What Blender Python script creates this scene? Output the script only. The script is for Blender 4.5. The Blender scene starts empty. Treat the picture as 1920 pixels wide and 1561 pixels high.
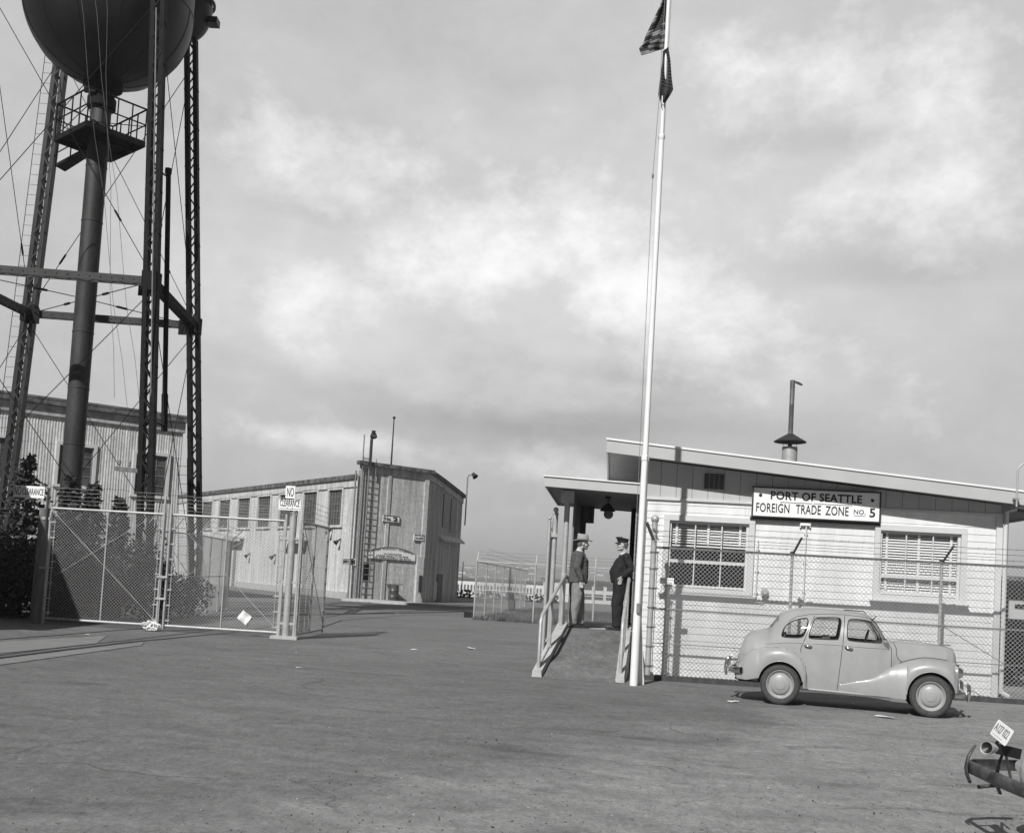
import bpy, bmesh, math, random
from math import sin, cos, tan, pi, radians, sqrt, atan2, floor
from mathutils import Vector, Matrix, noise as mnoise
random.seed(7)
S = bpy.context.scene
C = S.collection
# ------------------------------------------------------------------ camera
FPX = 1980.0; PCX = 960.0; PCY = 979.0; CAMH = 1.65
ROLL = math.atan(0.058); PITCH = radians(3.1)
_R = Vector((1, 0, 0)); _U = Vector((0, -sin(PITCH), cos(PITCH))); _F = Vector((0, cos(PITCH), sin(PITCH)))
CR = cos(ROLL)*_R + sin(ROLL)*_U
CU = -sin(ROLL)*_R + cos(ROLL)*_U
CP = Vector((0, 0, CAMH))
cd = bpy.data.cameras.new('camera'); cam = bpy.data.objects.new('camera', cd); C.objects.link(cam)
cam.matrix_world = Matrix(((CR.x, CU.x, -_F.x, CP.x), (CR.y, CU.y, -_F.y, CP.y), (CR.z, CU.z, -_F.z, CP.z), (0, 0, 0, 1)))
cd.sensor_width = 36; cd.lens = 36*FPX/1920; cd.shift_y = (PCY-780.5)/1920; cd.clip_end = 9000; cd.clip_start = .1
S.camera = cam
S.render.resolution_x = 1024; S.render.resolution_y = 832
S.view_settings.view_transform = 'Standard'; S.view_settings.look = 'None'
S.view_settings.exposure = 0; S.view_settings.gamma = 1
# ------------------------------------------------------------------ sun
LT = Vector((0.47, 1.0, -0.95)).normalized()      # the way the light travels
sd = bpy.data.lights.new('sun', 'SUN'); sd.energy = 4.8; sd.angle = radians(.55); sd.color = (1, .995, .985)
sun = bpy.data.objects.new('sun', sd); C.objects.link(sun)
sun.rotation_euler = LT.to_track_quat('-Z', 'Y').to_euler(); sun.location = (-10, -20, 30)
SUN_EL = math.asin(-LT.z); SUN_AZ = atan2(-LT.x, -LT.y)
# ------------------------------------------------------------------ pixel helpers (plan drawing: photo pixel + depth -> metres)
def ray(px, py):
    return (_F*FPX + CR*(px-PCX) - CU*(py-PCY)).normalized()
def P(px, py, Y):
    d = ray(px, py); return CP + d*(Y/d.y)
def G(px, py, z=0.0):
    d = ray(px, py); return CP + d*((z-CAMH)/d.z)
def proj(p):
    d = Vector(p)-CP; w = d.dot(_F); return (PCX+FPX*d.dot(CR)/w, PCY-FPX*d.dot(CU)/w)
def zfor(X, Y, py):
    a, b = -5.0, 60.0
    for _ in range(40):
        m = (a+b)/2
        if proj((X, Y, m))[1] > py: a = m
        else: b = m
    return a
# ------------------------------------------------------------------ world : overcast-with-breaks sky, black and white film
W = bpy.data.worlds.new('World'); S.world = W; W.use_nodes = True
nt = W.node_tree; nt.nodes.clear()
def N(t, **k):
    n = nt.nodes.new(t)
    for a, b in k.items(): setattr(n, a, b)
    return n
def L(a, b): nt.links.new(a, b)
out = N('ShaderNodeOutputWorld'); bg = N('ShaderNodeBackground'); bg.inputs[1].default_value = 0.1
L(bg.outputs[0], out.inputs[0])
sky = N('ShaderNodeTexSky', sky_type='NISHITA'); sky.sun_disc = False; sky.sun_elevation = SUN_EL; sky.sun_rotation = SUN_AZ
sky.dust_density = 3
bw = N('ShaderNodeRGBToBW'); L(sky.outputs[0], bw.inputs[0])
tc = N('ShaderNodeTexCoord')
def noisev(scale, detail, vec, rough=.55):
    n = N('ShaderNodeTexNoise'); n.inputs['Scale'].default_value = scale; n.inputs['Detail'].default_value = detail
    n.inputs['Roughness'].default_value = rough; L(vec, n.inputs['Vector']); return n
def mth(op, a, b=None, c=None, clamp=False):
    n = N('ShaderNodeMath', operation=op); n.use_clamp = clamp
    for i, v in enumerate((a, b, c)):
        if v is None: continue
        if isinstance(v, (int, float)): n.inputs[i].default_value = v
        else: L(v, n.inputs[i])
    return n.outputs[0]
def vmth(op, a, b):
    n = N('ShaderNodeVectorMath', operation=op)
    for i, v in enumerate((a, b)):
        if isinstance(v, (tuple, list, Vector)): n.inputs[i].default_value = tuple(v)
        else: L(v, n.inputs[i])
    return n
gen = tc.outputs['Generated']
mp = N('ShaderNodeMapping'); mp.inputs['Scale'].default_value = (1, 1, 1.9); L(gen, mp.inputs[0])
nw = noisev(5.5, 7, mp.outputs[0], .6)
off = vmth('MULTIPLY', vmth('SUBTRACT', nw.outputs['Color'], (.5, .5, .5)).outputs[0], (.26, .26, .20))
warp = vmth('ADD', gen, off.outputs[0])
#  broad light and dark of the cloud deck: px, py, half-width px, half-height px, gain
CL = [(1050, 520, 560, 210, .20), (560, 580, 240, 150, .10), (1500, 160, 330, 150, .08), (1760, 420, 330, 170, .06), (1330, 640, 300, 120, .07),
      (640, 830, 160, 28, .07), (1140, 885, 150, 32, .09), (500, 760, 260, 60, .03),
      (760, 120, 520, 150, -.03), (880, 745, 420, 60, -.12), (1130, 810, 420, 50, -.08), (1600, 500, 330, 60, -.08), (1640, 700, 330, 60, -.07), (1180, 230, 260, 90, -.05), (760, 420, 180, 40, -.06)]
def gauss(vec, px, py, rx, ry):
    c = ray(px, py); k = FPX
    dv = vmth('MULTIPLY', vmth('SUBTRACT', vec, c).outputs[0], (k/rx, k/rx*.6, k/ry))
    ln = N('ShaderNodeVectorMath', operation='LENGTH'); L(dv.outputs[0], ln.inputs[0])
    return mth('EXPONENT', mth('MULTIPLY', mth('MULTIPLY', ln.outputs['Value'], ln.outputs['Value']), -1.1))
def smooth(v, a, b, lo=0.0, hi=1.0):
    n = N('ShaderNodeMapRange'); n.interpolation_type = 'SMOOTHSTEP'; n.inputs[1].default_value = a; n.inputs[2].default_value = b; n.inputs[3].default_value = lo; n.inputs[4].default_value = hi; L(v, n.inputs[0]); return n.outputs[0]
CL = CL[:9]+CL[9:12]
val = mth('ADD', .565, 0.0)
for px, py, rx, ry, g in CL: val = mth('ADD', val, mth('MULTIPLY', gauss(warp.outputs[0], px, py, rx, ry), g*.8))
# cumulus heads: clusters of lobes torn into ragged edges
mp2 = N('ShaderNodeMapping'); mp2.inputs['Scale'].default_value = (1, 1, 1.35); L(gen, mp2.inputs[0])
nf = noisev(6.5, 7, mp2.outputs[0], .62); nf2 = noisev(21, 6, mp2.outputs[0], .66)
edge = mth('ADD', mth('MULTIPLY', mth('SUBTRACT', nf.outputs['Fac'], .5), 2.7), mth('MULTIPLY', mth('SUBTRACT', nf2.outputs['Fac'], .5), 1.5))
LOBES = [(540, 295, 110, 75), (670, 320, 110, 65), (1420, 160, 120, 85), (1560, 150, 120, 75), (1760, 180, 150, 90),
         (880, 470, 170, 90), (1060, 440, 160, 90), (1200, 550, 170, 100), (1400, 620, 170, 70), (575, 570, 110, 80), (1760, 380, 170, 100), (640, 828, 130, 20), (1130, 885, 150, 24)]
F = None
for px, py, rx, ry in LOBES:
    g_ = gauss(gen, px, py, rx*1.35, ry*1.35); F = g_ if F is None else mth('MAXIMUM', F, g_)
F = mth('ADD', F, edge)
val = mth('ADD', val, mth('MULTIPLY', smooth(F, .28, .72), .075))
val = mth('ADD', val, mth('MULTIPLY', smooth(F, .5, 1.5), .21))
val = mth('ADD', val, mth('MULTIPLY', gauss(warp.outputs[0], 585, 575, 100, 80), .07))
# grey undersides
for px, py, rx, ry, g in [(600, 395, 190, 36, .07), (1500, 265, 240, 36, .08), (1150, 690, 380, 36, .07), (1680, 500, 280, 50, .08), (1000, 790, 420, 36, .07)]:
    f = mth('ADD', gauss(gen, px, py, rx, ry), mth('MULTIPLY', edge, .5)); val = mth('SUBTRACT', val, mth('MULTIPLY', smooth(f, .3, 1.0), g))
val = mth('ADD', val, mth('MULTIPLY', mth('SUBTRACT', nf2.outputs['Fac'], .5), .16))
val = mth('ADD', val, mth('MULTIPLY', mth('SUBTRACT', nw.outputs['Fac'], .5), .14))
val = mth('MAXIMUM', val, .2)
# the cloud bank lies ahead; overhead and behind the camera the unseen sky is dimmed to deepen shadows
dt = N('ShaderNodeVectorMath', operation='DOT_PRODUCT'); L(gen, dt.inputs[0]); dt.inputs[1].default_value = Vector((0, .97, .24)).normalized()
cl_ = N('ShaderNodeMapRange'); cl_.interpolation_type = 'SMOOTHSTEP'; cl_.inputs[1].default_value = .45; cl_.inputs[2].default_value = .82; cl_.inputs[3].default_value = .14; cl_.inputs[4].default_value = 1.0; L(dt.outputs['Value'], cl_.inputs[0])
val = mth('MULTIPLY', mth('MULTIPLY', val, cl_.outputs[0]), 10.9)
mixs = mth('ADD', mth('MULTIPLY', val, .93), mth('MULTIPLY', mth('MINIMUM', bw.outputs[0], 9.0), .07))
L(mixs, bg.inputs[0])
# ------------------------------------------------------------------ materials
def mat(name, base, rough=.7, var=0.0, scale=3.0, stretch=(1, 1, 1), metal=0.0, bump=0.0, bscale=None, base2=None, sharp=(.35, .65), coat=0.0, spec=.5, fine=0.0, fscale=60):
    m = bpy.data.materials.new(name); m.use_nodes = True; t = m.node_tree; b = t.nodes['Principled BSDF']
    b.inputs['Roughness'].default_value = rough; b.inputs['Metallic'].default_value = metal
    b.inputs['Specular IOR Level'].default_value = spec
    if coat: b.inputs['Coat Weight'].default_value = coat; b.inputs['Coat Roughness'].default_value = .08
    g = lambda v: (v, v, v, 1)
    b.inputs['Base Color'].default_value = g(base)
    if var or base2 is not None or bump or fine:
        co = t.nodes.new('ShaderNodeTexCoord'); mpn = t.nodes.new('ShaderNodeMapping'); mpn.inputs['Scale'].default_value = stretch
        t.links.new(co.outputs['Object'], mpn.inputs[0])
    if var or base2 is not None or fine:
        if base2 is None: lo, hi = base*(1-var), base*(1+var)
        else: lo, hi = base, base2
        n = t.nodes.new('ShaderNodeTexNoise'); n.inputs['Scale'].default_value = scale; n.inputs['Detail'].default_value = 8; n.inputs['Roughness'].default_value = .62
        t.links.new(mpn.outputs[0], n.inputs['Vector'])
        r = t.nodes.new('ShaderNodeMapRange'); r.inputs[1].default_value = sharp[0]; r.inputs[2].default_value = sharp[1]
        r.inputs[3].default_value = lo; r.inputs[4].default_value = hi
        t.links.new(n.outputs['Fac'], r.inputs[0]); o = r.outputs[0]
        if fine:
            f = t.nodes.new('ShaderNodeTexNoise'); f.inputs['Scale'].default_value = fscale; f.inputs['Detail'].default_value = 4
            t.links.new(co.outputs['Object'], f.inputs['Vector'])
            r2 = t.nodes.new('ShaderNodeMapRange'); r2.inputs[1].default_value = .3; r2.inputs[2].default_value = .7
            r2.inputs[3].default_value = 1-fine; r2.inputs[4].default_value = 1+fine
            t.links.new(f.outputs['Fac'], r2.inputs[0])
            mu = t.nodes.new('ShaderNodeMath'); mu.operation = 'MULTIPLY'; t.links.new(o, mu.inputs[0]); t.links.new(r2.outputs[0], mu.inputs[1]); o = mu.outputs[0]
        t.links.new(o, b.inputs['Base Color'])
    if bump:
        n = t.nodes.new('ShaderNodeTexNoise'); n.inputs['Scale'].default_value = bscale or scale*4; n.inputs['Detail'].default_value = 6
        t.links.new(mpn.outputs[0], n.inputs['Vector'])
        bp = t.nodes.new('ShaderNodeBump'); bp.inputs['Strength'].default_value = bump; bp.inputs['Distance'].default_value = .02
        t.links.new(n.outputs['Fac'], bp.inputs['Height']); t.links.new(bp.outputs[0], b.inputs['Normal'])
    return m
def glassmat(name, tint=.9, gloss=.12):
    m = bpy.data.materials.new(name); m.use_nodes = True; t = m.node_tree; t.nodes.clear()
    o = t.nodes.new('ShaderNodeOutputMaterial'); mx = t.nodes.new('ShaderNodeMixShader'); tr = t.nodes.new('ShaderNodeBsdfTransparent')
    gl = t.nodes.new('ShaderNodeBsdfGlossy'); gl.inputs['Roughness'].default_value = .03; tr.inputs[0].default_value = (tint, tint, tint, 1)
    lw = t.nodes.new('ShaderNodeLayerWeight'); lw.inputs[0].default_value = .25
    ad = t.nodes.new('ShaderNodeMath'); ad.operation = 'MULTIPLY_ADD'; ad.inputs[1].default_value = .5; ad.inputs[2].default_value = gloss; ad.use_clamp = True
    t.links.new(lw.outputs['Fresnel'], ad.inputs[0]); t.links.new(ad.outputs[0], mx.inputs[0])
    t.links.new(tr.outputs[0], mx.inputs[1]); t.links.new(gl.outputs[0], mx.inputs[2]); t.links.new(mx.outputs[0], o.inputs[0]); return m
M = {}
M['white'] = mat('white_paint', .80, .55, .05, 2, fine=.03)
M['siding'] = mat('clapboard_paint', .70, .6, .11, 1.3, (2.2, 2.2, .5), fine=.05, bump=.1, bscale=30)
M['panelgrey'] = mat('grey_board_paint', .46, .6, .06, 1.5, (1, 1, .4))
M['fascia'] = mat('fascia_paint', .46, .55, .05, 1.4)
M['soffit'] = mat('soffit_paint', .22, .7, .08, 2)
M['casing'] = mat('casing_paint', .60, .55, .04, 2)
M['blind'] = mat('blind_slats', .88, .5)
M['roomdark'] = mat('room_interior', .05, .9)
M['roof'] = mat('roof_felt', .10, .9, .3, 3)
M['galv'] = mat('galvanised_pipe', .44, .5, .12, 6, metal=.25)
M['wire'] = mat('galvanised_wire', .46, .5, metal=.2)
M['flue'] = mat('sooty_flue_metal', .14, .5, .3, 5, metal=.2)
M['galvdull'] = mat('dull_pipe', .17, .6, .15, 6)
M['wiredark'] = mat('weathered_wire', .10, .6)
M['steeldark'] = mat('dark_painted_steel', .010, .8, .45, 4, (1, 1, .5), spec=.2)
M['steelmid'] = mat('faded_steel_paint', .022, .6, .3, 4, (1, 1, .5))
M['riser'] = mat('riser_paint', .030, .6, .45, 1.6, (1.5, 1.5, .5), fine=.12, fscale=14)
M['tank'] = mat('tank_paint', .008, .5, .5, 1.0, (1.5, 1.5, .35), spec=.6, fine=.25, fscale=9)
M['corr'] = mat('corrugated_sheet', .40, .6, 0, 1.7, (2.2, 2.2, .20), base2=.66, fine=.14, fscale=7)
M['corr2'] = mat('weathered_corrugated_sheet', .32, .6, 0, 1.6, (2.4, 2.4, .20), base2=.62, fine=.16, fscale=6, sharp=(.3, .7))
M['corr3'] = mat('stained_corrugated_sheet', .34, .65, 0, 1.5, (2.4, 2.4, .16), base2=.68, fine=.16, fscale=6)
M['trimband'] = mat('stained_trim_board', .26, .75, 0, 2.0, (1, 1, 2), base2=.5, fine=.15, fscale=8)
M['capdark'] = mat('rotten_roof_edge', .05, .8, 0, 3.0, (1, 1, 1), base2=.17, sharp=(.4, .6))
M['windark'] = mat('dirty_panes', .07, .35, .4, 2.5, fine=.2, fscale=12)
M['winframe'] = mat('weathered_sash', .20, .7, .2, 5)
M['wood'] = mat('old_timber', .16, .8, .3, 3, (3, 3, .4), bump=.3)
M['wooddark'] = mat('dark_timber', .055, .85, .3, 3, (3, 3, .4))
M['deck'] = mat('crossing_planks', .20, .85, .25, 2, (.4, 4, 1), bump=.3)
M['conc'] = mat('concrete', .42, .85, .14, 4, fine=.08, fscale=30, bump=.2)
M['black'] = mat('black_paint', .012, .45)
M['rubber'] = mat('tyre_rubber', .055, .85, .25, 6, fine=.1, fscale=30)
M['paint'] = mat('car_paint', .33, .36, .06, 3, coat=.45, fine=.03, fscale=4)
M['wheelpaint'] = mat('wheel_paint', .33, .4, .05, 8, coat=.3)
M['paint2'] = mat('pale_car_paint', .42, .35, .06, 3, coat=.3)
M['seam'] = mat('seam_shadow_rubber', .03, .8)
M['chrome'] = mat('chrome', .72, .16, metal=1.0)
M['oldsteel'] = mat('dull_bumper_steel', .09, .5, .5, 9, metal=.3)
M['seat'] = mat('seat_cloth', .12, .9, .1, 9)
M['signwhite'] = mat('sign_white', .86, .5, .03, 3)
M['ink'] = mat('sign_lettering', .015, .6)
M['fadedink'] = mat('faded_lettering', .10, .7)
M['lettergrey'] = mat('pale_lettering', .6, .6)
M['glass'] = glassmat('window_glass', .97, .03)
M['carglass'] = glassmat('car_glass', .88, .04)
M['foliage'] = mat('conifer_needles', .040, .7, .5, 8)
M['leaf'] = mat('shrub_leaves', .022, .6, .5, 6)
M['bark'] = mat('bark', .07, .9, .3, 8, (2, 2, .4), bump=.5)
M['grass'] = mat('grass', .12, .8, .4, 5)
M['paper'] = mat('paper', .8, .7)
M['drum'] = mat('drum_paint', .10, .4, .4, 6, metal=.3)
M['skin'] = mat('skin', .40, .55, .05, 20)
M['hair'] = mat('grey_hair', .12, .8)
M['tweed'] = mat('jacket_wool', .085, .9, .15, 30, bump=.3, bscale=60)
M['trouser'] = mat('light_trousers', .22, .9, .06, 8)
M['navy'] = mat('dark_uniform', .012, .85, .3, 8)
M['felt'] = mat('hat_felt', .30, .85, .06, 10)
M['shirt'] = mat('shirt', .7, .8)
M['leather'] = mat('shoe_leather', .02, .35)
M['flagdark'] = mat('flag_dark', .035, .85)
M['flaglight'] = mat('flag_light', .22, .85)
M['farwall'] = mat('far_white_wall', .70, .7, .08, .3)
M['farroof'] = mat('far_roof', .14, .8, .2, .3)
M['farwin'] = mat('far_window', .13, .4)
M['yarddark'] = mat('dark_rough_ground', .035, .95, .4, 2, bump=.5)
M['hill'] = mat('hazed_hill_scrub', .20, .9, .5, .02, fine=.4, fscale=.1)  # base colour paled for the houses and for distance haze
M['bulb'] = mat('lamp_reflector', .75, .3)
# ------------------------------------------------------------------ asphalt
def asphalt(name, k=1.0):
    m = bpy.data.materials.new(name); m.use_nodes = True; t = m.node_tree; b = t.nodes['Principled BSDF']
    b.inputs['Roughness'].default_value = .82; b.inputs['Specular IOR Level'].default_value = .35
    co = t.nodes.new('ShaderNodeTexCoord')
    def mpg(s, r=0):
        q = t.nodes.new('ShaderNodeMapping'); q.inputs['Scale'].default_value = s; q.inputs['Rotation'].default_value = (0, 0, r); t.links.new(co.outputs['Object'], q.inputs[0]); return q.outputs[0]
    def nz(sc, v, d=6, ro=.6):
        q = t.nodes.new('ShaderNodeTexNoise'); q.inputs['Scale'].default_value = sc; q.inputs['Detail'].default_value = d; q.inputs['Roughness'].default_value = ro; t.links.new(v, q.inputs['Vector']); return q.outputs['Fac']
    def mr(v, a, b_, c, d):
        q = t.nodes.new('ShaderNodeMapRange'); q.inputs[1].default_value = a; q.inputs[2].default_value = b_; q.inputs[3].default_value = c; q.inputs[4].default_value = d; t.links.new(v, q.inputs[0]); return q.outputs[0]
    def ma(op, a, b_):
        q = t.nodes.new('ShaderNodeMath'); q.operation = op
        for i, v in enumerate((a, b_)):
            if isinstance(v, (int, float)): q.inputs[i].default_value = v
            else: t.links.new(v, q.inputs[i])
        return q.outputs[0]
    big = mr(nz(.22, mpg((1, 1.4, 1), .3), 5), .3, .7, .84, 1.16)
    med = mr(nz(1.1, mpg((1, 2.2, 1), .15), 7, .65), .3, .7, .80, 1.16)
    fin = mr(nz(26, mpg((1, 1, 1)), 6, .75), .28, .72, .66, 1.34)
    grn = mr(nz(110, mpg((1, 1, 1)), 3, .8), .28, .72, .62, 1.38)
    scr = mr(nz(2.2, mpg((.7, 4.0, 1), -.06), 8, .75), .58, .72, 1.0, 1.25)
    drk = mr(nz(.9, mpg((.8, 1.5, 1), .5), 9, .75), .55, .66, 1.0, .66)
    # dusty worn ground towards the parked vehicle side
    sx = t.nodes.new('ShaderNodeSeparateXYZ'); t.links.new(co.outputs['Object'], sx.inputs[0])
    edge = ma('ADD', ma('ADD', ma('ADD', ma('MULTIPLY', sx.outputs[0], .21), ma('MULTIPLY', sx.outputs[1], -.15)), 1.45), ma('MULTIPLY', nz(.55, mpg((1, 1, 1)), 6), 1.2))
    dust = mr(edge, .45, .95, .96, 1.52)
    # wandering tyre arcs rubbed light and dark into the yard
    arcs = []
    for cx, cy, R, w_, g_ in ((-9, -2, 12.5, .10, 1.22), (-9, -2, 13.9, .09, 1.18), (8, 30, 21.5, .13, .80), (8, 30, 20.1, .12, .84), (14, 2, 10.4, .12, .80), (-2, 40, 30.5, .12, .85), (-14, 20, 19, .12, 1.15), (2, -12, 24.2, .14, .86)):
        sub_ = t.nodes.new('ShaderNodeVectorMath'); sub_.operation = 'DISTANCE'; t.links.new(co.outputs['Object'], sub_.inputs[0]); sub_.inputs[1].default_value = (cx, cy, 0)
        dd = ma('ABSOLUTE', ma('SUBTRACT', ma('ADD', sub_.outputs['Value'], ma('MULTIPLY', nz(.35, mpg((1, 1, 1)), 2), .7)), R), 0.0)
        arcs.append(ma('ADD', ma('MULTIPLY', ma('MULTIPLY', mr(dd, w_*.4, w_, 1.0, 0.0), mr(nz(1.7, mpg((1, 1, 1), cx), 8, .75), .42, .62, 0.0, 1.0)), g_-1.0), 1.0))
    crk = t.nodes.new('ShaderNodeTexVoronoi'); crk.feature = 'DISTANCE_TO_EDGE'; crk.inputs['Scale'].default_value = .42
    wv = t.nodes.new('ShaderNodeVectorMath'); wv.operation = 'ADD'; wn_ = t.nodes.new('ShaderNodeTexNoise'); wn_.inputs['Scale'].default_value = 1.1; wn_.inputs['Detail'].default_value = 8; t.links.new(co.outputs['Object'], wn_.inputs['Vector']); t.links.new(co.outputs['Object'], wv.inputs[0]); t.links.new(wn_.outputs['Color'], wv.inputs[1]); t.links.new(wv.outputs[0], crk.inputs['Vector'])
    crack = ma('ADD', ma('MULTIPLY', ma('MULTIPLY', mr(crk.outputs['Distance'], .003, .010, 1.0, 0.0), mr(nz(.4, mpg((1, 1, 1), 2), 4), .50, .60, 0.0, 1.0)), -.40), 1.0)
    spk = t.nodes.new('ShaderNodeTexVoronoi'); spk.inputs['Scale'].default_value = 5.5; t.links.new(co.outputs['Object'], spk.inputs['Vector'])
    speck = mr(ma('ADD', spk.outputs['Distance'], ma('MULTIPLY', nz(14, mpg((1, 1, 1)), 3), .12)), .10, .15, .45, 1.0)
    v = .158*k
    worn = mr(nz(6.5, mpg((1.3, .8, 1), .4), 6, .8), .34, .66, .78, 1.24)
    blot = mr(nz(2.6, mpg((1, 1.2, 1), 1.1), 8, .8), .57, .63, 1.0, .80)
    for q in arcs+[crack, speck, worn, blot]: v = ma('MULTIPLY', q, v)
    for q in (big, med, fin, grn, scr, drk, dust): v = ma('MULTIPLY', q, v)
    t.links.new(v, b.inputs['Base Color'])
    bp = t.nodes.new('ShaderNodeBump'); bp.inputs['Strength'].default_value = .55; bp.inputs['Distance'].default_value = .012
    t.links.new(ma('ADD', nz(70, mpg((1, 1, 1)), 4, .7), ma('MULTIPLY', nz(6, mpg((1, 1.5, 1)), 4), 1.5)), bp.inputs['Height']); t.links.new(bp.outputs[0], b.inputs['Normal'])
    return m
M['asphalt'] = asphalt('asphalt'); M['ramp'] = asphalt('ramp_asphalt', .58)
# ------------------------------------------------------------------ mesh builder
class MB:
    def __init__(s): s.v = []; s.f = []; s.sm = []; s.mi = []
    def add(s, vs, fs, smooth=False, mi=0):
        o = len(s.v); s.v += [Vector(p) for p in vs]
        for f in fs: s.f.append([i+o for i in f]); s.sm.append(smooth); s.mi.append(mi)
        return s
    def hexa(s, p, mi=0):   # 8 corners: bottom 4 ccw, top 4 ccw
        return s.add(p, [(3, 2, 1, 0), (4, 5, 6, 7), (0, 1, 5, 4), (1, 2, 6, 5), (2, 3, 7, 6), (3, 0, 4, 7)], mi=mi)
    def box(s, c, sz, ax=None, mi=0):
        c = Vector(c); X, Y, Z = ax if ax else (Vector((1, 0, 0)), Vector((0, 1, 0)), Vector((0, 0, 1)))
        a, b, d = sz[0]/2, sz[1]/2, sz[2]/2
        return s.hexa([c+X*i*a+Y*j*b+Z*k*d for k in (-1, 1) for i, j in ((-1, -1), (1, -1), (1, 1), (-1, 1))], mi)
    def bar(s, p0, p1, w, h=None, up=None):   # rectangular bar between points
        p0, p1 = Vector(p0), Vector(p1); h = h or w; d = (p1-p0); l = d.length; d.normalize()
        u = Vector(up) if up else Vector((0, 0, 1))
        if abs(d.dot(u)) > .98: u = Vector((0, 1, 0))
        x = d.cross(u).normalized(); u2 = x.cross(d)
        return s.box((p0+p1)/2, (w, l, h), (x, d, u2))
    def tube(s, pts, r, n=8, cap=True, closed=False, smooth=True, mi=0):
        pts = [Vector(p) for p in pts]; m = len(pts); rs = r if isinstance(r, (list, tuple)) else [r]*m
        vs = []; prev = None
        for i, p in enumerate(pts):
            if closed: d = pts[(i+1) % m]-pts[i-1]
            else: d = pts[min(i+1, m-1)]-pts[max(i-1, 0)]
            d.normalize()
            if prev is None:
                a = Vector((0, 0, 1)) if abs(d.z) < .9 else Vector((1, 0, 0)); x = d.cross(a).normalized()
            else:
                x = prev-d*prev.dot(d); x.normalize()
            prev = x; y = d.cross(x)
            vs += [p+(x*cos(2*pi*k/n)+y*sin(2*pi*k/n))*rs[i] for k in range(n)]
        fs = []
        for i in range(m if closed else m-1):
            j = (i+1) % m
            fs += [(i*n+k, i*n+(k+1) % n, j*n+(k+1) % n, j*n+k) for k in range(n)]
        s.add(vs, fs, smooth, mi)
        if cap and not closed: s.add(vs[:n], [tuple(range(n))[::-1]], False, mi); s.add(vs[-n:], [tuple(range(n))], False, mi)
        return s
    def lathe(s, prof, c, ax=(0, 0, 1), n=32, smooth=True, mi=0):   # prof: (radius, height)
        c = Vector(c); d = Vector(ax).normalized(); a = Vector((0, 0, 1)) if abs(d.z) < .9 else Vector((1, 0, 0))
        x = d.cross(a).normalized(); y = d.cross(x); vs = []
        runs = [[prof[0]]]                       # break the shading wherever the profile turns sharply
        for i in range(1, len(prof)):
            runs[-1].append(prof[i])
            if i < len(prof)-1:
                a1 = atan2(prof[i][1]-prof[i-1][1], prof[i][0]-prof[i-1][0]); a2 = atan2(prof[i+1][1]-prof[i][1], prof[i+1][0]-prof[i][0])
                if abs((a2-a1+pi) % (2*pi)-pi) > .5: runs.append([prof[i]])
        if len(runs) > 1:
            for rn in runs: s.lathe(rn, c, ax, n, smooth, mi)
            return s
        for r, h in prof: vs += [c+d*h+(x*cos(2*pi*k/n)+y*sin(2*pi*k/n))*r for k in range(n)]
        fs = [(i*n+k, i*n+(k+1) % n, (i+1)*n+(k+1) % n, (i+1)*n+k) for i in range(len(prof)-1) for k in range(n)]
        return s.add(vs, fs, smooth, mi)
    def prism(s, poly, ext, mi=0):          # poly: list of points, ext vector
        n = len(poly); e = Vector(ext); vs = [Vector(p) for p in poly]+[Vector(p)+e for p in poly]
        fs = [tuple(range(n))[::-1], tuple(range(n, 2*n))]+[(i, (i+1) % n, n+(i+1) % n, n+i) for i in range(n)]
        return s.add(vs, fs, mi=mi)
    def grid(s, rows, smooth=True, mi=0, flip=False):
        n = len(rows[0]); vs = [p for r in rows for p in r]
        fs = [((i*n+j), (i*n+j+1), ((i+1)*n+j+1), ((i+1)*n+j)) for i in range(len(rows)-1) for j in range(n-1)]
        if flip: fs = [f[::-1] for f in fs]
        return s.add(vs, fs, smooth, mi)
    def ball(s, c, r, n=12, m=8, smooth=True):
        c = Vector(c); r = r if isinstance(r, (tuple, list)) else (r, r, r); vs = [c+Vector((0, 0, r[2]))]; fs = []
        for i in range(1, m):
            a = pi*i/m; vs += [c+Vector((r[0]*sin(a)*cos(2*pi*k/n), r[1]*sin(a)*sin(2*pi*k/n), r[2]*cos(a))) for k in range(n)]
        vs.append(c-Vector((0, 0, r[2]))); e = len(vs)-1
        fs += [(0, 1+k, 1+(k+1) % n) for k in range(n)]
        for i in range(m-2): fs += [(1+i*n+k, 1+(i+1)*n+k, 1+(i+1)*n+(k+1) % n, 1+i*n+(k+1) % n) for k in range(n)]
        fs += [(e, 1+(m-2)*n+(k+1) % n, 1+(m-2)*n+k) for k in range(n)]
        return s.add(vs, fs, smooth)
FRAME = {}
def build(name, mb, m, parent=None, local=False):
    me = bpy.data.meshes.new(name); ms = m if isinstance(m, (list, tuple)) else [m]
    vs = mb.v
    if parent is not None and not local:
        inv = FRAME[parent.name].inverted(); vs = [inv @ v for v in vs]
    me.from_pydata([tuple(v) for v in vs], [], mb.f)
    for q in ms: me.materials.append(M[q] if isinstance(q, str) else q)
    me.polygons.foreach_set('use_smooth', mb.sm); me.polygons.foreach_set('material_index', mb.mi); me.update()
    o = bpy.data.objects.new(name, me); C.objects.link(o)
    if parent is not None: o.parent = parent; FRAME[o.name] = FRAME[parent.name]
    else: FRAME[o.name] = Matrix.Identity(4)
    return o
def tag(o, label, cat, group=None):
    o['label'] = label; o['category'] = cat
    if group: o['group'] = group
    return o
def structure(o): o['kind'] = 'structure'; return o
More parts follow.
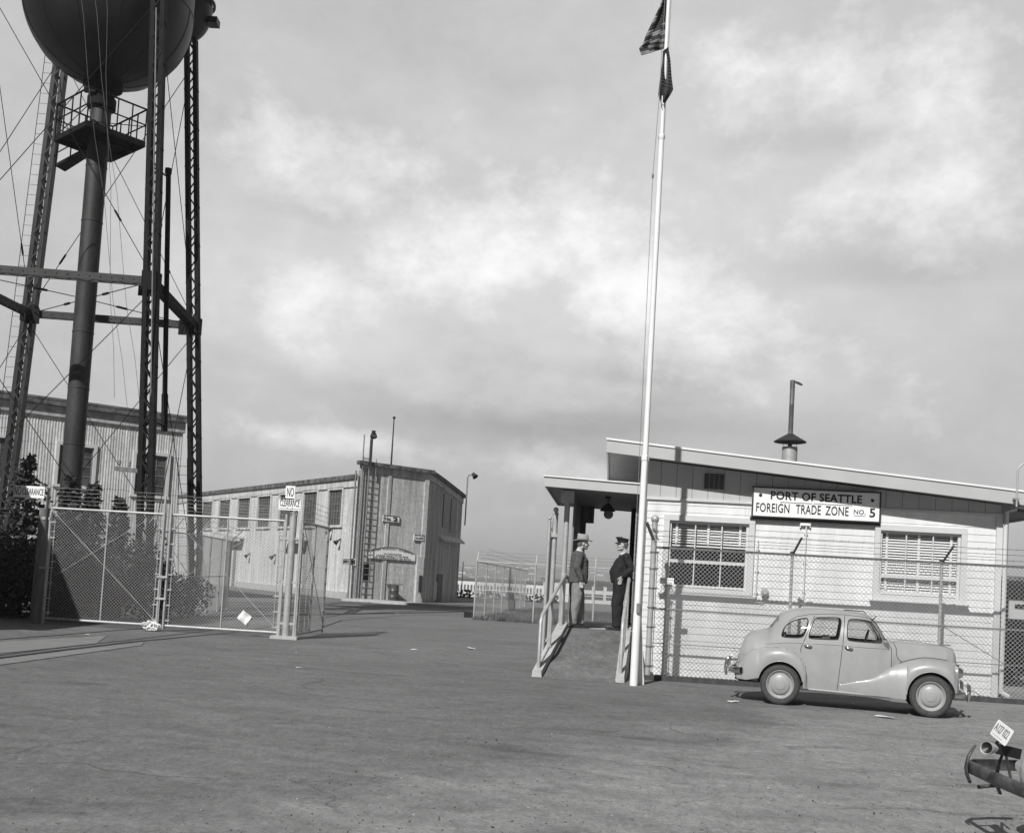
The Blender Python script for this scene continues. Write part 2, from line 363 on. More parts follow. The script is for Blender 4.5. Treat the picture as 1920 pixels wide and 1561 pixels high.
def thing(name, label, cat, loc, rz=0, group=None):
    o = bpy.data.objects.new(name, None); C.objects.link(o); o.location = loc; o.rotation_euler = (0, 0, rz); o.empty_display_size = .3
    FRAME[o.name] = Matrix.Translation(Vector(loc)) @ Matrix.Rotation(rz, 4, 'Z')
    return tag(o, label, cat, group)
def single(name, mb, m, label, cat, group=None):   # one-mesh thing with its origin at its base
    xs = [v.x for v in mb.v]; ys = [v.y for v in mb.v]; zs = [v.z for v in mb.v]
    c = Vector(((min(xs)+max(xs))/2, (min(ys)+max(ys))/2, min(zs)))
    mb.v = [v-c for v in mb.v]; o = build(name, mb, m); o.location = c; FRAME[o.name] = Matrix.Translation(c)
    return tag(o, label, cat, group)
def copy_thing(src, loc, rz=None, label=None):
    r = src.copy(); C.objects.link(r); r.location = loc
    if rz is not None: r.rotation_euler = (0, 0, rz)
    if label: r['label'] = label
    for ch in src.children:
        c = ch.copy(); C.objects.link(c); c.parent = r
        for g in ch.children: d = g.copy(); C.objects.link(d); d.parent = c
    return r
def text(mb, s, org, xd, yd, h, w=None, depth=.004, bold=0.0, align='L', space=1.0, mi=0):
    """lettering as thin solid mesh; org = lower left (or centre) of the line"""
    cu = bpy.data.curves.new('t', 'FONT'); cu.body = s; cu.extrude = .5; cu.offset = bold; cu.space_character = space; cu.resolution_u = 3
    ob = bpy.data.objects.new('t', cu); me = bpy.data.meshes.new_from_object(ob)
    vs = [v.co.copy() for v in me.vertices]; fs = [tuple(p.vertices) for p in me.polygons]
    bpy.data.objects.remove(ob); bpy.data.curves.remove(cu); bpy.data.meshes.remove(me)
    x0, x1 = min(v.x for v in vs), max(v.x for v in vs); y0, y1 = min(v.y for v in vs), max(v.y for v in vs)
    if h is None: k = w/(x1-x0); ky = k
    else: ky = h/(y1-y0); k = (w/(x1-x0)) if w else ky
    xd, yd = Vector(xd).normalized(), Vector(yd).normalized(); nd = xd.cross(yd); org = Vector(org)
    ox = (x1-x0)*k/2 if align == 'C' else 0
    return mb.add([org+xd*((v.x-x0)*k-ox)+yd*((v.y-y0)*ky)+nd*((v.z+.5)*depth) for v in vs], fs, mi=mi)
def chain(mb, o, xd, zd, Lx, Hz, sp=.078, r=.0034, hooks=None):
    """chain-link cloth on a rectangle: two families of zig wires"""
    o = Vector(o); xd = Vector(xd).normalized(); zd = Vector(zd).normalized(); nd = xd.cross(zd).normalized()
    for sg in (1, -1):
        k = -Hz if sg > 0 else 0.0
        end = Lx if sg > 0 else Lx+Hz
        while k < end:
            # line s = k + sg*t
            t0, t1 = 0.0, Hz
            if sg > 0: t0 = max(0, -k); t1 = min(Hz, Lx-k)
            else: t0 = max(0, k-Lx); t1 = min(Hz, k)
            if t1-t0 > .02:
                a = o+xd*(k+sg*t0)+zd*t0+nd*.0035*sg; b = o+xd*(k+sg*t1)+zd*t1+nd*.0035*sg
                mb.tube([a, b], r, 4, cap=False)
            k += sp
    return mb
def barbed(mb, a, b, r=.004, sag=.03, step=.13, n=10):
    a, b = Vector(a), Vector(b); L_ = (b-a).length
    mb.tube([a.lerp(b, i/n)-Vector((0, 0, sag*4*(i/n)*(1-i/n))) for i in range(n+1)], r, 4, cap=False)
    for i in range(int(L_/step)):
        q = (i+.5)*step/L_; p = a.lerp(b, q)-Vector((0, 0, sag*4*q*(1-q))); d = Vector((random.uniform(-.4, .4), random.uniform(-1, 1), random.uniform(-1, 1))).normalized()*.022
        mb.tube([p-d, p+d], r*.8, 3, cap=False)
def lerp_list(T, x):
    if x <= T[0][0]: return T[0][1]
    for (a, b), (c, d) in zip(T, T[1:]):
        if x <= c: return b+(d-b)*(x-a)/(c-a)
    return T[-1][1]
def smooth_list(T, x):
    if x <= T[0][0]: return T[0][1]
    n = len(T)
    for i in range(n-1):
        a, b = T[i]; c, d = T[i+1]
        if x <= c:
            p = T[i-1] if i > 0 else (a-(c-a), b); q = T[i+2] if i+2 < n else (c+(c-a), d)
            m0 = (d-p[1])/(c-p[0]) if c != p[0] else 0; m1 = (q[1]-b)/(q[0]-a) if q[0] != a else 0
            h = c-a; t = (x-a)/h
            return (2*t**3-3*t*t+1)*b+(t**3-2*t*t+t)*h*m0+(-2*t**3+3*t*t)*d+(t**3-t*t)*h*m1
    return T[-1][1]
Z = Vector((0, 0, 1))
# ================================================================== ground
def ground_z(y):
    if y < 92: return 0.0
    if y < 122: t = (y-92)/30; return -2.7*(3*t*t-2*t*t*t)
    return -2.7
ys = [-30, -12, -4]+[0.5*i for i in range(0, 80)]+[40, 44, 50, 60, 75, 92]+[95+3*i for i in range(10)]+[130, 180, 260, 400, 700, 1200, 2200, 3400]
xs = [-3400, -1500, -600, -250, -100, -50, -30]+[-20+1.0*i for i in range(0, 41)]+[30, 50, 100, 250, 600, 1500, 3400]
mb = MB(); mb.grid([[Vector((x, y, ground_z(y)+(.012*mnoise.noise(Vector((x*.35, y*.35, 0))) if 0 < y < 15 and abs(x) < 20 else 0))) for x in xs] for y in ys], smooth=True, flip=True)
structure(build('ground', mb, 'asphalt'))
# ================================================================== gate house
PH = radians(5.5); HU = Vector((cos(PH), -sin(PH), 0)); HV = Vector((sin(PH), cos(PH), 0))
A0 = P(1197, 1150, 20.2); A0.z = 0
def HP(u, v, z): return A0+HU*u+HV*v+Z*z
def Hpx(px, py, v=0.0):     # pixel -> (u, z) on the plane at depth offset v
    d = ray(px, py); n = HV; t = ((A0+HV*v)-CP).dot(n)/d.dot(n); p = CP+d*t
    return (p-A0).dot(HU), p.z
HAX = (HU, HV, Z)
WU = Hpx(1871, 1100)[0]     # wall length
WD = 4.9
house = thing('gatehouse', 'small white clapboard gatehouse with a grey sloping shed roof and two blinded windows', 'building', HP(WU/2, WD/2, 0), -PH)
w1 = [Hpx(*q) for q in ((1255, 973), (1403, 984), (1400, 1110), (1250, 1097))]
w2 = [Hpx(*q) for q in ((1651, 992), (1801, 1003), (1797, 1122), (1645, 1113))]
def rect(w): return ((w[0][0]+w[3][0])/2, (w[1][0]+w[2][0])/2, (w[2][1]+w[3][1])/2, (w[0][1]+w[1][1])/2)
W1 = rect(w1); W2 = rect(w2)
ZT = 3.36                   # top of clapboards
ztL = Hpx(1142, 822, -.5); ztR = Hpx(1905, 918, -.5)
def ztop(u): return ztL[1]+(ztR[1]-ztL[1])*(u-ztL[0])/(ztR[0]-ztL[0])
def board_rows(mb, org, xd, nd, L_, z0, z1, opens, ex=.135):
    z = z0
    while z < z1-.02:
        zt = min(z+ex, z1); cuts = [(0.0, L_)]
        for (a, b, c, d) in opens:
            if c < zt-.01 and d > z+.01:
                nc = []
                for (p, q) in cuts:
                    if b <= p or a >= q: nc.append((p, q)); continue
                    if a > p: nc.append((p, a))
                    if b < q: nc.append((b, q))
                cuts = nc
        for (p, q) in cuts:
            if q-p < .01: continue
            mb.hexa([org+xd*p+nd*.019+Z*z, org+xd*q+nd*.019+Z*z, org+xd*q-nd*.02+Z*z, org+xd*p-nd*.02+Z*z,
                     org+xd*p+nd*.008+Z*(zt+.006), org+xd*q+nd*.008+Z*(zt+.006), org+xd*q-nd*.02+Z*(zt+.006), org+xd*p-nd*.02+Z*(zt+.006)])
        z += ex
mb = MB(); ops = [(W1[0], W1[1], W1[2], W1[3]), (W2[0], W2[1], W2[2], W2[3])]
board_rows(mb, HP(0, 0, 0), HU, -HV, WU, .02, ZT, ops)
board_rows(mb, HP(0, 0, 0), HV, -HU, WD, .02, ZT, [(1.0, 1.9, .75, 2.9)])
board_rows(mb, HP(WU, WD, 0), -HV, HU, WD, .02, ZT, [])
board_rows(mb, HP(WU, WD, 0), -HU, HV, WU, .02, ZT, [])
build('clapboard_wall', mb, 'siding', house)
mb = MB()                                     # boarded upper band (vertical boards with gaps)
def vboards(org, xd, nd, L_, z0, ztf, step=.30):
    u = 0
    while u < L_:
        e = min(u+step-.007, L_); a, b = ztf(u), ztf(e)
        if min(a, b) > z0+.02:
            mb.hexa([org+xd*u+nd*.03+Z*z0, org+xd*e+nd*.03+Z*z0, org+xd*e-nd*.02+Z*z0, org+xd*u-nd*.02+Z*z0,
                     org+xd*u+nd*.03+Z*a, org+xd*e+nd*.03+Z*b, org+xd*e-nd*.02+Z*b, org+xd*u-nd*.02+Z*a])
        u += step
vboards(HP(0, 0, 0), HU, -HV, WU, ZT+.03, lambda u: ztop(u)-.25)
vboards(HP(0, 0, 0), HV, -HU, WD, ZT+.03, lambda u: ztop(0)-.25)
vboards(HP(WU, WD, 0), -HV, HU, WD, ZT+.03, lambda u: ztop(WU)-.25)
vboards(HP(WU, WD, 0), -HU, HV, WU, ZT+.03, lambda u: ztop(WU-u)-.25)
build('upper_boards', mb, 'panelgrey', house)
mb = MB()                                     # inner lining so that no light shows through the board gaps
mb.box(HP(WU/2, .035, 4.0-.65+.0), (WU-.1, .02, .9-.3), HAX)
build('backing_board', mb, 'panelgrey', house)
mb = MB()
mb.box(HP(WU/2, -.035, ZT+.005), (WU+.06, .05, .05), HAX)
mb.box(HP(.0, -.03, ZT/2), (.10, .062, ZT), HAX); mb.box(HP(WU-.02, -.03, ZT/2), (.11, .062, ZT), HAX)
build('corner_board', mb, 'casing', house)
mb = MB(); mb.box(HP(WU/2, WD/2, .35), (WU-.1, WD-.1, .7), HAX)
mb.box(HP(WU/2, 1.5, 1.9), (WU-.2, .05, 2.4), HAX)
build('room_interior', mb, 'roomdark', house)
# roof slab, shed sloping to the right
UL = ztL[0]; UR = WU+1.15
mb = MB(); T = .24
def roofslab(u0, u1, v0, v1, t0, th, zf):
    return [HP(u0, v0, zf(u0)-t0-th), HP(u1, v0, zf(u1)-t0-th), HP(u1, v1, zf(u1)-t0-th), HP(u0, v1, zf(u0)-t0-th),
            HP(u0, v0, zf(u0)-t0), HP(u1, v0, zf(u1)-t0), HP(u1, v1, zf(u1)-t0), HP(u0, v1, zf(u0)-t0)]
mb.hexa(roofslab(UL, UR, -.50, WD+.35, 0, .05, ztop))
rf = build('roof', mb, 'roof', house)
mb = MB(); mb.hexa(roofslab(UL, UR, -.53, -.49, .012, .25, ztop)); mb.hexa(roofslab(UL, UR, WD+.35, WD+.39, .012, .25, ztop))
mb.hexa(roofslab(UL-.035, UL, -.53, WD+.39, .012, .25, ztop)); mb.hexa(roofslab(UR, UR+.035, -.53, WD+.39, .012, .25, ztop))
build('fascia', mb, 'fascia', rf)
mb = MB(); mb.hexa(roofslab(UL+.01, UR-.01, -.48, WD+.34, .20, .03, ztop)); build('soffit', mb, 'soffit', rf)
mb = MB(); mb.hexa(roofslab(UL-.05, UR+.05, -.555, -.49, -.006, .035, ztop)); build('drip_edge', mb, 'white', rf)
# windows
def sash_window(W_, blind_to, mid):
    a, b, c, d = W_
    mb = MB(); k = .105
    mb.box(HP((a+b)/2, -.045, d+k/2), (b-a+2*k, .06, k), HAX); 
    mb.box(HP(a-k/2, -.044, (c+d)/2), (k, .056, d-c), HAX); mb.box(HP(b+k/2, -.044, (c+d)/2), (k, .056, d-c), HAX)
    mb.box(HP((a+b)/2, -.045, c-.05), (b-a+2*k, .06, .10), HAX)
    f = build('window', mb, 'casing', house)
    mb = MB(); mb.box(HP((a+b)/2, -.07, c-.115), (b-a+2*k+.1, .13, .035), HAX); build('sill', mb, 'casing', f)
    mb = MB(); t = .045
    for u in (a+t/2, b-t/2): mb.box(HP(u, .02, (c+d)/2), (t, .05, d-c), HAX)
    for z in (c+t/2+.01, d-t/2): mb.box(HP((a+b)/2, .02, z), (b-a-2*t, .05, t), HAX)
    mb.box(HP((a+b)/2, .012, mid), (b-a-2*t, .06, .06), HAX)
    for i in (1, 2): 
        u = a+(b-a)*i/3; mb.box(HP(u, .018, (mid+.03+d-t)/2), (.022, .03, d-t-mid-.03), HAX); mb.box(HP(u, .018, (mid-.03+c+t)/2), (.022, .03, mid-.03-c-t), HAX)
    build('sash', mb, 'casing', f)
    mb = MB(); mb.box(HP((a+b)/2, .022, (c+d)/2), (b-a-2*t, .004, d-c-2*t), HAX); build('pane', mb, 'glass', f)
    mb = MB(); z = d-.06; n = 0
    tilt = (HU, (HV*cos(.75)+Z*sin(.75)), (-HV*sin(.75)+Z*cos(.75)))
    while z > blind_to+.02:
        mb.box(HP((a+b)/2, .085, z), (b-a-.06, .044, .003), (HU, -HV*sin(.74)-Z*cos(.74), -HV*cos(.74)+Z*sin(.74))); z -= .050
    for u in (a+(b-a)*.10, (a+b)/2, b-(b-a)*.10): mb.box(HP(u, .055, (d+blind_to)/2), (.045, .004, d-blind_to-.06), HAX)
    mb.box(HP((a+b)/2, .085, blind_to), (b-a-.05, .03, .03), HAX)
    build('blind', mb, 'blind', f)
sash_window(W1, Hpx(1320, 1024)[1], Hpx(1325, 1054)[1]); sash_window(W2, W2[2]+.06, Hpx(1725, 1083)[1])
# louvred vent
a = Hpx(1321, 887); b = Hpx(1356, 918); mb = MB(); uc, zc = (a[0]+b[0])/2, (a[1]+b[1])/2; wv, hv = b[0]-a[0], a[1]-b[1]
mb.box(HP(uc, -.031, zc), (wv, .012, hv), HAX); v = build('vent', mb, 'black', house)
mb = MB(); 
for i in range(9): mb.box(HP(uc, -.05, zc-hv/2+hv*(i+.5)/9), (wv-.03, .022, .008), HAX)
for i in range(5): mb.box(HP(uc-wv/2+wv*i/4, -.052, zc), (.012, .02, hv), HAX)
build('louvre', mb, 'soffit', v)
# conduits, meter, brackets on the wall
def conduit(px0, py0, px1, py1, r=.012, m='casing'):
    a, b = Hpx(px0, py0), Hpx(px1, py1); mb = MB(); mb.tube([HP((a[0]+b[0])/2, -.05, a[1]), HP((a[0]+b[0])/2, -.05, b[1])], r, 8)
    for k in (.15, .5, .85): mb.box(HP((a[0]+b[0])/2, -.045, a[1]+(b[1]-a[1])*k), (.06, .03, .02), HAX)
    build('conduit', mb, m, house)
conduit(1420, 1012, 1417, 1128); conduit(1510, 978, 1506, 1132, .016)
a = Hpx(1509, 983); mb = MB(); mb.box(HP(a[0], -.06, a[1]), (.19, .05, .05), HAX); mb.box(HP(a[0]-.09, -.05, a[1]), (.02, .04, .12), HAX); mb.box(HP(a[0]+.09, -.05, a[1]), (.02, .04, .12), HAX); build('cable_clamp', mb, 'white', house)
a = Hpx(1433, 1109); mb = MB(); mb.lathe([(.0, .10), (.045, .10), (.06, .08), (.06, .03), (.072, .03), (.072, 0)], HP(a[0], -.03, a[1]), -HV, 20); mb.box(HP(a[0], -.08, a[1]-.08), (.10, .08, .05), HAX)
mb.tube([HP(a[0]-.02, -.06, a[1]-.10), HP(a[0]-.02, -.06, a[1]-.2), HP(a[0]-.16, -.05, a[1]-.2)], .01, 6); build('electric_meter', mb, 'galv', house)
# service mast with gooseneck at the right corner
uR = WU+.06; b0 = HP(uR, -.62, 0)
zz = [zfor(b0.x, b0.y, q) for q in (1060, 885, 866, 861)]
pts = [HP(uR, -.62, ztop(uR)-.32), HP(uR, -.62, zz[1])]; 
for i in range(1, 9):
    t = pi/2*i/8; pts.append(HP(uR+.16*(1-cos(t)), -.62, zz[1]+.17*sin(t)))
pts.append(HP(uR+.75, -.62, zz[1]+.17)); mb = MB(); mb.tube(pts, .018, 8); mb.box(HP(uR, -.60, ztop(uR)-.17), (.10, .09, .03), HAX)
build('service_mast', mb, 'galv', house)
mb = MB(); mb.tube([HP(uR+.02, -.10, .1), HP(uR+.02, -.10, ztop(uR)-.38), HP(uR+.25, -.3, ztop(uR)-.28)], .04, 10); mb.tube([HP(uR+.02, -.10, .12), HP(uR+.14, -.16, .04)], .04, 8); build('downpipe', mb, 'casing', house)
mb = MB(); mb.tube([HP(uR+.1, -.42, ztop(uR)-.36), HP(UR-.1, -.42, ztop(UR)-.34)], .03, 8); build('gutter_pipe', mb, 'black', house)
# chimney: drum collar, coolie hat and thin flue with open flap
ch = HP(Hpx(1480, 860, 1.6)[0], 1.6, 0); z0 = ztop((ch-A0).dot(HU))
zb, zc_, zd, ze = [zfor(ch.x, ch.y, q) for q in (838, 829, 815, 713)]
fl = build('flue', MB().lathe([(.155, z0-.1), (.155, zb), (.145, zb), (.145, z0)], (ch.x, ch.y, 0), n=24), 'galv', house)
mb = MB(); mb.lathe([(.0, zb+.13), (.325, zb+.10), (.325, zb+.115), (.06, zd+.02), (.05, zd+.02)], (ch.x, ch.y, 0), n=36); build('rain_hood', mb, 'steelmid', fl)
mb = MB(); mb.lathe([(.044, zb-.12), (.044, zb+.13)], (ch.x, ch.y, 0), n=16); mb.lathe([(.05, zd), (.047, zd+.62), (.052, zd+.63), (.047, zd+.65), (.052, ze), (.045, ze), (.045, ze-.2)], (ch.x, ch.y, 0), n=20)
for sgn in (-1, 1): mb.bar((ch.x+sgn*.14, ch.y, zb), (ch.x+sgn*.14, ch.y, zb+.12), .008)
build('flue_pipe', mb, 'flue', fl)
mb = MB(); mb.lathe([(0, .0), (.085, .0), (.085, .012), (0, .012)], (ch.x+.125, ch.y, ze-.06), (.25, -.45, .75), 20); build('flue_flap', mb, 'black', fl)
# main sign
s4 = [Hpx(*q, v=-.12) for q in ((1411, 909), (1652, 925), (1650, 982), (1409, 966))]
ua, ub = (s4[0][0]+s4[3][0])/2, (s4[1][0]+s4[2][0])/2; zt_, zb_ = (s4[0][1]+s4[1][1])/2, (s4[2][1]+s4[3][1])/2
sw, sh = ub-ua, zt_-zb_; sg = thing('sign_board', 'long white PORT OF SEATTLE sign with black lettering fixed high on the gatehouse wall', 'sign', HP((ua+ub)/2, -.09, zb_), -PH)
mb = MB(); mb.box(HP((ua+ub)/2, -.10, (zt_+zb_)/2), (sw, .05, sh), HAX); build('board', mb, 'signwhite', sg)
mb = MB(); fr = .022
for z in (zb_+fr/2, zt_-fr/2): mb.box(HP((ua+ub)/2, -.13, z), (sw+.01, .03, fr), HAX)
for u in (ua+fr/2, ub-fr/2): mb.box(HP(u, -.13, (zt_+zb_)/2), (fr, .03, sh-2*fr-.002), HAX)
mb.box(HP((ua+ub)/2, -.075, zb_-.03), (sw+.03, .05, .05), HAX); build('sign_frame', mb, 'ink', sg)
mb = MB(); 
def line(s, u0, u1, zz_, h, b): text(mb, s, HP(ua+sw*u0, -.1255, zb_+sh*zz_), HU, Z, h, w=sw*(u1-u0), depth=.006, bold=b, space=1.05)
line('PORT OF SEATTLE', .145, .855, .60, sh*.27, .022); build('lettering', mb, 'ink', sg); mb = MB()
line('FOREIGN', .035, .295, .17, sh*.30, .008); line('TRADE', .345, .54, .17, sh*.30, .008); line('ZONE', .575, .755, .17, sh*.30, .008); build('lettering', mb, 'ink', sg); mb = MB(); line('NO.', .795, .885, .25, sh*.15, .006); line('5', .915, .96, .17, sh*.30, .02)
build('lettering', mb, 'ink', sg); mb = MB(); mb.box(HP(ua+sw*.345, -.128, zb_+sh*.52), (sw*.25, .006, .008), HAX); mb.box(HP(ua+sw*.655, -.128, zb_+sh*.52), (sw*.25, .006, .008), HAX)
for i in range(4): mb.bar(HP(ua+sw*(.483+.012*i), -.127, zb_+sh*.50), HP(ua+sw*(.491+.012*i), -.127, zb_+sh*.545), .012, .006)
mb.box(HP(ua+sw*.84, -.128, zb_+sh*.20), (sw*.09, .006, .006), HAX)
build('rule_line', mb, 'ink', sg)
for u in (.065, .935): mb = MB(); mb.lathe([(0, 0), (.032, 0), (.032, .006), (0, .006)], HP(ua+sw*u, -.1255, zb_+sh*.72), -HV, 20); build('ornament', mb, 'ink', sg)
# ================================================================== porch, canopy and ramp
CV = -.22
cL = Hpx(1022, 893, CV); cLb = Hpx(1022, 911, CV); cR = Hpx(1196, 908, CV); cRb = Hpx(1196, 926, CV)
porch = thing('entrance_porch', 'raised concrete porch with a flat white-edged canopy beside the gatehouse', 'porch', HP((cL[0]-.05)/2, 2.4, 0), -PH)
PZ = .78
cu0, cu1 = cL[0], -.03
mb = MB(); zt0 = (cL[1]+cR[1])/2; zb0 = (cLb[1]+cRb[1])/2; cz = lambda u, s: (cL[1] if s else cLb[1])+((cR[1]-cL[1]) if s else (cRb[1]-cLb[1]))*(u-cu0)/(cu1-cu0)
def cslab(v0, v1, a, b, u0=cu0, u1=cu1): return [HP(u0, v0, cz(u0, 0)+a), HP(u1, v0, cz(u1, 0)+a), HP(u1, v1, cz(u1, 0)+a), HP(u0, v1, cz(u0, 0)+a), HP(u0, v0, cz(u0, 1)+b), HP(u1, v0, cz(u1, 1)+b), HP(u1, v1, cz(u1, 1)+b), HP(u0, v1, cz(u0, 1)+b)]
cvb = 4.7
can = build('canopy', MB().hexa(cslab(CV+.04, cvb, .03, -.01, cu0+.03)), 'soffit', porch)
mb = MB(); mb.hexa(cslab(CV, CV+.04, 0, 0)); mb.hexa(cslab(cvb, cvb+.04, 0, 0)); mb.hexa(cslab(CV+.04, cvb, 0, 0, cu0, cu0+.03)); build('canopy_fascia', mb, 'fascia', can)
mb = MB(); mb.hexa([p+Z*q for p, q in zip(cslab(CV-.03, cvb+.05, 0, 0, cu0-.03, cu1), [cz(cu0, 1)-cz(cu0, 0)+.004, cz(cu1, 1)-cz(cu1, 0)+.004]+[cz(cu1, 1)-cz(cu1, 0)+.004, cz(cu0, 1)-cz(cu0, 0)+.004]+[.028]*4)]); build('canopy_roofing', mb, 'white', can)
# hanging lamp
lp = P(1140, 945, 21.6); zl = cz(-1, 0)+.03
mb = MB(); mb.lathe([(.0, zl), (.06, zl), (.06, zl-.05), (.012, zl-.06), (.012, zl-.14), (.05, zl-.16), (.10, zl-.22), (.16, zl-.30), (.15, zl-.31)], (lp.x, lp.y, 0), n=20); lm = build('porch_lamp', mb, 'steelmid', porch)
mb = MB(); mb.ball((lp.x+.02, lp.y, zl-.37), (.10, .10, .10), 8, 6, False); build('lamp_globe', mb, 'winframe', lm)
# porch floor: front edge at the ramp head
FE = 20.6
pf = P(1045, 1176, FE); pr = P(1182, 1182, FE)
fu0 = (pf-A0).dot(HU); fv0 = (pf-A0).dot(HV); fu1 = -.06
mb = MB(); mb.box(HP((fu0+fu1)/2, (fv0+4.8)/2, PZ/2), (fu1-fu0, 4.8-fv0, PZ), HAX); build('porch_floor', mb, 'conc', porch)
mb = MB(); mb.box(HP((fu0+fu1)/2, fv0-.02, PZ-.03), (fu1-fu0-.02, .035, .07), HAX); build('floor_edging', mb, 'white', porch)
# columns
def column(px, Y, r=.055, top=None, name='column', m='white', z0=PZ, zt=None):
    p = P(px, 1080, Y); u = (p-A0).dot(HU); zz = zt or cz(u, 0)+.03; mb = MB(); mb.tube([(p.x, p.y, z0), (p.x, p.y, zz)], r, 16); mb.lathe([(r+.02, z0), (r+.02, z0+.03), (r, z0+.05)], (p.x, p.y, 0), n=16)
    if top: mb.box((p.x, p.y, zz-.14), (.26, .26, .22), HAX)
    return build(name, mb, m, porch), p
column(1056.5, 20.85, top=1, m='galv'); _, pb = column(1182, 24.3, .055, name='column', m='black')  # rear column coloured black to stand for the shade under the canopy
mb = MB(); mb.box(pb+Z*(2.35-pb.z)-Vector((.09, 0, 0)), (.22, .05, .07)); build('bracket', mb, 'black', porch)  # black here also stands for the canopy shade
# dark boarded screen along the left side
sc = (P(1068, 1080, 21.0)-A0).dot(HU)
mb = MB()
for i in range(15):
    v = .55+i*.26; mb.box(HP(sc+.02, v+.12, (PZ+zb0)/2+.02), (.03+.006*(i % 2), .245, zb0-PZ), HAX)
for z in (PZ+.3, 2.2): mb.box(HP(sc+.055, 2.5, z), (.04, 3.9, .10), HAX)
build('boarded_screen', mb, 'wood', porch)
mb = MB(); mb.box(HP(sc+.16, 4.45, zb0-.16), (.38, .2, .40), HAX); mb.box(HP(sc+.10, 4.45, (PZ+zb0)/2-.1), (.14, .14, zb0-PZ-.4), HAX); build('screen_post', mb, 'wood', porch)
# door on the side wall
mb = MB(); mb.box(HP(-.05, 1.45, PZ+1.03), (.05, .9, 2.06), HAX); dr = build('door', mb, 'casing', porch)
mb = MB(); mb.ball(HP(-.10, 1.12, PZ+1.0), .03); build('door_knob', mb, 'chrome', dr)
# ramp
rb = G(1000, 1266); rp = thing('entrance_ramp', 'asphalt ramp with low white concrete kerbs climbing to the porch', 'ramp', (rb.x+.7, rb.y+1, 0), -PH)
FV = fv0-.042; top_l, top_r = fu0, (pr-A0).dot(HU)
def Hg(px, py):
    p = G(px, py); return (p-A0).dot(HU), (p-A0).dot(HV)
bl0 = Hg(997, 1267); bl1 = Hg(1016, 1268); br0 = Hg(1153, 1279); br1 = Hg(1171, 1281)
bv = (bl0[1]+br0[1])/2; K = .20
def ramp_z(v): return PZ*(v-bv)/(FV-bv)
RT0, RT1 = top_l, top_r+.02
mb = MB(); rows = []
for i in range(13):
    t = i/12; v = bv-.25+(FV-bv+.25)*t; a = bl1[0]+(RT0+K-bl1[0])*t; b = br0[0]+(RT1-K-br0[0])*t
    zc2 = max(ramp_z(v), 0) if i else -.02
    rows.append([HP(a+(b-a)*j/6, v, zc2+.006+.01*(i > 1)*sin(pi*j/6)) for j in range(7)])
mb.grid(rows, flip=True); build('ramp_surface', mb, 'ramp', rp)
def kerb(a0, a1, t0, t1):
    mb = MB(); h0, h1 = .10, .10
    mb.hexa([HP(a0, bv, -.02), HP(a1, bv, -.02), HP(t1, FV, -.02), HP(t0, FV, -.02), HP(a0+.01, bv+.02, h0), HP(a1-.01, bv+.02, h0), HP(t1-.01, FV, PZ+h1), HP(t0+.01, FV, PZ+h1)])
    build('kerb', mb, 'conc', rp)
kerb(bl0[0], bl1[0], RT0, RT0+K); kerb(br0[0], br1[0], RT1-K, RT1)
def handrail(u0, ut, lab):
    def q(t, h): v = bv+.05+(FV-bv-.0)*t; return HP(u0+(ut-u0)*t, v, ramp_z(v)+h)
    t_ = thing('handrail', lab, 'handrail', q(0, 0), -PH, 'handrails of the ramp')
    mb = MB(); H_ = .98
    mb.tube([q(.05, .08), q(.05, H_-.08), q(.09, H_), q(1.0, H_+.02), q(1.12, H_-.12)], .032, 10); build('top_rail', mb, 'galv', t_)
    for t in (.45, .92): mb = MB(); mb.tube([q(t, .06), q(t, H_)], .030, 10); mb.lathe([(.045, -.01), (.045, .02), (.02, .03)], q(t, .10), n=12); build('rail_post', mb, 'galv', t_)
    mb = MB(); mb.tube([q(.06, .11), q(.45, .13)], .012, 8); build('foot_bar', mb, 'galv', t_)
handrail((bl0[0]+bl1[0])/2, RT0+K/2, 'grey pipe handrail on the left kerb of the ramp beside the man in the hat')
handrail((br0[0]+br1[0])/2, RT1-K/2, 'grey pipe handrail on the right kerb of the ramp beside the officer')
# ================================================================== cyclone fence in front of the gatehouse
FO = -1.0
fL = Hpx(1222, 1100, FO); fR_u = Hpx(1925, 1100, FO)[0]+.9
zr = (Hpx(1240, 1019, FO)[1]+Hpx(1880, 1068, FO)[1])/2
fence = thing('chain_link_fence', 'galvanised chain link fence with barbed wire in front of the white gatehouse', 'fence', HP(fL[0], FO, 0), -PH)
mb = MB(); chain(mb, HP(fL[0], FO, .05), HU, Z, fR_u-fL[0], zr-.06); build('wire_mesh', mb, 'wire', fence)
mb = MB()
for z, r in ((zr, .022), (1.28, .016), (.66, .008)): mb.tube([HP(fL[0], FO+.02, z), HP(fR_u, FO+.02, z)], r, 8)
mb.tube([HP(Hpx(1766, 1100, FO)[0], FO+.02, 1.3), HP(Hpx(1860, 1180, FO)[0]+.9, FO+.02, .3)], .008, 6)
build('rail', mb, 'galvdull', fence)
for px, t in ((1484, 0), (1766, 0)):
    u = Hpx(px, 1100, FO)[0]; mb = MB(); mb.tube([HP(u, FO+.05, 0), HP(u, FO+.05, zr+.02)], .028, 12); po = build('post', mb, 'galv', fence)
    mb = MB(); mb.bar(HP(u, FO+.03, zr), HP(u+.10, FO-.26, zr+.30), .035, .02); mb.lathe([(.045, 0), (.045, .05), (0, .07)], HP(u, FO+.05, zr), n=12); build('barb_arm', mb, 'wiredark', po)
u = fL[0]; mb = MB(); mb.tube([HP(u, FO, 0), HP(u, FO, 2.86)], .052, 14); mb.ball(HP(u, FO, 2.90), .075, 14, 10); po = build('end_post', mb, 'galv', fence)
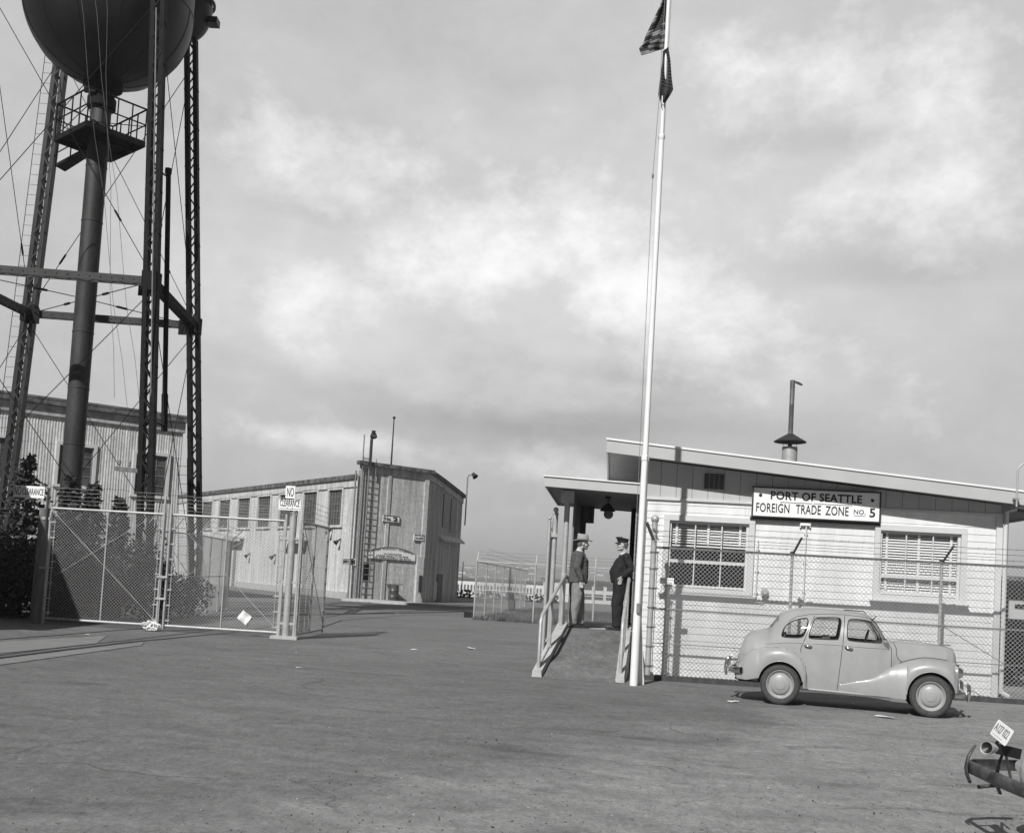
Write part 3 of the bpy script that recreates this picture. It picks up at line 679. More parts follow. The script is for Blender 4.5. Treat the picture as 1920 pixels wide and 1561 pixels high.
mb = MB(); mb.bar(HP(u, FO-.02, 2.50), HP(u-.16, FO-.30, 2.82), .05, .03); mb.tube([HP(u+.075, FO, .15), HP(u+.075, FO, zr-.1)], .008, 6)
for z in (.25, .6, .95, 1.3, 1.65, 2.0, 2.3): mb.lathe([(.062, -.015), (.066, .0), (.062, .015)], HP(u, FO, z), n=12); mb.box(HP(u+.075, FO, z), (.06, .02, .03), HAX)
mb.tube([HP(u, FO, 2.62), HP(u-.02, FO-.1, 2.72), HP(u+.06, FO-.12, 2.68), HP(u+.03, FO-.08, 2.6), HP(u+.08, FO-.05, 2.52)], .012, 6)
build('post_fittings', mb, 'galvdull', po)
mb = MB()
for k, (dz, dv) in enumerate(((.10, -.09), (.20, -.17), (.29, -.25))): barbed(mb, HP(fL[0]-.05, FO+dv, zr+dz), HP(fR_u, FO+dv, zr+dz), sag=.012)
build('barbed_wire', mb, 'wiredark', fence)
mb = MB(); mb.box(HP((fL[0]+fR_u)/2, FO-.03, .035), (fR_u-fL[0]+.1, .12, .10), HAX); build('base_timber', mb, 'wooddark', fence)
a = Hpx(1237, 1082, FO-.03); b = Hpx(1263, 1095, FO-.03); ps = thing('name_plate', 'small white plate wired to the chain link beside the end post', 'plate', HP((a[0]+b[0])/2, FO-.03, b[1]), -PH)
mb = MB(); pw, phh = b[0]-a[0], a[1]-b[1]; mb.box(HP((a[0]+b[0])/2, FO-.03, (a[1]+b[1])/2), (pw, .006, phh), HAX); build('plate', mb, 'signwhite', ps)
mb = MB(); text(mb, 'Cyclone', HP(a[0]+.02, FO-.035, b[1]+phh*.52), HU, Z, phh*.36, w=pw*.86, depth=.003); text(mb, 'Fence', HP(a[0]+pw*.36, FO-.035, b[1]+phh*.12), HU, Z, phh*.30, w=pw*.50, depth=.003); build('lettering', mb, 'winframe', ps)
# vertical lumber between flagpole and fence, hose
hs = G(1203, 1268); mb = MB()
for k in range(3): mb.tube([(hs.x+(.20-.02*k)*cos(t*pi/14)+.02*k, hs.y+(.17-.015*k)*sin(t*pi/14), .025+.03*k) for t in range(28)], .016, 8, closed=True)
single('garden_hose', mb, 'black', 'coil of black hose on the ground at the foot of the flagpole', 'hose')
# ================================================================== flagpole and flags
fb = P(1189, 1262, 17.85); fb.z = 0
fp = thing('flagpole', 'tall white flagpole standing in front of the gatehouse corner', 'flagpole', fb)
z1, z2 = zfor(fb.x, fb.y, 862), zfor(fb.x, fb.y, 260)
z3 = zfor(fb.x, fb.y, 15)+2.6
def leanx(z): return Vector((fb.x, fb.y, z))
mb = MB(); mb.tube([leanx(0), leanx(z1)], [.068, .062], 20); mb.tube([leanx(z1), leanx(z2)], [.050, .046], 20); mb.tube([leanx(z2), leanx(z3)], [.036, .030], 20); build('pole', mb, 'white', fp)
mb = MB(); mb.lathe([(.062, z1-.02), (.072, z1-.01), (.072, z1+.05), (.05, z1+.09)], (fb.x, fb.y, 0), n=20); build('collar', mb, 'white', fp)
mb = MB(); mb.lathe([(.046, z2-.03), (.058, z2), (.058, z2+.05), (.036, z2+.08)], (fb.x, fb.y, 0), n=20); build('collar', mb, 'white', fp)
mb = MB(); mb.tube([leanx(1.3)+Vector((-.10, -.1, 0)), P(1224, 330, 17.7), P(1236, 185, 17.75), leanx(z3)-Vector((.05, 0, 0))], .005, 5); mb.tube([leanx(1.3)+Vector((.02, -.1, 0)), leanx(z3)+Vector((.045, -.02, 0))], .004, 5); mb.ball(P(1224, 330, 17.7), (.02, .02, .05)); mb.box(leanx(1.3)+Vector((0, -.085, 0)), (.05, .05, .16)); build('halyard', mb, 'winframe', fp)
mb = MB(); mb.bar(fb+Vector((.16, .25, 0)), fb+Vector((.02, .05, 1.3)), .09, .05); build('base_board', mb, 'white', fp)
def flag_mesh(rows_px, mi_of, Y0, wob=.05, nu=22, nv=26, ncol=13):
    """rows_px: left and right edge pixels of rows from top to bottom"""
    mb = MB(); g = []
    for i in range(nv+1):
        t = i/nv; k = t*(len(rows_px)-1); a = min(int(k), len(rows_px)-2); f = k-a
        l = [rows_px[a][0][c]+(rows_px[a+1][0][c]-rows_px[a][0][c])*f for c in (0, 1)]; r = [rows_px[a][1][c]+(rows_px[a+1][1][c]-rows_px[a][1][c])*f for c in (0, 1)]
        row = []
        for j in range(nu+1):
            s = j/nu; px, py = r[0]+(l[0]-r[0])*s, r[1]+(l[1]-r[1])*s
            row.append(P(px, py, Y0-wob*sin(t*9+s*5)*min(1, s*3+.1)-wob*.6*sin(s*11-t*4)))
        g.append(row)
    vs = [p for r in g for p in r]; n = nu+1
    for i in range(nv):
        for j in range(nu): mb.add([vs[i*n+j], vs[i*n+j+1], vs[(i+1)*n+j+1], vs[(i+1)*n+j]], [(0, 1, 2, 3)], True, mi_of((i+.5)/nv, (j+.5)/nu))
    return mb
up = [((1246, -60), (1251, -62)), ((1240, 5), (1250, 8)), ((1226, 35), (1249, 30)), ((1211, 66), (1248, 52)), ((1205, 84), (1247, 70)), ((1198, 90), (1246, 82)), ((1203, 104), (1244, 92))]
mb = flag_mesh(up, lambda t, s: 0 if t < .42 and s < .75 else int(t*13+s*1.2) % 2, 17.85, ncol=9)
f1 = single('flag', mb, ['flagdark', 'flaglight'], 'large striped flag blowing to the left near the top of the pole', 'flag')
lo = [((1243, 96), (1253, 88)), ((1242, 115), (1257, 112)), ((1239, 135), (1259, 140)), ((1236, 160), (1262, 168)), ((1234, 178), (1258, 176)), ((1237, 186), (1249, 190)), ((1241, 197), (1244, 197))]
mb = flag_mesh(lo, lambda t, s: 1 if (t > .8 and s > .72) else 0, 17.80, .04)
f2 = single('flag', mb, ['flagdark', 'flaglight'], 'small dark flag hanging limp below the striped flag', 'flag')
for f in (f1, f2):
    md = f.modifiers.new('thick', 'SOLIDIFY'); md.thickness = .006
# ================================================================== main gates
def at(px, py, Y): return P(px, py, Y)
gl = G(68, 1168); gm = G(302, 1176); gr = G(535, 1197)
GA = (gr-gl); GA.z = 0; GU = GA.normalized(); GN = Vector((-GU.y, GU.x, 0)); GANG = atan2(GU.y, GU.x)
def GP(s, n, z): return gl+GU*s+GN*n+Z*z
def gx(px, py=1080):
    d = ray(px, py); t = (gl-CP).dot(GN)/d.dot(GN); p = CP+d*t; return (p-gl).dot(GU), p.z
GTOP = (gx(200, 959)[1]+gx(430, 969)[1])/2
def gate_leaf(s0, s1, label, o=None, ax=GU, nrm=GN, zb=.13, zt=GTOP, mesh=True, rods=True, name='gate_leaf'):
    """framed chain-link leaf from local s0..s1 along ax"""
    o = o or gl; Lx = s1-s0
    Q = lambda s, n, z: o+ax*s+nrm*n+Z*z
    t = thing(name, label, 'gate', Q((s0+s1)/2, 0, 0), atan2(ax.y, ax.x))
    mb = MB(); r = .030; mb.tube([Q(s0, 0, zb), Q(s1, 0, zb)], r, 10); mb.tube([Q(s0, 0, zt), Q(s1, 0, zt)], r, 10)
    mb.tube([Q(s0, 0, zb-.08), Q(s0, 0, zt+.02)], r, 10); mb.tube([Q(s1, 0, zb-.08), Q(s1, 0, zt+.02)], r, 10); build('frame', mb, 'galv', t)
    mb = MB(); m = (s0+s1)/2; mb.tube([Q(m, 0, zb), Q(m, 0, zt)], .020, 8); build('centre_post', mb, 'galv', t)
    mb = MB(); chain(mb, Q(s0+.03, .012, zb+.02), ax, Z, Lx-.06, zt-zb-.04); build('wire_mesh', mb, 'wire', t)
    mb = MB()
    if rods: mb.tube([Q(s0, -.03, zt-.03), Q(s1, -.03, zb+.05)], .007, 6); mb.tube([Q(s0+.2, -.03, zb+1.0), Q(s1-.4, -.035, zt-.15)], .005, 6)
    for s, sg in ((s0, 1), (s1, -1)):
        mb.tube([Q(s+sg*.10, -.01, zb+.05), Q(s+sg*.10, -.01, zt-.25)], .010, 6)
        for k in range(7): mb.box(Q(s+sg*.06, -.01, zb+.12+k*(zt-zb-.45)/6), (.14, .05, .03), (ax, nrm, Z))
    build('tension_bar', mb, 'galv', t)
    return t
sm = (gx(300, 1080)[0]+gx(314, 1080)[0])/2
g1 = gate_leaf(.16, sm-.075, 'left chain link gate leaf, closed, hanging on the brown timber post')
g2 = gate_leaf(sm+.085, gx(529)[0]-.02, 'right chain link gate leaf, closed, with a sheet of paper on its mesh')
# meeting pipes and latch
mb = MB(); mb.tube([GP(sm-.075, -.045, .05), GP(sm-.075, -.045, zfor(GP(sm, 0, 0).x, GP(sm, 0, 0).y, 931))], .026, 10); a = build('stile', mb, 'galv', g1)
mb = MB(); mb.tube([GP(sm+.085, -.045, .05), GP(sm+.085, -.045, zfor(GP(sm, 0, 0).x, GP(sm, 0, 0).y, 934))], .026, 10); a = build('stile', mb, 'galv', g2)
mb = MB()
for z in (.75, 1.25): mb.box(GP(sm, -.085, z), (.24, .04, .05), (GU, GN, Z))
mb.tube([GP(sm-.02, -.09, .1), GP(sm-.02, -.09, 1.3)], .012, 6); build('latch', mb, 'galv', g1)
# posts
tp = thing('timber_gate_post', 'thick brown timber post at the left end of the gates', 'post', GP(-.02, 0, 0), GANG)
mb = MB(); mb.tube([GP(-.05, .05, 0), GP(-.05, .05, gx(75, 952)[1])], [.13, .11], 14); build('post', mb, 'wood', tp)
mb = MB(); mb.tube([GP(.15, -.02, .0), GP(.15, -.02, GTOP-.1)], .03, 10); mb.box(GP(.05, -.03, GTOP-.25), (.22, .06, .06), (GU, GN, Z)); mb.box(GP(.05, -.03, 1.3), (.22, .06, .05), (GU, GN, Z)); build('hinge_pipe', mb, 'galv', tp)
pg = gx(543, 1080)[0]; ptop = gx(548, 962)[1]
sp = thing('steel_gate_post', 'thick round steel post between the closed leaf and the swung-back leaf', 'post', GP(pg, 0, 0), GANG)
mb = MB(); mb.tube([GP(pg, 0, 0), GP(pg, 0, ptop)], .083, 20); mb.lathe([(.095, 0), (.095, .03), (.0, .06)], GP(pg, 0, ptop), n=20); build('post', mb, 'galv', sp)
mb = MB(); mb.tube([GP(pg-.16, -.01, 0), GP(pg-.16, -.01, ptop-.02)], .030, 10); mb.tube([GP(pg+.19, -.01, 0), GP(pg+.19, -.01, ptop-.15)], .034, 10); mb.lathe([(.04, 0), (.04, .03), (0, .05)], GP(pg-.16, -.01, ptop-.02), n=12)
for z in (.35, 1.3, 2.3): mb.box(GP(pg, -.01, z), (.44, .05, .05), (GU, GN, Z))
build('hinge_pipe', mb, 'galv', sp)
mb = MB(); mb.box(GP(pg, 0, .035), (.62, .40, .07), (GU, GN, Z)); build('base_plate', mb, 'conc', sp)
# swung-back leaf: runs away from the camera
o1 = GP(pg+.22, .0, 0); e1 = P(609, 1100, 26.9); e1.z = 0; av = (e1-o1); lv = av.length; av.normalize(); nv_ = Vector((-av.y, av.x, 0))
g3 = gate_leaf(0.0, lv, 'third chain link gate leaf, swung back open beside the steel post', o=o1, ax=av, nrm=nv_, zb=.12, zt=gx(556, 976)[1]-.02)
mb = MB()
for k in range(5): barbed(mb, o1+Z*(GTOP+.06+k*.12)+av*.1, o1+av*lv+Z*(GTOP+.0+k*.12), .003, .01)
mb.tube([o1+av*lv+Z*GTOP, o1+av*lv+Z*(GTOP+.6)], .016, 6)
build('barbed_wire', mb, 'wiredark', g3)
mb = MB()
for k in range(5): barbed(mb, GP(.2, 0, GTOP+.12+k*.09), GP(sm-.1, 0, GTOP+.12+k*.09), .0028, .01)
build('barbed_wire', mb, 'wire', g1)
mb = MB()
for k in range(5): barbed(mb, GP(sm+.1, 0, GTOP+.12+k*.09), GP(pg-.16, 0, GTOP+.06+k*.06), .0028, .01)
build('barbed_wire', mb, 'wire', g2)
# rope bundle at the meeting of the leaves
rc = G(281, 1183); mb = MB()
for k in range(9):
    c = rc+Vector((random.uniform(-.14, .16), random.uniform(-.08, .06), 0)); a0 = random.uniform(0, 6)
    rx, rz = random.uniform(.06, .14), random.uniform(.05, .12); tw = random.uniform(-1, 1)
    mb.tube([c+Vector((rx*cos(t*.5+a0), .07*sin(t*.9+a0)*tw, .13+random.uniform(-.012, .012)+rz*sin(t*.5+a0))) for t in range(13)], .016, 6, closed=True)
ch_ = single('rope_bundle', mb, 'paper', 'tangled bundle of pale rope at the foot of the closed gate leaves', 'rope')
pc = gx(459, 1157); mb = MB(); w_ = .13
pts = []
for i in range(6):
    row = []
    for j in range(6):
        a_, b_ = (i/5-.5)*.26, (j/5-.5)*.24; an = .62
        row.append(GP(pc[0]+a_*cos(an)-b_*sin(an), -.03-.02*sin(i*1.3)-.015*cos(j*1.7), pc[1]-(a_*sin(an)+b_*cos(an))))
    pts.append(row)
mb.grid(pts); pa = single('paper_sheet', mb, 'paper', 'crumpled white sheet of paper caught on the mesh of the closed gate', 'paper')
# signs NO CLEARANCE
sr = thing('clearance_sign', 'white NO CLEARANCE sign in two boards standing on top of the steel gate post', 'sign', GP(pg, -.09, ptop), GANG)
GX3 = (GU, GN, Z)
a = gx(526, 936); b = gx(566, 958); n1 = gx(539, 911); n2 = gx(555, 935)
mb = MB(); mb.box(GP((a[0]+b[0])/2, -.11, (a[1]+b[1])/2), (b[0]-a[0], .03, a[1]-b[1]), GX3); mb.box(GP((n1[0]+n2[0])/2, -.105, (n1[1]+n2[1])/2), (n2[0]-n1[0], .03, n1[1]-n2[1]), GX3); build('board', mb, 'signwhite', sr)
mb = MB(); text(mb, 'CLEARANCE', GP(a[0]+.03, -.127, b[1]+.085), GU, Z, .17, w=(b[0]-a[0])*.88, depth=.004, bold=.003); build('lettering', mb, 'ink', sr); mb = MB(); text(mb, 'NO', GP(n1[0]+.035, -.122, n2[1]+.04), GU, Z, .21, w=(n2[0]-n1[0])*.72, depth=.004, bold=.004)
for z in (.035, a[1]-b[1]-.035): mb.box(GP((a[0]+b[0])/2, -.127, b[1]+z), (b[0]-a[0]-.03, .004, .008), GX3)
for q in (.40, .62): mb.ball(GP(a[0]+(b[0]-a[0])*q, -.127, b[1]+.05), (.012, .006, .012))
build('lettering', mb, 'ink', sr)
mb = MB(); mb.box(GP(pg-.04, -.07, ptop+.2), (.05, .04, .5), GX3); mb.box(GP(pg+.08, -.07, ptop+.1), (.05, .04, .3), GX3); build('bracket', mb, 'wood', sr)
sl = thing('clearance_sign', 'white NO CLEARANCE board in one line on the brown timber post at far left', 'sign', GP(.0, -.1, gx(75, 952)[1]), GANG)
a = gx(32, 910); b = gx(88, 935)
mb = MB(); mb.box(GP((a[0]+b[0])/2, -.12, (a[1]+b[1])/2), (b[0]-a[0], .03, a[1]-b[1]), GX3); build('board', mb, 'signwhite', sl)
mb = MB(); text(mb, 'NO', GP(a[0]+.02, -.137, b[1]+.05), GU, Z, .2, w=(b[0]-a[0])*.22, depth=.004); build('lettering', mb, 'ink', sl); mb = MB(); text(mb, 'CLEARANCE', GP(a[0]+(b[0]-a[0])*.29, -.137, b[1]+.07), GU, Z, .15, w=(b[0]-a[0])*.68, depth=.004); build('lettering', mb, 'ink', sl)
mb = MB(); mb.tube([GP(.08, -.08, gx(75, 960)[1]-.3), GP(.08, -.08, a[1]-.02)], .025, 8); build('bracket', mb, 'wooddark', sl)
# ================================================================== inner fence behind the gates (barbed top, runs away)
def fence_run(name, label, pts, H, nposts, arm, group=None, m='galv', mesh=True, rail2=None, wr=.0034, sp=.085, armdir=None, barbs=3):
    o = Vector(pts[0]); c = (Vector(pts[0])+Vector(pts[-1]))/2; t = thing(name, label, 'fence', (c.x, c.y, min(o.z, c.z)), 0, group)
    seg = []
    for a_, b_ in zip(pts, pts[1:]): seg.append((Vector(a_), Vector(b_)))
    mbm, mbr, mbb = MB(), MB(), MB(); 
    for (a_, b_), n_ in zip(seg, nposts):
        d = (b_-a_); Lx = d.length; d.normalize(); nd = Vector((d.y, -d.x, 0))*(armdir or 1)
        if mesh: chain(mbm, a_+Z*.05, d, Z, Lx, H-.06, sp, wr)
        mbr.tube([a_+Z*H, b_+Z*H], .022, 6)
        if rail2: mbr.tube([a_+Z*rail2, b_+Z*rail2], .018, 6)
        for i in range(n_+1):
            p = a_.lerp(b_, i/n_); mb = MB(); mb.tube([p, p+Z*(H+.02)], .035, 8); 
            if arm: mb.bar(p+Z*H, p+Z*(H+arm)+nd*arm*.9, .035, .02)
            build('post', mb, m, t)
        if arm:
            for k in range(barbs): f = (k+1)/barbs; barbed(mbb, a_+Z*(H+arm*f)+nd*arm*.9*f, b_+Z*(H+arm*f)+nd*arm*.9*f, .0035, .01, .25, 4)
    if mesh: build('wire_mesh', mbm, 'wire', t)
    build('rail', mbr, 'galv', t)
    if arm: build('barbed_wire', mbb, 'wiredark', t)
    return t
p0 = G(305, 1142); p1 = G(366, 1130); p2 = G(424, 1121); p3 = P(432, 1100, p2.y+9); p3.z = 0
p0 = P(262, 1100, 29.5); p0.z = 0; p1 = P(366, 1100, 31.5); p1.z = 0; p2 = P(428, 1100, 38); p2.z = 0
fence_run('inner_fence', 'chain link fence with angled barbed wire arms running away behind the gates', [p0, p1, p2], 2.45, [2, 3], .42, rail2=1.2)
# ================================================================== water tower
YF = 30.0
FRs = P(284, 528, YF); zs = FRs.z; Wt = .18*YF
_r = radians(4.2); tc_ = FRs-Vector((cos(_r), sin(_r), 0))*Wt/2+Vector((-sin(_r), cos(_r), 0))*Wt/2; tc_.z = 0; rx_ = P(160, 560, tc_.y).x
tower = thing('water_tower', 'tall dark steel water tower on four lattice legs rising behind the left gates', 'water tower', tc_)
ROT = radians(4.2); EX = Vector((cos(ROT), sin(ROT), 0)); EY = Vector((-sin(ROT), cos(ROT), 0)); hw_s = Wt/2; BAT = 1/15.0
def tl(ix, iy, z): h = hw_s-BAT*(z-zs); return tc_+EX*ix*h+EY*iy*h+Z*z-(EX*.75 if ix < 0 and iy < 0 else Z*0)
tank_bz = zfor(tc_.x, tc_.y, 158); R_T = 147/1980*(tc_.y+1.8)
cz_ = tank_bz+R_T
LTOP = {(1, -1): cz_+.6, (1, 1): cz_+.2, (-1, -1): cz_+.6, (-1, 1): cz_+.2}
def lattice(p0, p1, w, dpt, ch, xax, yax, n, name, m='steeldark', faces=('f', 'b')):
    """two channels joined by zigzag lacing; p0..p1 axis"""
    mb = MB(); p0, p1 = Vector(p0), Vector(p1); ax = (p1-p0).normalized()
    def pt(t, a, b): return p0.lerp(p1, t)+xax*a+yax*b
    for sgn in (-1, 1):
        a = sgn*(w/2-ch/2); mb.hexa([pt(0, a-ch/2, -dpt/2), pt(0, a+ch/2, -dpt/2), pt(0, a+ch/2, dpt/2), pt(0, a-ch/2, dpt/2), pt(1, a-ch/2, -dpt/2), pt(1, a+ch/2, -dpt/2), pt(1, a+ch/2, dpt/2), pt(1, a-ch/2, dpt/2)])
    Ll = (p1-p0).length
    for f in faces:
        b = -dpt/2-.006 if f == 'f' else dpt/2+.006
        for i in range(n):
            t0, t1 = i/n, (i+1)/n; s0 = -1 if i % 2 == 0 else 1
            mb.bar(pt(t0, s0*(w/2-ch/2), b), pt(t1, -s0*(w/2-ch/2), b), .012, .045, up=xax)
    for i in range(int(Ll/1.3)):       # batten plates with rivet heads
        t = (i+.5)*1.3/Ll
        for sgn in (-1, 1): mb.box(pt(t, sgn*(w/2+.012), 0), (.03, dpt*.55, .05), (xax, yax, ax))
    return build(name, mb, m, tower)
X_, Y_ = EX, EY
LW = .41
for (ix, iy) in ((1, -1), (1, 1), (-1, -1), (-1, 1)):
    base, top = tl(ix, iy, 0), tl(ix, iy, LTOP[(ix, iy)])
    lattice(base, top, LW, .34, .13, X_, Y_, 44, 'leg', m='steeldark' if (ix, iy) != (-1, 1) else 'steelmid')
    mb = MB(); mb.box(base+Z*.35, (.9, .9, .7)); build('footing', mb, 'conc', tower)
# struts
def strut(a, b, m='steeldark'):
    a, b = Vector(a), Vector(b); d = (b-a).normalized(); side = d.cross(Z).normalized(); mb = MB()
    for sgn in (-1, 1): mb.bar(a+side*sgn*.13, b+side*sgn*.13, .04, .21)
    n = int((b-a).length/.30)
    for i in range(n):
        s0 = -1 if i % 2 == 0 else 1
        mb.bar(a.lerp(b, i/n)+side*s0*.13-Z*.1, a.lerp(b, (i+1)/n)-side*s0*.13-Z*.1, .04, .012)
    for i in range(n): mb.ball(a.lerp(b, (i+.5)/n)+side*.155, .02, 6, 4); mb.ball(a.lerp(b, (i+.5)/n)-side*.155, .02, 6, 4)
    build('strut', mb, m, tower)
for a, b, m in (((-1, -1), (1, -1), 'steelmid'), ((-1, 1), (1, 1), 'steelmid'), ((1, -1), (1, 1), 'steeldark'), ((-1, -1), (-1, 1), 'steelmid')): strut(tl(*a, zs), tl(*b, zs), m)
mb = MB()
for (ix, iy) in ((1, -1), (1, 1), (-1, -1), (-1, 1)):
    mb = MB(); p = tl(ix, iy, zs); mb.box(p+Vector((-ix*.30, -iy*.2, -.12)), (.26, .05, .5)); mb.box(p+Vector((-ix*.05, -iy*.30, -.12)), (.05, .26, .5)); mb.box(p, (LW+.05, .38, .55))
    build('gusset_plate', mb, 'steeldark', tower)
# bracing rods with turnbuckles
mb = MB()
def rod(a, b, r=.012, tb=.8):
    a, b = Vector(a), Vector(b); mb.tube([a, b], r, 6); c = a.lerp(b, tb); d = (b-a).normalized(); mb.tube([c-d*.22, c-d*.16, c+d*.16, c+d*.22], [r, r*2.8, r*2.8, r], 6)
zu, zlw = cz_-R_T*.3, .8
for a, b in (((-1, -1), (1, -1)), ((-1, 1), (1, 1)), ((1, -1), (1, 1)), ((-1, -1), (-1, 1))):
    rod(tl(*a, zu), tl(*b, zs+.2)); rod(tl(*b, zu), tl(*a, zs+.2)); rod(tl(*a, zs-.3), tl(*b, zlw)); rod(tl(*b, zs-.3), tl(*a, zlw))
rc_ = Vector((tc_.x, tc_.y, zs))
for q in ((1, -1), (1, 1), (-1, -1), (-1, 1)): p = tl(*q, zs); d = (p-rc_).normalized(); rod(rc_+d*.34, p, .014, .25)
build('tie_rod', mb, 'steeldark', tower)
# riser, tank
RR = .31
mb = MB(); zc1 = zfor(tc_.x, tc_.y, 192)
prof = [(RR, 0)]; z = 1.5
while z < zc1-1: prof += [(RR, z), (RR+.012, z+.01), (RR+.012, z+.05), (RR, z+.06)]; z += 1.75
prof += [(RR, zc1-.02)]
mb.lathe(prof, (tc_.x, tc_.y, 0), n=36); build('riser_pipe', mb, 'riser', tower)
mb = MB(); mb.lathe([(RR+.02, zc1-.25), (RR+.12, zc1-.2), (RR+.12, zc1+.1), (RR+.06, zc1+.12), (RR+.06, zc1+.3), (RR+.28, zc1+.45), (RR+.28, tank_bz+.25)], (tc_.x, tc_.y, 0), n=36); mb.box((tc_.x-.2, tc_.y-.45, zc1+.3), (.35, .12, .4)); build('expansion_joint', mb, 'steeldark', tower)
mb = MB(); prof = []
for i in range(33):
    a = pi/2*i/32; prof.append((max(R_T*sin(a), .001), cz_-R_T*cos(a)))
prof += [(R_T+.02, cz_+.01), (R_T+.02, cz_+.09), (R_T, cz_+.10)]
for k in range(3): prof += [(R_T, cz_+1.6*(k+1)-.05), (R_T+.015, cz_+1.6*(k+1)-.04), (R_T+.015, cz_+1.6*(k+1)+.03), (R_T, cz_+1.6*(k+1)+.04)]
prof += [(R_T, cz_+5.4), (R_T+.25, cz_+5.4), (0.01, cz_+7.0)]
mb.lathe(prof, (tc_.x, tc_.y, 0), n=72)
for k in range(12):        # riveted meridian seams
    a = 2*pi*k/12; mb.tube([Vector((tc_.x+(R_T+.004)*sin(b)*cos(a), tc_.y+(R_T+.004)*sin(b)*sin(a), cz_-(R_T+.004)*cos(b))) for b in [pi/2*j/20 for j in range(3, 21)]], .012, 4, cap=False)
build('tank', mb, 'tank', tower)
lb = P(345, 16, tc_.y+2.6); mb = MB(); mb.ball(lb, (.95, .9, 1.15), 32, 20); mb.lathe([(.95, -.05), (1.04, -.03), (1.04, .03), (.95, .05)], lb+Z*.25, n=32)
fp_ = P(400, 42, tc_.y+2.6); mb.box(fp_, (.35, .4, .22)); build('side_vessel', mb, 'tank', tower)
# walkway deck around the riser
dz = zfor(tc_.x, tc_.y, 262)
D_ = [G(103, 257, dz), G(163, 227, dz), G(271, 267, dz), G(207, 296, dz)]
dk = MB(); cen = (D_[0]+D_[1]+D_[2]+D_[3])/4
for i in range(26):
    t0, t1 = i/26, (i+.72)/26; a0, a1 = D_[0].lerp(D_[3], t0), D_[0].lerp(D_[3], t1); b0, b1 = D_[1].lerp(D_[2], t0), D_[1].lerp(D_[2], t1)
    dk.hexa([a0, b0, b1, a1, a0+Z*.04, b0+Z*.04, b1+Z*.04, a1+Z*.04])
for i in range(4): dk.bar(D_[i]-Z*.07, D_[(i+1) % 4]-Z*.07, .07, .16)
for t in (.3, .7): dk.bar(D_[0].lerp(D_[1], t)-Z*.11, D_[3].lerp(D_[2], t)-Z*.11, .06, .12)
deck = build('walkway', dk, 'steeldark', tower)
rl = MB()
for i in range(4):
    a, b = D_[i], D_[(i+1) % 4]
    for h in (.55, 1.05): rl.tube([a+Z*h, b+Z*h], .028 if h > 1 else .022, 6)
    for t in (0, .25, .5, .75): rl.tube([a.lerp(b, t), a.lerp(b, t)+Z*1.05], .022, 6)
    rl.tube([a+Z*.0, b+Z*.5], .014, 5)
build('railing', rl, 'steeldark', deck)
dz2 = zfor(tc_.x-.9, tc_.y+.9, 300); E_ = [G(104, 312, dz2), G(160, 282, dz2), G(176, 288, dz2), G(122, 322, dz2)]
dk = MB(); dk.hexa([*E_, *[p+Z*.1 for p in E_]]); 
for i in (0, 1): dk.tube([E_[i], E_[i]+Z*.95], .022, 6); dk.tube([E_[0].lerp(E_[1], .5*i), E_[0].lerp(E_[1], .5*i)+Z*.95], .022, 6)
dk.tube([E_[0]+Z*.95, E_[1]+Z*.95], .028, 6); dk.tube([E_[0]+Z*.45, E_[1]+Z*.45], .02, 6); build('lower_walkway', dk, 'steeldark', tower)
# ladders on two legs
def ladder(mb, a, b, w, side, r=.011, step=.34, rr=.007):
    a, b = Vector(a), Vector(b); side = Vector(side).normalized(); L_ = (b-a).length
    for s in (-1, 1): mb.tube([a+side*s*w/2, b+side*s*w/2], r, 6)
    for i in range(int(L_/step)): p = a.lerp(b, (i+.5)*step/L_); mb.tube([p-side*w/2, p+side*w/2], rr, 5)
mb = MB(); ladder(mb, tl(-1, 1, 1.5)+Vector((-.36, -.1, 0)), tl(-1, 1, cz_-.8)+Vector((-.36, -.1, 0)), .30, X_); build('ladder', mb, 'steelmid', tower)
mb = MB(); zt9 = zfor(*tl(1, 1, 2).xy, 862); ladder(mb, tl(1, 1, .8)+Vector((-.40, -.15, 0)), tl(1, 1, zt9)+Vector((-.36, -.15, 0)), .30, X_, step=.30); build('ladder', mb, 'steeldark', tower)
# tall dark vent pipe clamped to the front leg
yv = YF+.9; a, b = P(308, 808, yv), P(316, 318, yv); mb = MB(); mb.tube([a, a+(b-a)*.14], .095, 14); mb.tube([a+(b-a)*.14, b], .074, 14); mb.lathe([(.1, -.12), (.1, .03), (.0, .06)], b, n=14)
for t in (.02, .97): c = a.lerp(b, t); mb.bar(c, Vector((tl(1, -1, c.z).x, tl(1, -1, c.z).y, c.z)), .04)
build('vent_pipe', mb, 'steeldark', tower)
mb = MB()
for px0, py0, px1, py1 in ((140, -90, 238, 770), (166, -90, 262, 770), (196, -90, 213, 745)):
    y0 = tc_.y-3.4; a, b = P(px0, py0, y0), P(px1, py1, tc_.y+1)
    mb.tube([a.lerp(b, i/8)+Vector((.05*sin(i*1.9), 0, 0)) for i in range(9)], .007, 4)
a = P(293, 15, YF-.35); mb.tube([a, P(280, 940, YF-.35)], .02, 6); build('cable', mb, 'winframe', tower)
# electric crossarm on the front leg
c0, c1 = P(216, 878, YF), P(258, 884, YF); cr = MB(); cr.bar(c0, c1+Vector((.5, 0, 0)), .10, .12); ca = build('crossarm', cr, 'wood', tower)
mb = MB()
for t in (.18, .62):
    p = c0.lerp(c1, t)+Z*.06; mb.lathe([(.02, 0), (.02, .08), (.05, .09), (.035, .14), (.05, .15), (.03, .21), (0, .22)], p, n=12); build('insulator', mb, 'winframe', ca); mb = MB()
for px in (272, 284): a = P(px, 900, YF-.3); mb.tube([Vector((a.x, a.y, .3)), a, a+Vector((-.15, 0, .15))], .02, 6)
build('cable', mb, 'galv', tower)
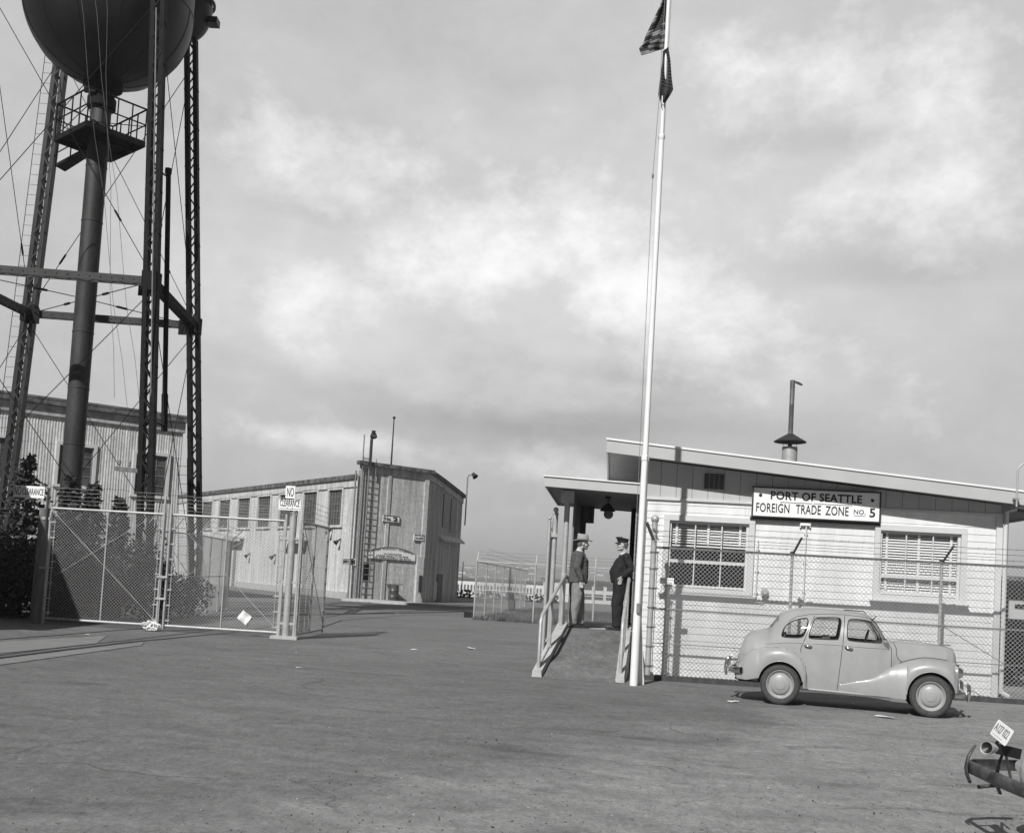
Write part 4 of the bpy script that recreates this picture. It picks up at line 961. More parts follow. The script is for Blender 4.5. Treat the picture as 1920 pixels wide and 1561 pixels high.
# ================================================================== corrugated warehouse on the left
BL0, BR0 = P(20, 735, 43.6), P(345, 781, 47.8)
hB = (BL0.z+BR0.z)/2
BL0.z = BR0.z = 0
# extend beyond the frame on the left
bu = (BR0-BL0).normalized(); BL0 = BL0-bu*6; BN = Vector((bu.y, -bu.x, 0))     # faces the camera
Lb = (BR0-BL0).length
wh = thing('corrugated_warehouse', 'tall pale corrugated iron warehouse with dark windows behind the water tower', 'building', BL0.lerp(BR0, .5)-BN*6)
def corr_wall(mb, a, b, z0, z1, pitch, amp, nd, opens=(), rows=None):
    """corrugated sheet wall; opens: (s0,s1,z0,z1)"""
    a = Vector(a); b = Vector(b); d = (b-a); Lx = d.length; d.normalize(); n = int(Lx/pitch*4)
    zr_ = [z0]+sorted({q for o in opens for q in (o[2], o[3]) if z0 < q < z1}|set(rows or ()))+[z1]
    for k, (q0, q1) in enumerate(zip(zr_, zr_[1:])):
        off = .006*(k % 2); idx = len(mb.v)
        for i in range(n+1):
            s = Lx*i/n; y = amp*(1, 0, -1, 0)[i % 4]+off+.01*mnoise.noise(Vector((s*.35, k*3.1, a.x)))
            p = a+d*s+nd*y; mb.v += [p+Z*q0, p+Z*(q1+.02)]
        for i in range(n):
            s = Lx*(i+.5)/n
            if any(o[0] < s < o[1] and q0 >= o[2]-.01 and q1 <= o[3]+.01 for o in opens): continue
            j = idx+2*i; mb.f.append([j, j+2, j+3, j+1]); mb.sm.append(True); mb.mi.append(0)
def Bs(px, py):
    d = ray(px, py); t = (BR0-CP).dot(BN)/d.dot(BN); p = CP+d*t; return (p-BL0).dot(bu), p.z
wa = [Bs(*q) for q in ((112, 833), (175, 840), (170, 915), (108, 905))]; wb = [Bs(*q) for q in ((258, 851), (313, 855), (308, 932), (250, 925))]
wins = []
for w in (wa, wb): wins.append((min(w[0][0], w[3][0]), max(w[1][0], w[2][0]), (w[2][1]+w[3][1])/2, (w[0][1]+w[1][1])/2))
sp_ = wins[1][0]-wins[0][0]; w0 = wins[0]; wins.append((w0[0]-sp_, w0[1]-sp_, w0[2], w0[3])); wins.append((w0[0]-2*sp_, w0[1]-2*sp_, w0[2], w0[3]))
hs_ = hB-.75
mb = MB(); corr_wall(mb, BL0, BR0, .0, hs_, .115, .013, BN, wins, rows=[2.6, 5.2]); build('wall', mb, 'corr', wh)
mb = MB(); bk = -BN*13; corr_wall(mb, BR0, BR0+bk, 0, hs_, .115, .013, bu, (), rows=[2.6, 5.2]); corr_wall(mb, BR0+bk, BL0+bk, 0, hs_, .25, .022, -BN); corr_wall(mb, BL0+bk, BL0, 0, hs_, .25, .022, -bu); build('wall', mb, 'corr', wh)
BAX = (bu, -BN, Z)
mb = MB(); mb.box(BL0.lerp(BR0, .5)+BN*.05+Z*(hs_+.21), (Lb+.16, .12, .44), BAX); mb.box(BR0+bk/2+bu*.05+Z*(hs_+.21), (.12, 13, .44), BAX); build('trim_board', mb, 'trimband', wh)
mb = MB(); mb.box(BL0.lerp(BR0, .5)-BN*6.5+Z*(hs_+.59), (Lb+.2, 13.6, .30), BAX); mb.box(BL0.lerp(BR0, .5)+BN*.26+Z*(hs_+.70), (Lb+.24, .12, .10), BAX); build('roof', mb, 'capdark', wh)
def old_window(par, ctr, w, h, ax, nd, cols, rows_, mframe='casing', fw=.14, pane='windark', proud=.05):
    mb = MB(); c = Vector(ctr)
    mb.box(c+nd*proud+Z*(h/2+fw/2), (w+2*fw, .08, fw), ax); mb.box(c+nd*proud-Z*(h/2+fw*.4), (w+2*fw+.08, .12, fw*.8), ax)
    for s in (-1, 1): mb.box(c+nd*proud+ax[0]*s*(w/2+fw/2), (fw, .076, h), ax)
    f = build('window', mb, mframe, par)
    mb = MB(); mb.box(c-nd*.05, (w, .02, h), ax); build('pane', mb, pane, f)
    mb = MB()
    for i in range(1, cols): mb.box(c-nd*.03+ax[0]*(w*i/cols-w/2), (.03, .03, h), ax)
    for i in range(1, rows_): mb.box(c-nd*.028+Z*(h*i/rows_-h/2), (w, .03, .03), ax)
    for s in (-1, 1): mb.box(c-nd*.026+ax[0]*s*(w/2-.025), (.05, .04, h), ax)
    build('glazing_bars', mb, 'winframe', f)
for w in wins: old_window(wh, BL0+bu*(w[0]+w[1])/2+Z*(w[2]+w[3])/2, w[1]-w[0], w[3]-w[2], BAX, BN, 3, 4)
# ================================================================== warehouse No. 2
c0 = P(660, 1120, 60.0); c0.z = 0; c1 = P(790, 1127, 63.0); c1.z = 0; c2 = P(856, 1120, 69.5); c2.z = 0; wl = P(300, 1100, 92.0); wl.z = 0
t2 = thing('warehouse_block', 'weathered corrugated iron warehouse block marked No. 2 with a long lower wing', 'building', (c0+c1)/2+Vector((-3, 12, 0)))
hT = (P(660, 862, 60).z+P(790, 881, 63).z)/2; h2 = P(859, 927, 69.5).z; hW = P(655, 889, 60.5).z; 
fu = (c1-c0).normalized(); fn = Vector((fu.y, -fu.x, 0)); su = (c2-c1).normalized(); sn = Vector((su.y, -su.x, 0)); wu = (c0-wl).normalized(); wn = Vector((wu.y, -wu.x, 0))
def plane_s(px, py, o, ud, nd):
    d = ray(px, py); t = (Vector(o)-CP).dot(nd)/d.dot(nd); p = CP+d*t; return (p-Vector(o)).dot(ud), p.z
mb = MB(); rws = [2.0, 4.0, 6.0]
corr_wall(mb, c0, c1, 0, hT-.55, .10, .005, fn, (), rws); build('front_wall', mb, 'corr2', t2)
mb = MB(); L2 = (c2-c1).length; n = int(L2/.10*4); idx = len(mb.v)     # side wall with falling eave
for k, (q0, q1) in enumerate(((0, 2.4), (2.4, 4.8), (4.8, None))):
    idx = len(mb.v)
    for i in range(n+1):
        s = L2*i/n; top = (hT-.55)+(h2-hT)*(s/L2)**1.15; p = c1+su*s+sn*(.016*(1, 0, -1, 0)[i % 4]+.006*(k % 2)); mb.v += [p+Z*q0, p+Z*(q1+.02 if q1 else top)]
    for i in range(n): j = idx+2*i; mb.f.append([j, j+2, j+3, j+1]); mb.sm.append(True); mb.mi.append(0)
build('side_wall', mb, 'corr3', t2)
mb = MB(); c3 = c2+Vector((-6, 20, 0)); c4 = c0+Vector((-3, 24, 0)); corr_wall(mb, c2, c3, 0, h2-.4, .3, .02, Vector((1, 0, 0))); corr_wall(mb, c0-wu*.1, c4, hW-.3, hT-.5, .2, .02, Vector((-1, 0, 0))); build('back_wall', mb, 'corr3', t2)
mb = MB(); WX = (wu, -wn, Z); Lw = (c0-wl).length
wwin = []
for i, (px, pt_, pb_, hw) in enumerate(((629, 923, 985, 10.5), (582, 926, 986, 10.5), (537, 930, 987, 10), (496, 931, 987, 9.5), (458, 933, 988, 9), (422, 936, 989, 8), (389, 939, 990, 7.5))):
    a_ = plane_s(px-hw, pt_, c0, wu, wn); b_ = plane_s(px+hw, pb_, c0, wu, wn); wwin.append((a_[0]+Lw, b_[0]+Lw, b_[1], a_[1]))
zlo = sum(w[2] for w in wwin)/7; zhi = sum(w[3] for w in wwin)/7; wwin = [(a, b, zlo, zhi) for a, b, _, _ in wwin]
corr_wall(mb, wl, c0, 0, hW-.7, .12, .007, wn, wwin, [1.7, 3.3]); build('wing_wall', mb, 'corr', t2)
for w in wwin: old_window(t2, wl+wu*(w[0]+w[1])/2+Z*(zlo+zhi)/2, w[1]-w[0], zhi-zlo, WX, wn, 5, 5, 'corr', .16)
mb = MB(); mb.box(wl.lerp(c0, .5)+wn*.04+Z*(hW-.48), (Lw, .10, .44), WX); build('trim_board', mb, 'corr', t2)
mb = MB(); mb.add([wl+wn*.2+Z*(hW-.26), c0+wn*.2+Z*(hW-.26), c0+wn*.2+Z*hW, wl+wn*.2+Z*hW, wl-wn*8+Z*hW, c0-wu*8-wn*8+Z*hW, c0-wn*.05+Z*hW, c0-wn*.05+Z*(hW-.26), wl-wn*.05+Z*(hW-.26)], [(0, 1, 2, 3), (3, 2, 6, 5, 4), (0, 8, 7, 1), (1, 7, 6, 2)]); build('wing_roof', mb, 'capdark', t2)
FX = (fu, -fn, Z); SX = (su, -sn, Z); Lf = (c1-c0).length
mb = MB(); mb.box(c0.lerp(c1, .5)+fn*.04+Z*(hT-.39), (Lf+.1, .10, .38), FX)
for a_, b_ in ((0, .5), (.5, 1)): pass
def sidept(s, dn, dz): return c1+su*s+sn*dn+Z*(hT+(h2-hT)*(max(s, 0)/L2)**1.15+dz)
for i in range(6):
    s0, s1 = L2*i/6, L2*(i+1)/6; mb.hexa([sidept(s0, -.05, -.58), sidept(s1, -.05, -.58), sidept(s1, .09, -.58), sidept(s0, .09, -.58), sidept(s0, -.05, -.22), sidept(s1, -.05, -.22), sidept(s1, .09, -.22), sidept(s0, .09, -.22)][::1])
build('trim_board', mb, 'corr2', t2)
mb = MB(); mb.box(c0.lerp(c1, .5)+fn*.12+Z*(hT-.11), (Lf+.5, .30, .22), FX)
for i in range(6):
    s0, s1 = L2*i/6-(.05 if i == 0 else 0), L2*(i+1)/6; mb.hexa([sidept(s0, -.2, -.22), sidept(s1, -.2, -.22), sidept(s1, .24, -.22), sidept(s0, .24, -.22), sidept(s0, -.2, 0), sidept(s1, -.2, 0), sidept(s1, .24, 0), sidept(s0, .24, 0)])
mb.add([c0+Z*(hT-.1), c1+Z*(hT-.1), c2+Z*(h2-.1), c3+Z*(h2-.1), c4+Z*(hT-.1)], [(0, 1, 2, 3, 4)]); build('roof', mb, 'capdark', t2)
mb = MB(); mb.box(c0+fn*.03+fu*.02+Z*(hT/2-.3), (.30, .12, hT-.6), FX); mb.box(c1+fn*.03-fu*.15+Z*(hT/2-.3), (.30, .09, hT-.62), FX); mb.box(c0+fn*.03+fu*2.0+Z*(hT/2-.3), (.22, .07, hT-.62), FX)
mb.box(c1+fn*.10-fu*.35+Z*1.35, (.45, .2, 2.7), FX); build('corner_post', mb, 'corr2', t2)
# side wall details
def sidebox(name, px0, py0, px1, py1, m, dn=.03, th=.06):
    a_ = plane_s(px0, py0, c1, su, sn); b_ = plane_s(px1, py1, c1, su, sn); mb = MB(); mb.box(c1+su*(a_[0]+b_[0])/2+sn*dn+Z*(a_[1]+b_[1])/2, (abs(b_[0]-a_[0]), th, abs(a_[1]-b_[1])), SX); return build(name, mb, m, t2)
sidebox('doorway', 819, 1076, 826, 1128, 'black'); sidebox('doorway', 786, 1078, 790, 1110, 'black'); sidebox('hatch', 832, 925, 840, 990, 'windark'); sidebox('hatch', 846, 935, 852, 998, 'windark'); sidebox('hatch', 812, 1090, 817, 1125, 'corr2')
a_ = plane_s(822, 1001, c1, su, sn); b_ = plane_s(857, 1013, c1, su, sn); mb = MB(); mb.hexa([c1+su*a_[0]+Z*(a_[1]-.2), c1+su*L2+Z*(a_[1]-.2), c1+su*L2+sn*.35+Z*(a_[1]-.4), c1+su*a_[0]+sn*.35+Z*(a_[1]-.4), c1+su*a_[0]+Z*(a_[1]-.0), c1+su*L2+Z*(a_[1]-.0), c1+su*L2+sn*.35+Z*(a_[1]-.3), c1+su*a_[0]+sn*.35+Z*(a_[1]-.3)]); build('awning', mb, 'corr3', t2)
a_ = plane_s(683, 1057, c0, fu, fn); mb = MB(); mb.box(c0+fu*(a_[0]+.15)+fn*.03+Z*(a_[1]-.45), (.36, .06, .9), FX); build('hatch', mb, 'black', t2)
# wing awnings / pipe holes
for px, py, w_, h_ in ((447, 1008, 2.6, .55), (560, 1012, 3.2, .45)):
    a_ = plane_s(px, py, c0, wu, wn); mb = MB(); mb.box(c0+wu*a_[0]+wn*.35+Z*a_[1], (w_, .7, h_*.25), WX); mb.box(c0+wu*a_[0]+wn*.5+Z*(a_[1]-.15), (w_, .3, h_*.4), WX); build('awning', mb, 'corr3', t2)
mb = MB(); a_ = plane_s(440, 1065, c0, wu, wn); mb.box(c0+wu*a_[0]+wn*.06+Z*1.6, (.35, .1, 3.2), WX); build('downpipe', mb, 'winframe', t2)
mb = MB(); mb.box(wl.lerp(c0, .75)+wn*.10+Z*.2, (Lw*.48, .22, .4), WX); build('plinth', mb, 'conc', t2)
for px, py in ((624, 992), (640, 1010), (470, 1037), (518, 1039)):
    a_ = plane_s(px, py, c0, wu, wn); p = c0+wu*a_[0]+wn*.05+Z*a_[1]; mb = MB(); mb.lathe([(.05, 0), (.05, .18), (.16, .42)], p, wn-Z*.8, 14); build('wall_lamp', mb, 'steelmid', t2)
# ladders, downpipe and lamp pole on the block front
def fpt(px, py, n_=.1): a_ = plane_s(px, py, c0, fu, fn); return c0+fu*a_[0]+fn*n_+Z*a_[1]
lad = MB(); b_ = fpt(670, 1118, .3); tt = fpt(682, 862, .3); b_.z = .1; xx = (b_.x+tt.x)/2
def LP_(s, z): return Vector((b_.x, b_.y, 0))+fu*s-fn*.08+Z*z
for offx in (-.12, .34): ladder(lad, LP_(offx, .2), LP_(offx, hT+(.2 if offx > 0 else .3)), .42, fu, .024, .36, .018)
lad.tube([LP_(-.36, hT), LP_(-.36, hT+1.5)], .035, 6); lad.tube([LP_(.10, .1), LP_(.10, hT+1.4)], .045, 8); lad.tube([LP_(-.75, .1), LP_(-.75, hT-.6)], .05, 8)
lad.bar(LP_(-.36, hT+.15), LP_(.10, hT+.15), .06)
build('ladder', lad, 'winframe', t2)
_lx = b_.x+.12; lpz = zfor(_lx, b_.y, 822); fl_ = thing('floodlight', 'round floodlight on a thin pole above the ladders of the block marked No. 2', 'lamp', (_lx, b_.y, hT-.2))
mb = MB(); mb.tube([(_lx, b_.y, hT-.4), (_lx, b_.y, lpz)], .04, 8); mb.tube([(_lx-.12, b_.y, hT-.4), (_lx-.12, b_.y, lpz)], .015, 6); build('pole', mb, 'steelmid', fl_)
mb = MB(); ax_ = Vector((.1, -.5, -.8)); c_ = Vector((_lx+.05, b_.y, lpz+.25)); mb.lathe([(.03, -.25), (.1, -.2), (.12, -.02), (.16, 0), (.20, .18)], c_, ax_, 18); mb.box(c_-ax_.normalized()*.2, (.2, .2, .1)); build('lamp_shade', mb, 'steeldark', fl_)
mb = MB(); mb.lathe([(0, .10), (.16, .10)], c_, ax_, 18); build('reflector', mb, 'bulb', fl_)
rd = fpt(738, 880, -.3); mb = MB(); z9 = zfor(rd.x, rd.y, 783); mb.tube([(rd.x, rd.y, hT-.2), (rd.x, rd.y, z9)], [.055, .03], 8); mb.ball((rd.x, rd.y, z9), .09); mb.ball((rd.x, rd.y, zfor(rd.x, rd.y, 790)), .04); single('roof_mast', mb, 'steelmid', 'thin roof mast with a small ball on top above the No. 2 sign', 'mast')
p2_ = c2+sn*.3-su*.1; zf = zfor(p2_.x, p2_.y, 890); f2_ = thing('floodlight', 'small floodlight on a bent pole at the far right corner of the warehouse', 'lamp', (p2_.x, p2_.y, h2-2))
mb = MB(); mb.tube([(p2_.x, p2_.y, h2-2), (p2_.x, p2_.y, zf-.15), (p2_.x+.08, p2_.y, zf), (p2_.x+.25, p2_.y, zf)], .045, 8); build('pole', mb, 'winframe', f2_)
mb = MB(); mb.lathe([(.03, -.2), (.12, -.15), (.14, .0), (.20, .16)], Vector((p2_.x+.42, p2_.y, zf)), Vector((.5, -.4, -.6)), 16); build('lamp_shade', mb, 'steelmid', f2_)
# signs on the block
def wall_sign(px0, py0, px1, py1, lines, label, board='signwhite', ink='ink', arch=False, name='wall_sign', base=None, dn=.07):
    o_, ud, nd, AX = base or (c0, fu, fn, FX)
    a_ = plane_s(px0, py0, o_, ud, nd); b_ = plane_s(px1, py1, o_, ud, nd); w, h = b_[0]-a_[0], a_[1]-b_[1]
    t = thing(name, label, 'sign', o_+ud*(a_[0]+w/2)+nd*dn+Z*b_[1], atan2(ud.y, ud.x))
    q = lambda u, z, e=0: o_+ud*(a_[0]+w*u)+nd*(dn+e)+Z*(b_[1]+h*z)
    if arch: prof = [(0, 0), (1, 0), (1, .52)]+[(1-i/16, .52+.48*sin(pi*i/16)**.8) for i in range(1, 16)]+[(0, .52)]
    else: prof = [(0, 0), (1, 0), (1, 1), (0, 1)]
    build('board', MB().prism([q(u, z) for u, z in prof][::-1], -nd*.06), board, t)
    mb = MB(); mb.tube([q(u, z, .01) for u, z in prof], .022, 4, closed=True, smooth=False); build('sign_frame', mb, 'fadedink' if board == 'signwhite' else 'signwhite', t)
    mb = MB()
    for s, u0, u1, z_, hh, bo in lines:
        text(mb, s, q(u0, z_, .012), ud, Z, h*hh, w=w*(u1-u0), depth=.01, bold=bo)
        if s != lines[-1][0] or arch: build('lettering', mb, ink, t); mb = MB()
    if arch:
        s = 'SMOKING POSITIVELY PROHIBITED'; n_ = len(s)
        for i, chh in enumerate(s):
            if chh == ' ': continue
            u = .06+.88*(i+.5)/n_; z_ = .42+.38*sin(pi*u)**.8; sl_ = (.40*sin(pi*(u+.01))**.8-.40*sin(pi*(u-.01))**.8)*h/(.02*w)
            xd = (ud+Z*sl_).normalized(); text(mb, chh, q(u, z_, .012), xd, nd.cross(xd), h*.12, w=w*.017, depth=.01, align='C')
    build('lettering', mb, ink, t); return t
wall_sign(718, 965, 747, 980, [('No', .07, .45, .2, .55, .01), ('.', .50, .54, .2, .09, .02), ('2', .60, .90, .2, .62, .03)], 'white sign reading No. 2 high on the warehouse block')
wall_sign(688, 1022, 777, 1052, [('ON THESE PREMISES', .33, .70, .43, .08, -.01), ('UNDER PENALTY OF FINE', .18, .84, .24, .12, -.005), ('OR IMPRISONMENT OR BOTH', .14, .90, .07, .12, -.005)], 'arched white no smoking notice above the oil drum', arch=True, ink='fadedink')
wall_sign(776, 1002, 794, 1014, [('ALARM', .12, .86, .3, .35, 0)], 'small white sign at the corner of the block right of the arched notice')
wall_sign(641, 1046, 664, 1059, [('RESTRICTED', .06, .92, .70, .18, .02), ('AREA', .32, .66, .42, .16, .02), ('CLEARANCE', .10, .86, .12, .18, .02)], 'small dark sign with pale lettering left of the arched notice', board='wooddark', ink='signwhite', dn=.12)
# oil drum
dp = fpt(727, 1126, .55); dp.z = 0; od = thing('oil_drum', 'dark steel oil drum with a loose board on top against the warehouse', 'drum', dp)
prof = [(0, 0), (.27, 0), (.29, .02)]
for z in (.28, .60): prof += [(.285, z-.04), (.305, z), (.285, z+.04)]
prof += [(.285, .86), (.30, .88), (.285, .90), (.27, .87), (0, .86)]
build('barrel', MB().lathe([(r*1.02, z*1.05) for r, z in prof], dp, n=28), 'drum', od)
single('loose_board', MB().box(dp+Vector((0, 0, .985)), (.95, .55, .05), (Vector((1, -.1, .04)).normalized(), Vector((.1, 1, 0)).normalized(), Z)), 'wooddark', 'weathered board lying across the top of the oil drum', 'board')
# ================================================================== off-frame shed (casts the shade over the left gate)
sx1, sy0, sy1, shh = -13.1, 16.4, 22.2, 6.0
sh_ = thing('side_shed', 'dark timber shed just outside the frame on the left', 'building', (-17, 19, 0))
mb = MB()
for i in range(22): mb.box((sx1, sy0+.27*(i+.5), shh/2-.1), (.05+.01*(i % 2), .26, shh-.2))
for i in range(30): mb.box((sx1-.27*(i+.5), sy0, shh/2-.1), (.26, .05+.01*(i % 2), shh-.2)); mb.box((sx1-.27*(i+.5), sy1, shh/2-.1), (.26, .05+.01*(i % 2), shh-.2))
mb.box((sx1-8.1, (sy0+sy1)/2, shh/2-.1), (.05, sy1-sy0, shh-.2)); build('wall', mb, 'wood', sh_)
mb = MB(); mb.box((sx1-4.0, (sy0+sy1)/2, shh), (8.6, sy1-sy0+.3, .15)); build('roof', mb, 'capdark', sh_)
# ================================================================== far fences right of the block
UU = Vector((cos(PH), -sin(PH), 0)); 
q0 = G(890, 1158); q0 = P(891, 1110, 42); q0.z = 0
qR = q0+UU*9.4
fence_run('yard_fence', 'pale chain link fence crossing behind the porch with upright barbed wire arms', [q0, qR], 2.30, [4], .40, rail2=1.18, armdir=-1, sp=.115, wr=.0034)
qB = P(985, 1110, 66); qB.z = 0
fence_run('yard_fence', 'pale chain link fence running away from the yard corner post, with slanting barbed arms', [q0+Vector((0, .12, 0)), qB], 2.30, [7], .50, armdir=1, sp=.19, wr=.0030)
mb = MB(); bb = G(880, 1157); mb.box((bb.x, bb.y, .12), (.45, .3, .24)); single('timber_block', mb, 'black', 'dark timber block at the foot of the yard corner post', 'block')
# two ball-topped pipe posts with the folded gate seen edge-on
qa = P(1035, 1090, 21.0); qa.z = 0; ga = thing('entrance_gate_post', 'tall ball-topped pipe post with a folded mesh gate left of the porch', 'post', qa)
zt7 = zfor(qa.x, qa.y, 964); mb = MB(); mb.tube([qa, qa+Z*zt7], .052, 16); mb.lathe([(.06, 0), (.06, .03), (.03, .05)], qa+Z*zt7, n=16); mb.ball(qa+Z*(zt7+.09), .055, 14, 10); build('post', mb, 'galv', ga)
q5 = P(1024.5, 1090, 20.9); q5.z = 0; zt8 = zfor(q5.x, q5.y, 976); gf = MB(); gf.tube([q5+Z*.1, q5+Z*zt8], .034, 12); gf.ball(q5+Z*(zt8+.05), .035); build('hinge_pipe', gf, 'galv', ga)
mb = MB(); 
for z in (.5, zt8-.28): mb.box((q5+qa)/2+Z*z, (.2, .07, .07)); 
mb.tube([q5+Z*(zt8-.05), qa+Z*(zt8-.35)], .01, 5); build('hinge', mb, 'galv', ga)
o5 = (q5+qa)/2+Vector((0, .05, 0)); e5 = o5+Vector((.18, 3.2, 0)); a5 = (e5-o5).normalized(); n5 = Vector((-a5.y, a5.x, 0))
gate_leaf(0, 3.2, 'folded chain link gate seen edge-on behind the ball-topped posts', o=o5, ax=a5, nrm=n5, zb=.12, zt=zt8-.3, rods=False)
# grass behind the fence
mb = MB(); random.seed(3)
for i in range(5200):
    s, t = random.random(), random.random()**1.6; p = q0+UU*(s*9.3)+Vector((.11, 1, 0))*(t*9-.35)
    h = random.uniform(.08, .3); w = .018; a = random.uniform(0, 3.1); d = Vector((cos(a)*w, sin(a)*w, 0)); l_ = Vector((random.uniform(-.1, .1), random.uniform(-.1, .1), h))
    mb.add([p-d, p+d, p+l_], [(0, 1, 2)])
gr_ = build('grass', mb, 'grass'); gr_['kind'] = 'stuff'; 
_f = lambda s, t: q0+UU*s+Vector((.11, 1, 0))*t
mb = MB(); rows_ = []
for i in range(16):
    t = 1.3+i*1.5; rows_.append([_f(-.0+.4*(i > 3)+.7*j+(.25*mnoise.noise(Vector((i*.7, j, 0))) if j in (0,) else 0), t+(.45*mnoise.noise(Vector((j*.6, 1, 2))) if i == 0 else 0))+Z*.012 for j in range(17)])
mb.grid(rows_, False, flip=False); structure(build('yard_dark_ground', mb, 'yarddark'))  # dark sheet laid over the ground behind the yard fence
# railway tracks crossing the yard
def rail_line(name, pxs, w=.06, m='black', z=.006, lab=None):
    pts = [G(*q) for q in pxs]; mb = MB(); rows = []
    P_ = []
    for i in range(len(pts)-1):
        for k in range(6): P_.append(pts[i].lerp(pts[i+1], k/6))
    P_.append(pts[-1])
    for i, p in enumerate(P_):
        d = (P_[min(i+1, len(P_)-1)]-P_[max(i-1, 0)]).normalized(); n_ = Vector((-d.y, d.x, 0)); rows.append([p+n_*w/2+Z*z, p-n_*w/2+Z*z])
    mb.grid(rows, False); return structure(build(name, mb, m))
for i, q in enumerate(([(-30, 1201), (100, 1191), (300, 1175), (420, 1163), (560, 1150), (680, 1143)], [(-30, 1237), (120, 1218), (250, 1203), (420, 1187), (520, 1172), (640, 1152), (860, 1140)], [(-30, 1232), (120, 1213), (250, 1199), (400, 1181)],
           [(360, 1158), (470, 1150), (640, 1143), (870, 1147)], [(600, 1177), (640, 1163), (760, 1153), (880, 1151)], [(610, 1142), (690, 1137), (880, 1141)], [(620, 1130), (700, 1129), (880, 1134)])):
    rail_line('railway_rail', q, (.07, .10, .045, .05, .05, .09, .2)[i], 'black' if i < 5 else ('asphalt' if i == 5 else 'wooddark'), .006+.002*i)
pk = [G(-30, 1240), G(270, 1204), G(265, 1210), G(-30, 1251)]
mb = MB(); mb.hexa([p-Z*.05 for p in (pk[3], pk[2], pk[1], pk[0])]+[p+Z*.012 for p in (pk[3], pk[2], pk[1], pk[0])]); structure(build('crossing_edge_board', mb, 'deck'))
pk = [G(-30, 1205), G(200, 1192), G(180, 1207), G(-30, 1228)]
mb = MB(); mb.hexa([p-Z*.05 for p in (pk[3], pk[2], pk[1], pk[0])]+[p+Z*.010 for p in (pk[3], pk[2], pk[1], pk[0])]); structure(build('crossing_planks', mb, 'deck'))
k0 = G(610, 1117); mb = MB(); k1, k2 = P(650, 1124, 57), P(882, 1136, 55); k1.z = k2.z = 0; mb.box(((k1+k2)/2)+Vector((0, 1.2, .06)), ((k2-k1).length, 2.2, .12), ((k2-k1).normalized(), Vector((-(k2-k1).y, (k2-k1).x, 0)).normalized(), Z)); structure(build('kerbed_apron', mb, 'conc'))
# ================================================================== trees and shrubs behind the left gate
def conifer(px, Y, ztop_, rad, label, seed, n=15, dense=1.0, grp='evergreens behind the left gate'):
    rng = random.Random(seed); b = P(px, 1080, Y); b.z = 0; t = thing('conifer_tree', label, 'tree', b, 0, grp)
    mb = MB(); mb.tube([b, b+Z*ztop_*.55+Vector((.05, 0, 0)), b+Z*ztop_], [.13, .08, .015], 8); build('trunk', mb, 'bark', t)
    mb = MB()
    nl = int(ztop_/.15)
    for i in range(nl):
        h0_ = .15+(ztop_-.2)*i/nl
        for k in range(int(8*dense)):
            h = min(ztop_-.03, max(.1, h0_+rng.uniform(-.22, .22))); rr = rad*(1-(h/ztop_))**.80*rng.uniform(.75, 1.1)+.08
            a = rng.uniform(0, 2*pi); r1 = rr*rng.uniform(.55, 1.12); d = Vector((cos(a), sin(a), 0)); q0_ = b+Z*h
            tip = q0_+d*r1+Z*(rng.uniform(-.25, .22)*r1-.12*r1*r1); mb.tube([q0_, q0_.lerp(tip, .5)+Z*.05, tip], [.014, .010, .004], 3, cap=False)
            m_ = int(9+18*r1)
            for j in range(m_):
                f = rng.uniform(.12, 1.02); c_ = q0_.lerp(tip, f)+Z*.05*sin(pi*f); sd = d.cross(Z)*rng.choice((-1, 1)); ln = rng.uniform(.10, .24)*(1.15-f*.5)
                v = (sd*.7+d*rng.uniform(.1, .9)+Z*rng.uniform(-.9, .8)).normalized()*ln; wv_ = v.cross(Vector((rng.uniform(-1, 1), rng.uniform(-1, 1), rng.uniform(-1, 1)))).normalized()*.022
                mb.add([c_-wv_, c_+v*.5-wv_*1.5, c_+v, c_+v*.5+wv_*1.5, c_+wv_], [(0, 1, 2, 3, 4)])
    build('crown', mb, 'foliage', t); return t
def zpx(px, py, Y): p = P(px, 1080, Y); return zfor(p.x, p.y, py)
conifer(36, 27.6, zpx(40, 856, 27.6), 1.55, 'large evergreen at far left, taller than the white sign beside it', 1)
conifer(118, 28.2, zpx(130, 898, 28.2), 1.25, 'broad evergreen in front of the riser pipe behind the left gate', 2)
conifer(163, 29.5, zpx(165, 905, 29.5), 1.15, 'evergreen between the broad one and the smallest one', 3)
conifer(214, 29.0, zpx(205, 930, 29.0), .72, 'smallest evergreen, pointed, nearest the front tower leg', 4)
def shrub(px, Y, rx, h, label, seed, m='leaf', n=4200):
    rng = random.Random(seed); b = P(px, 1080, Y); b.z = 0; t = thing('shrub', label, 'shrub', b, 0, 'dark shrubs behind the gates')
    mb = MB()
    for i in range(7): a = rng.uniform(0, 6.3); mb.tube([b, b+Vector((cos(a)*rx*.6, sin(a)*rx*.6, h*.75))], [.03, .008], 5)
    build('stems', mb, 'bark', t); mb = MB()
    lobes = [(Vector((rng.uniform(-.6, .6)*rx, rng.uniform(-.5, .5)*rx, rng.uniform(.35, .75)*h)), rng.uniform(.4, .62)) for _ in range(9)]
    for i in range(n):
        c_, s_ = rng.choice(lobes); d = Vector((rng.gauss(0, 1), rng.gauss(0, 1), rng.gauss(0, 1))).normalized(); p = b+c_+Vector((d.x*rx*s_, d.y*rx*s_, d.z*h*s_*.8))*rng.uniform(.72, 1.06)
        if p.z < .02: p.z = rng.uniform(.02, .2)
        u_ = Vector((rng.gauss(0, 1), rng.gauss(0, 1), rng.gauss(0, 1))).normalized()*rng.uniform(.03, .07); w_ = u_.cross(d+Vector((.1, .2, .3))).normalized()*rng.uniform(.025, .05)
        mb.add([p-u_, p+w_, p+u_, p-w_], [(0, 1, 2, 3)])
    build('leaves', mb, m, t)
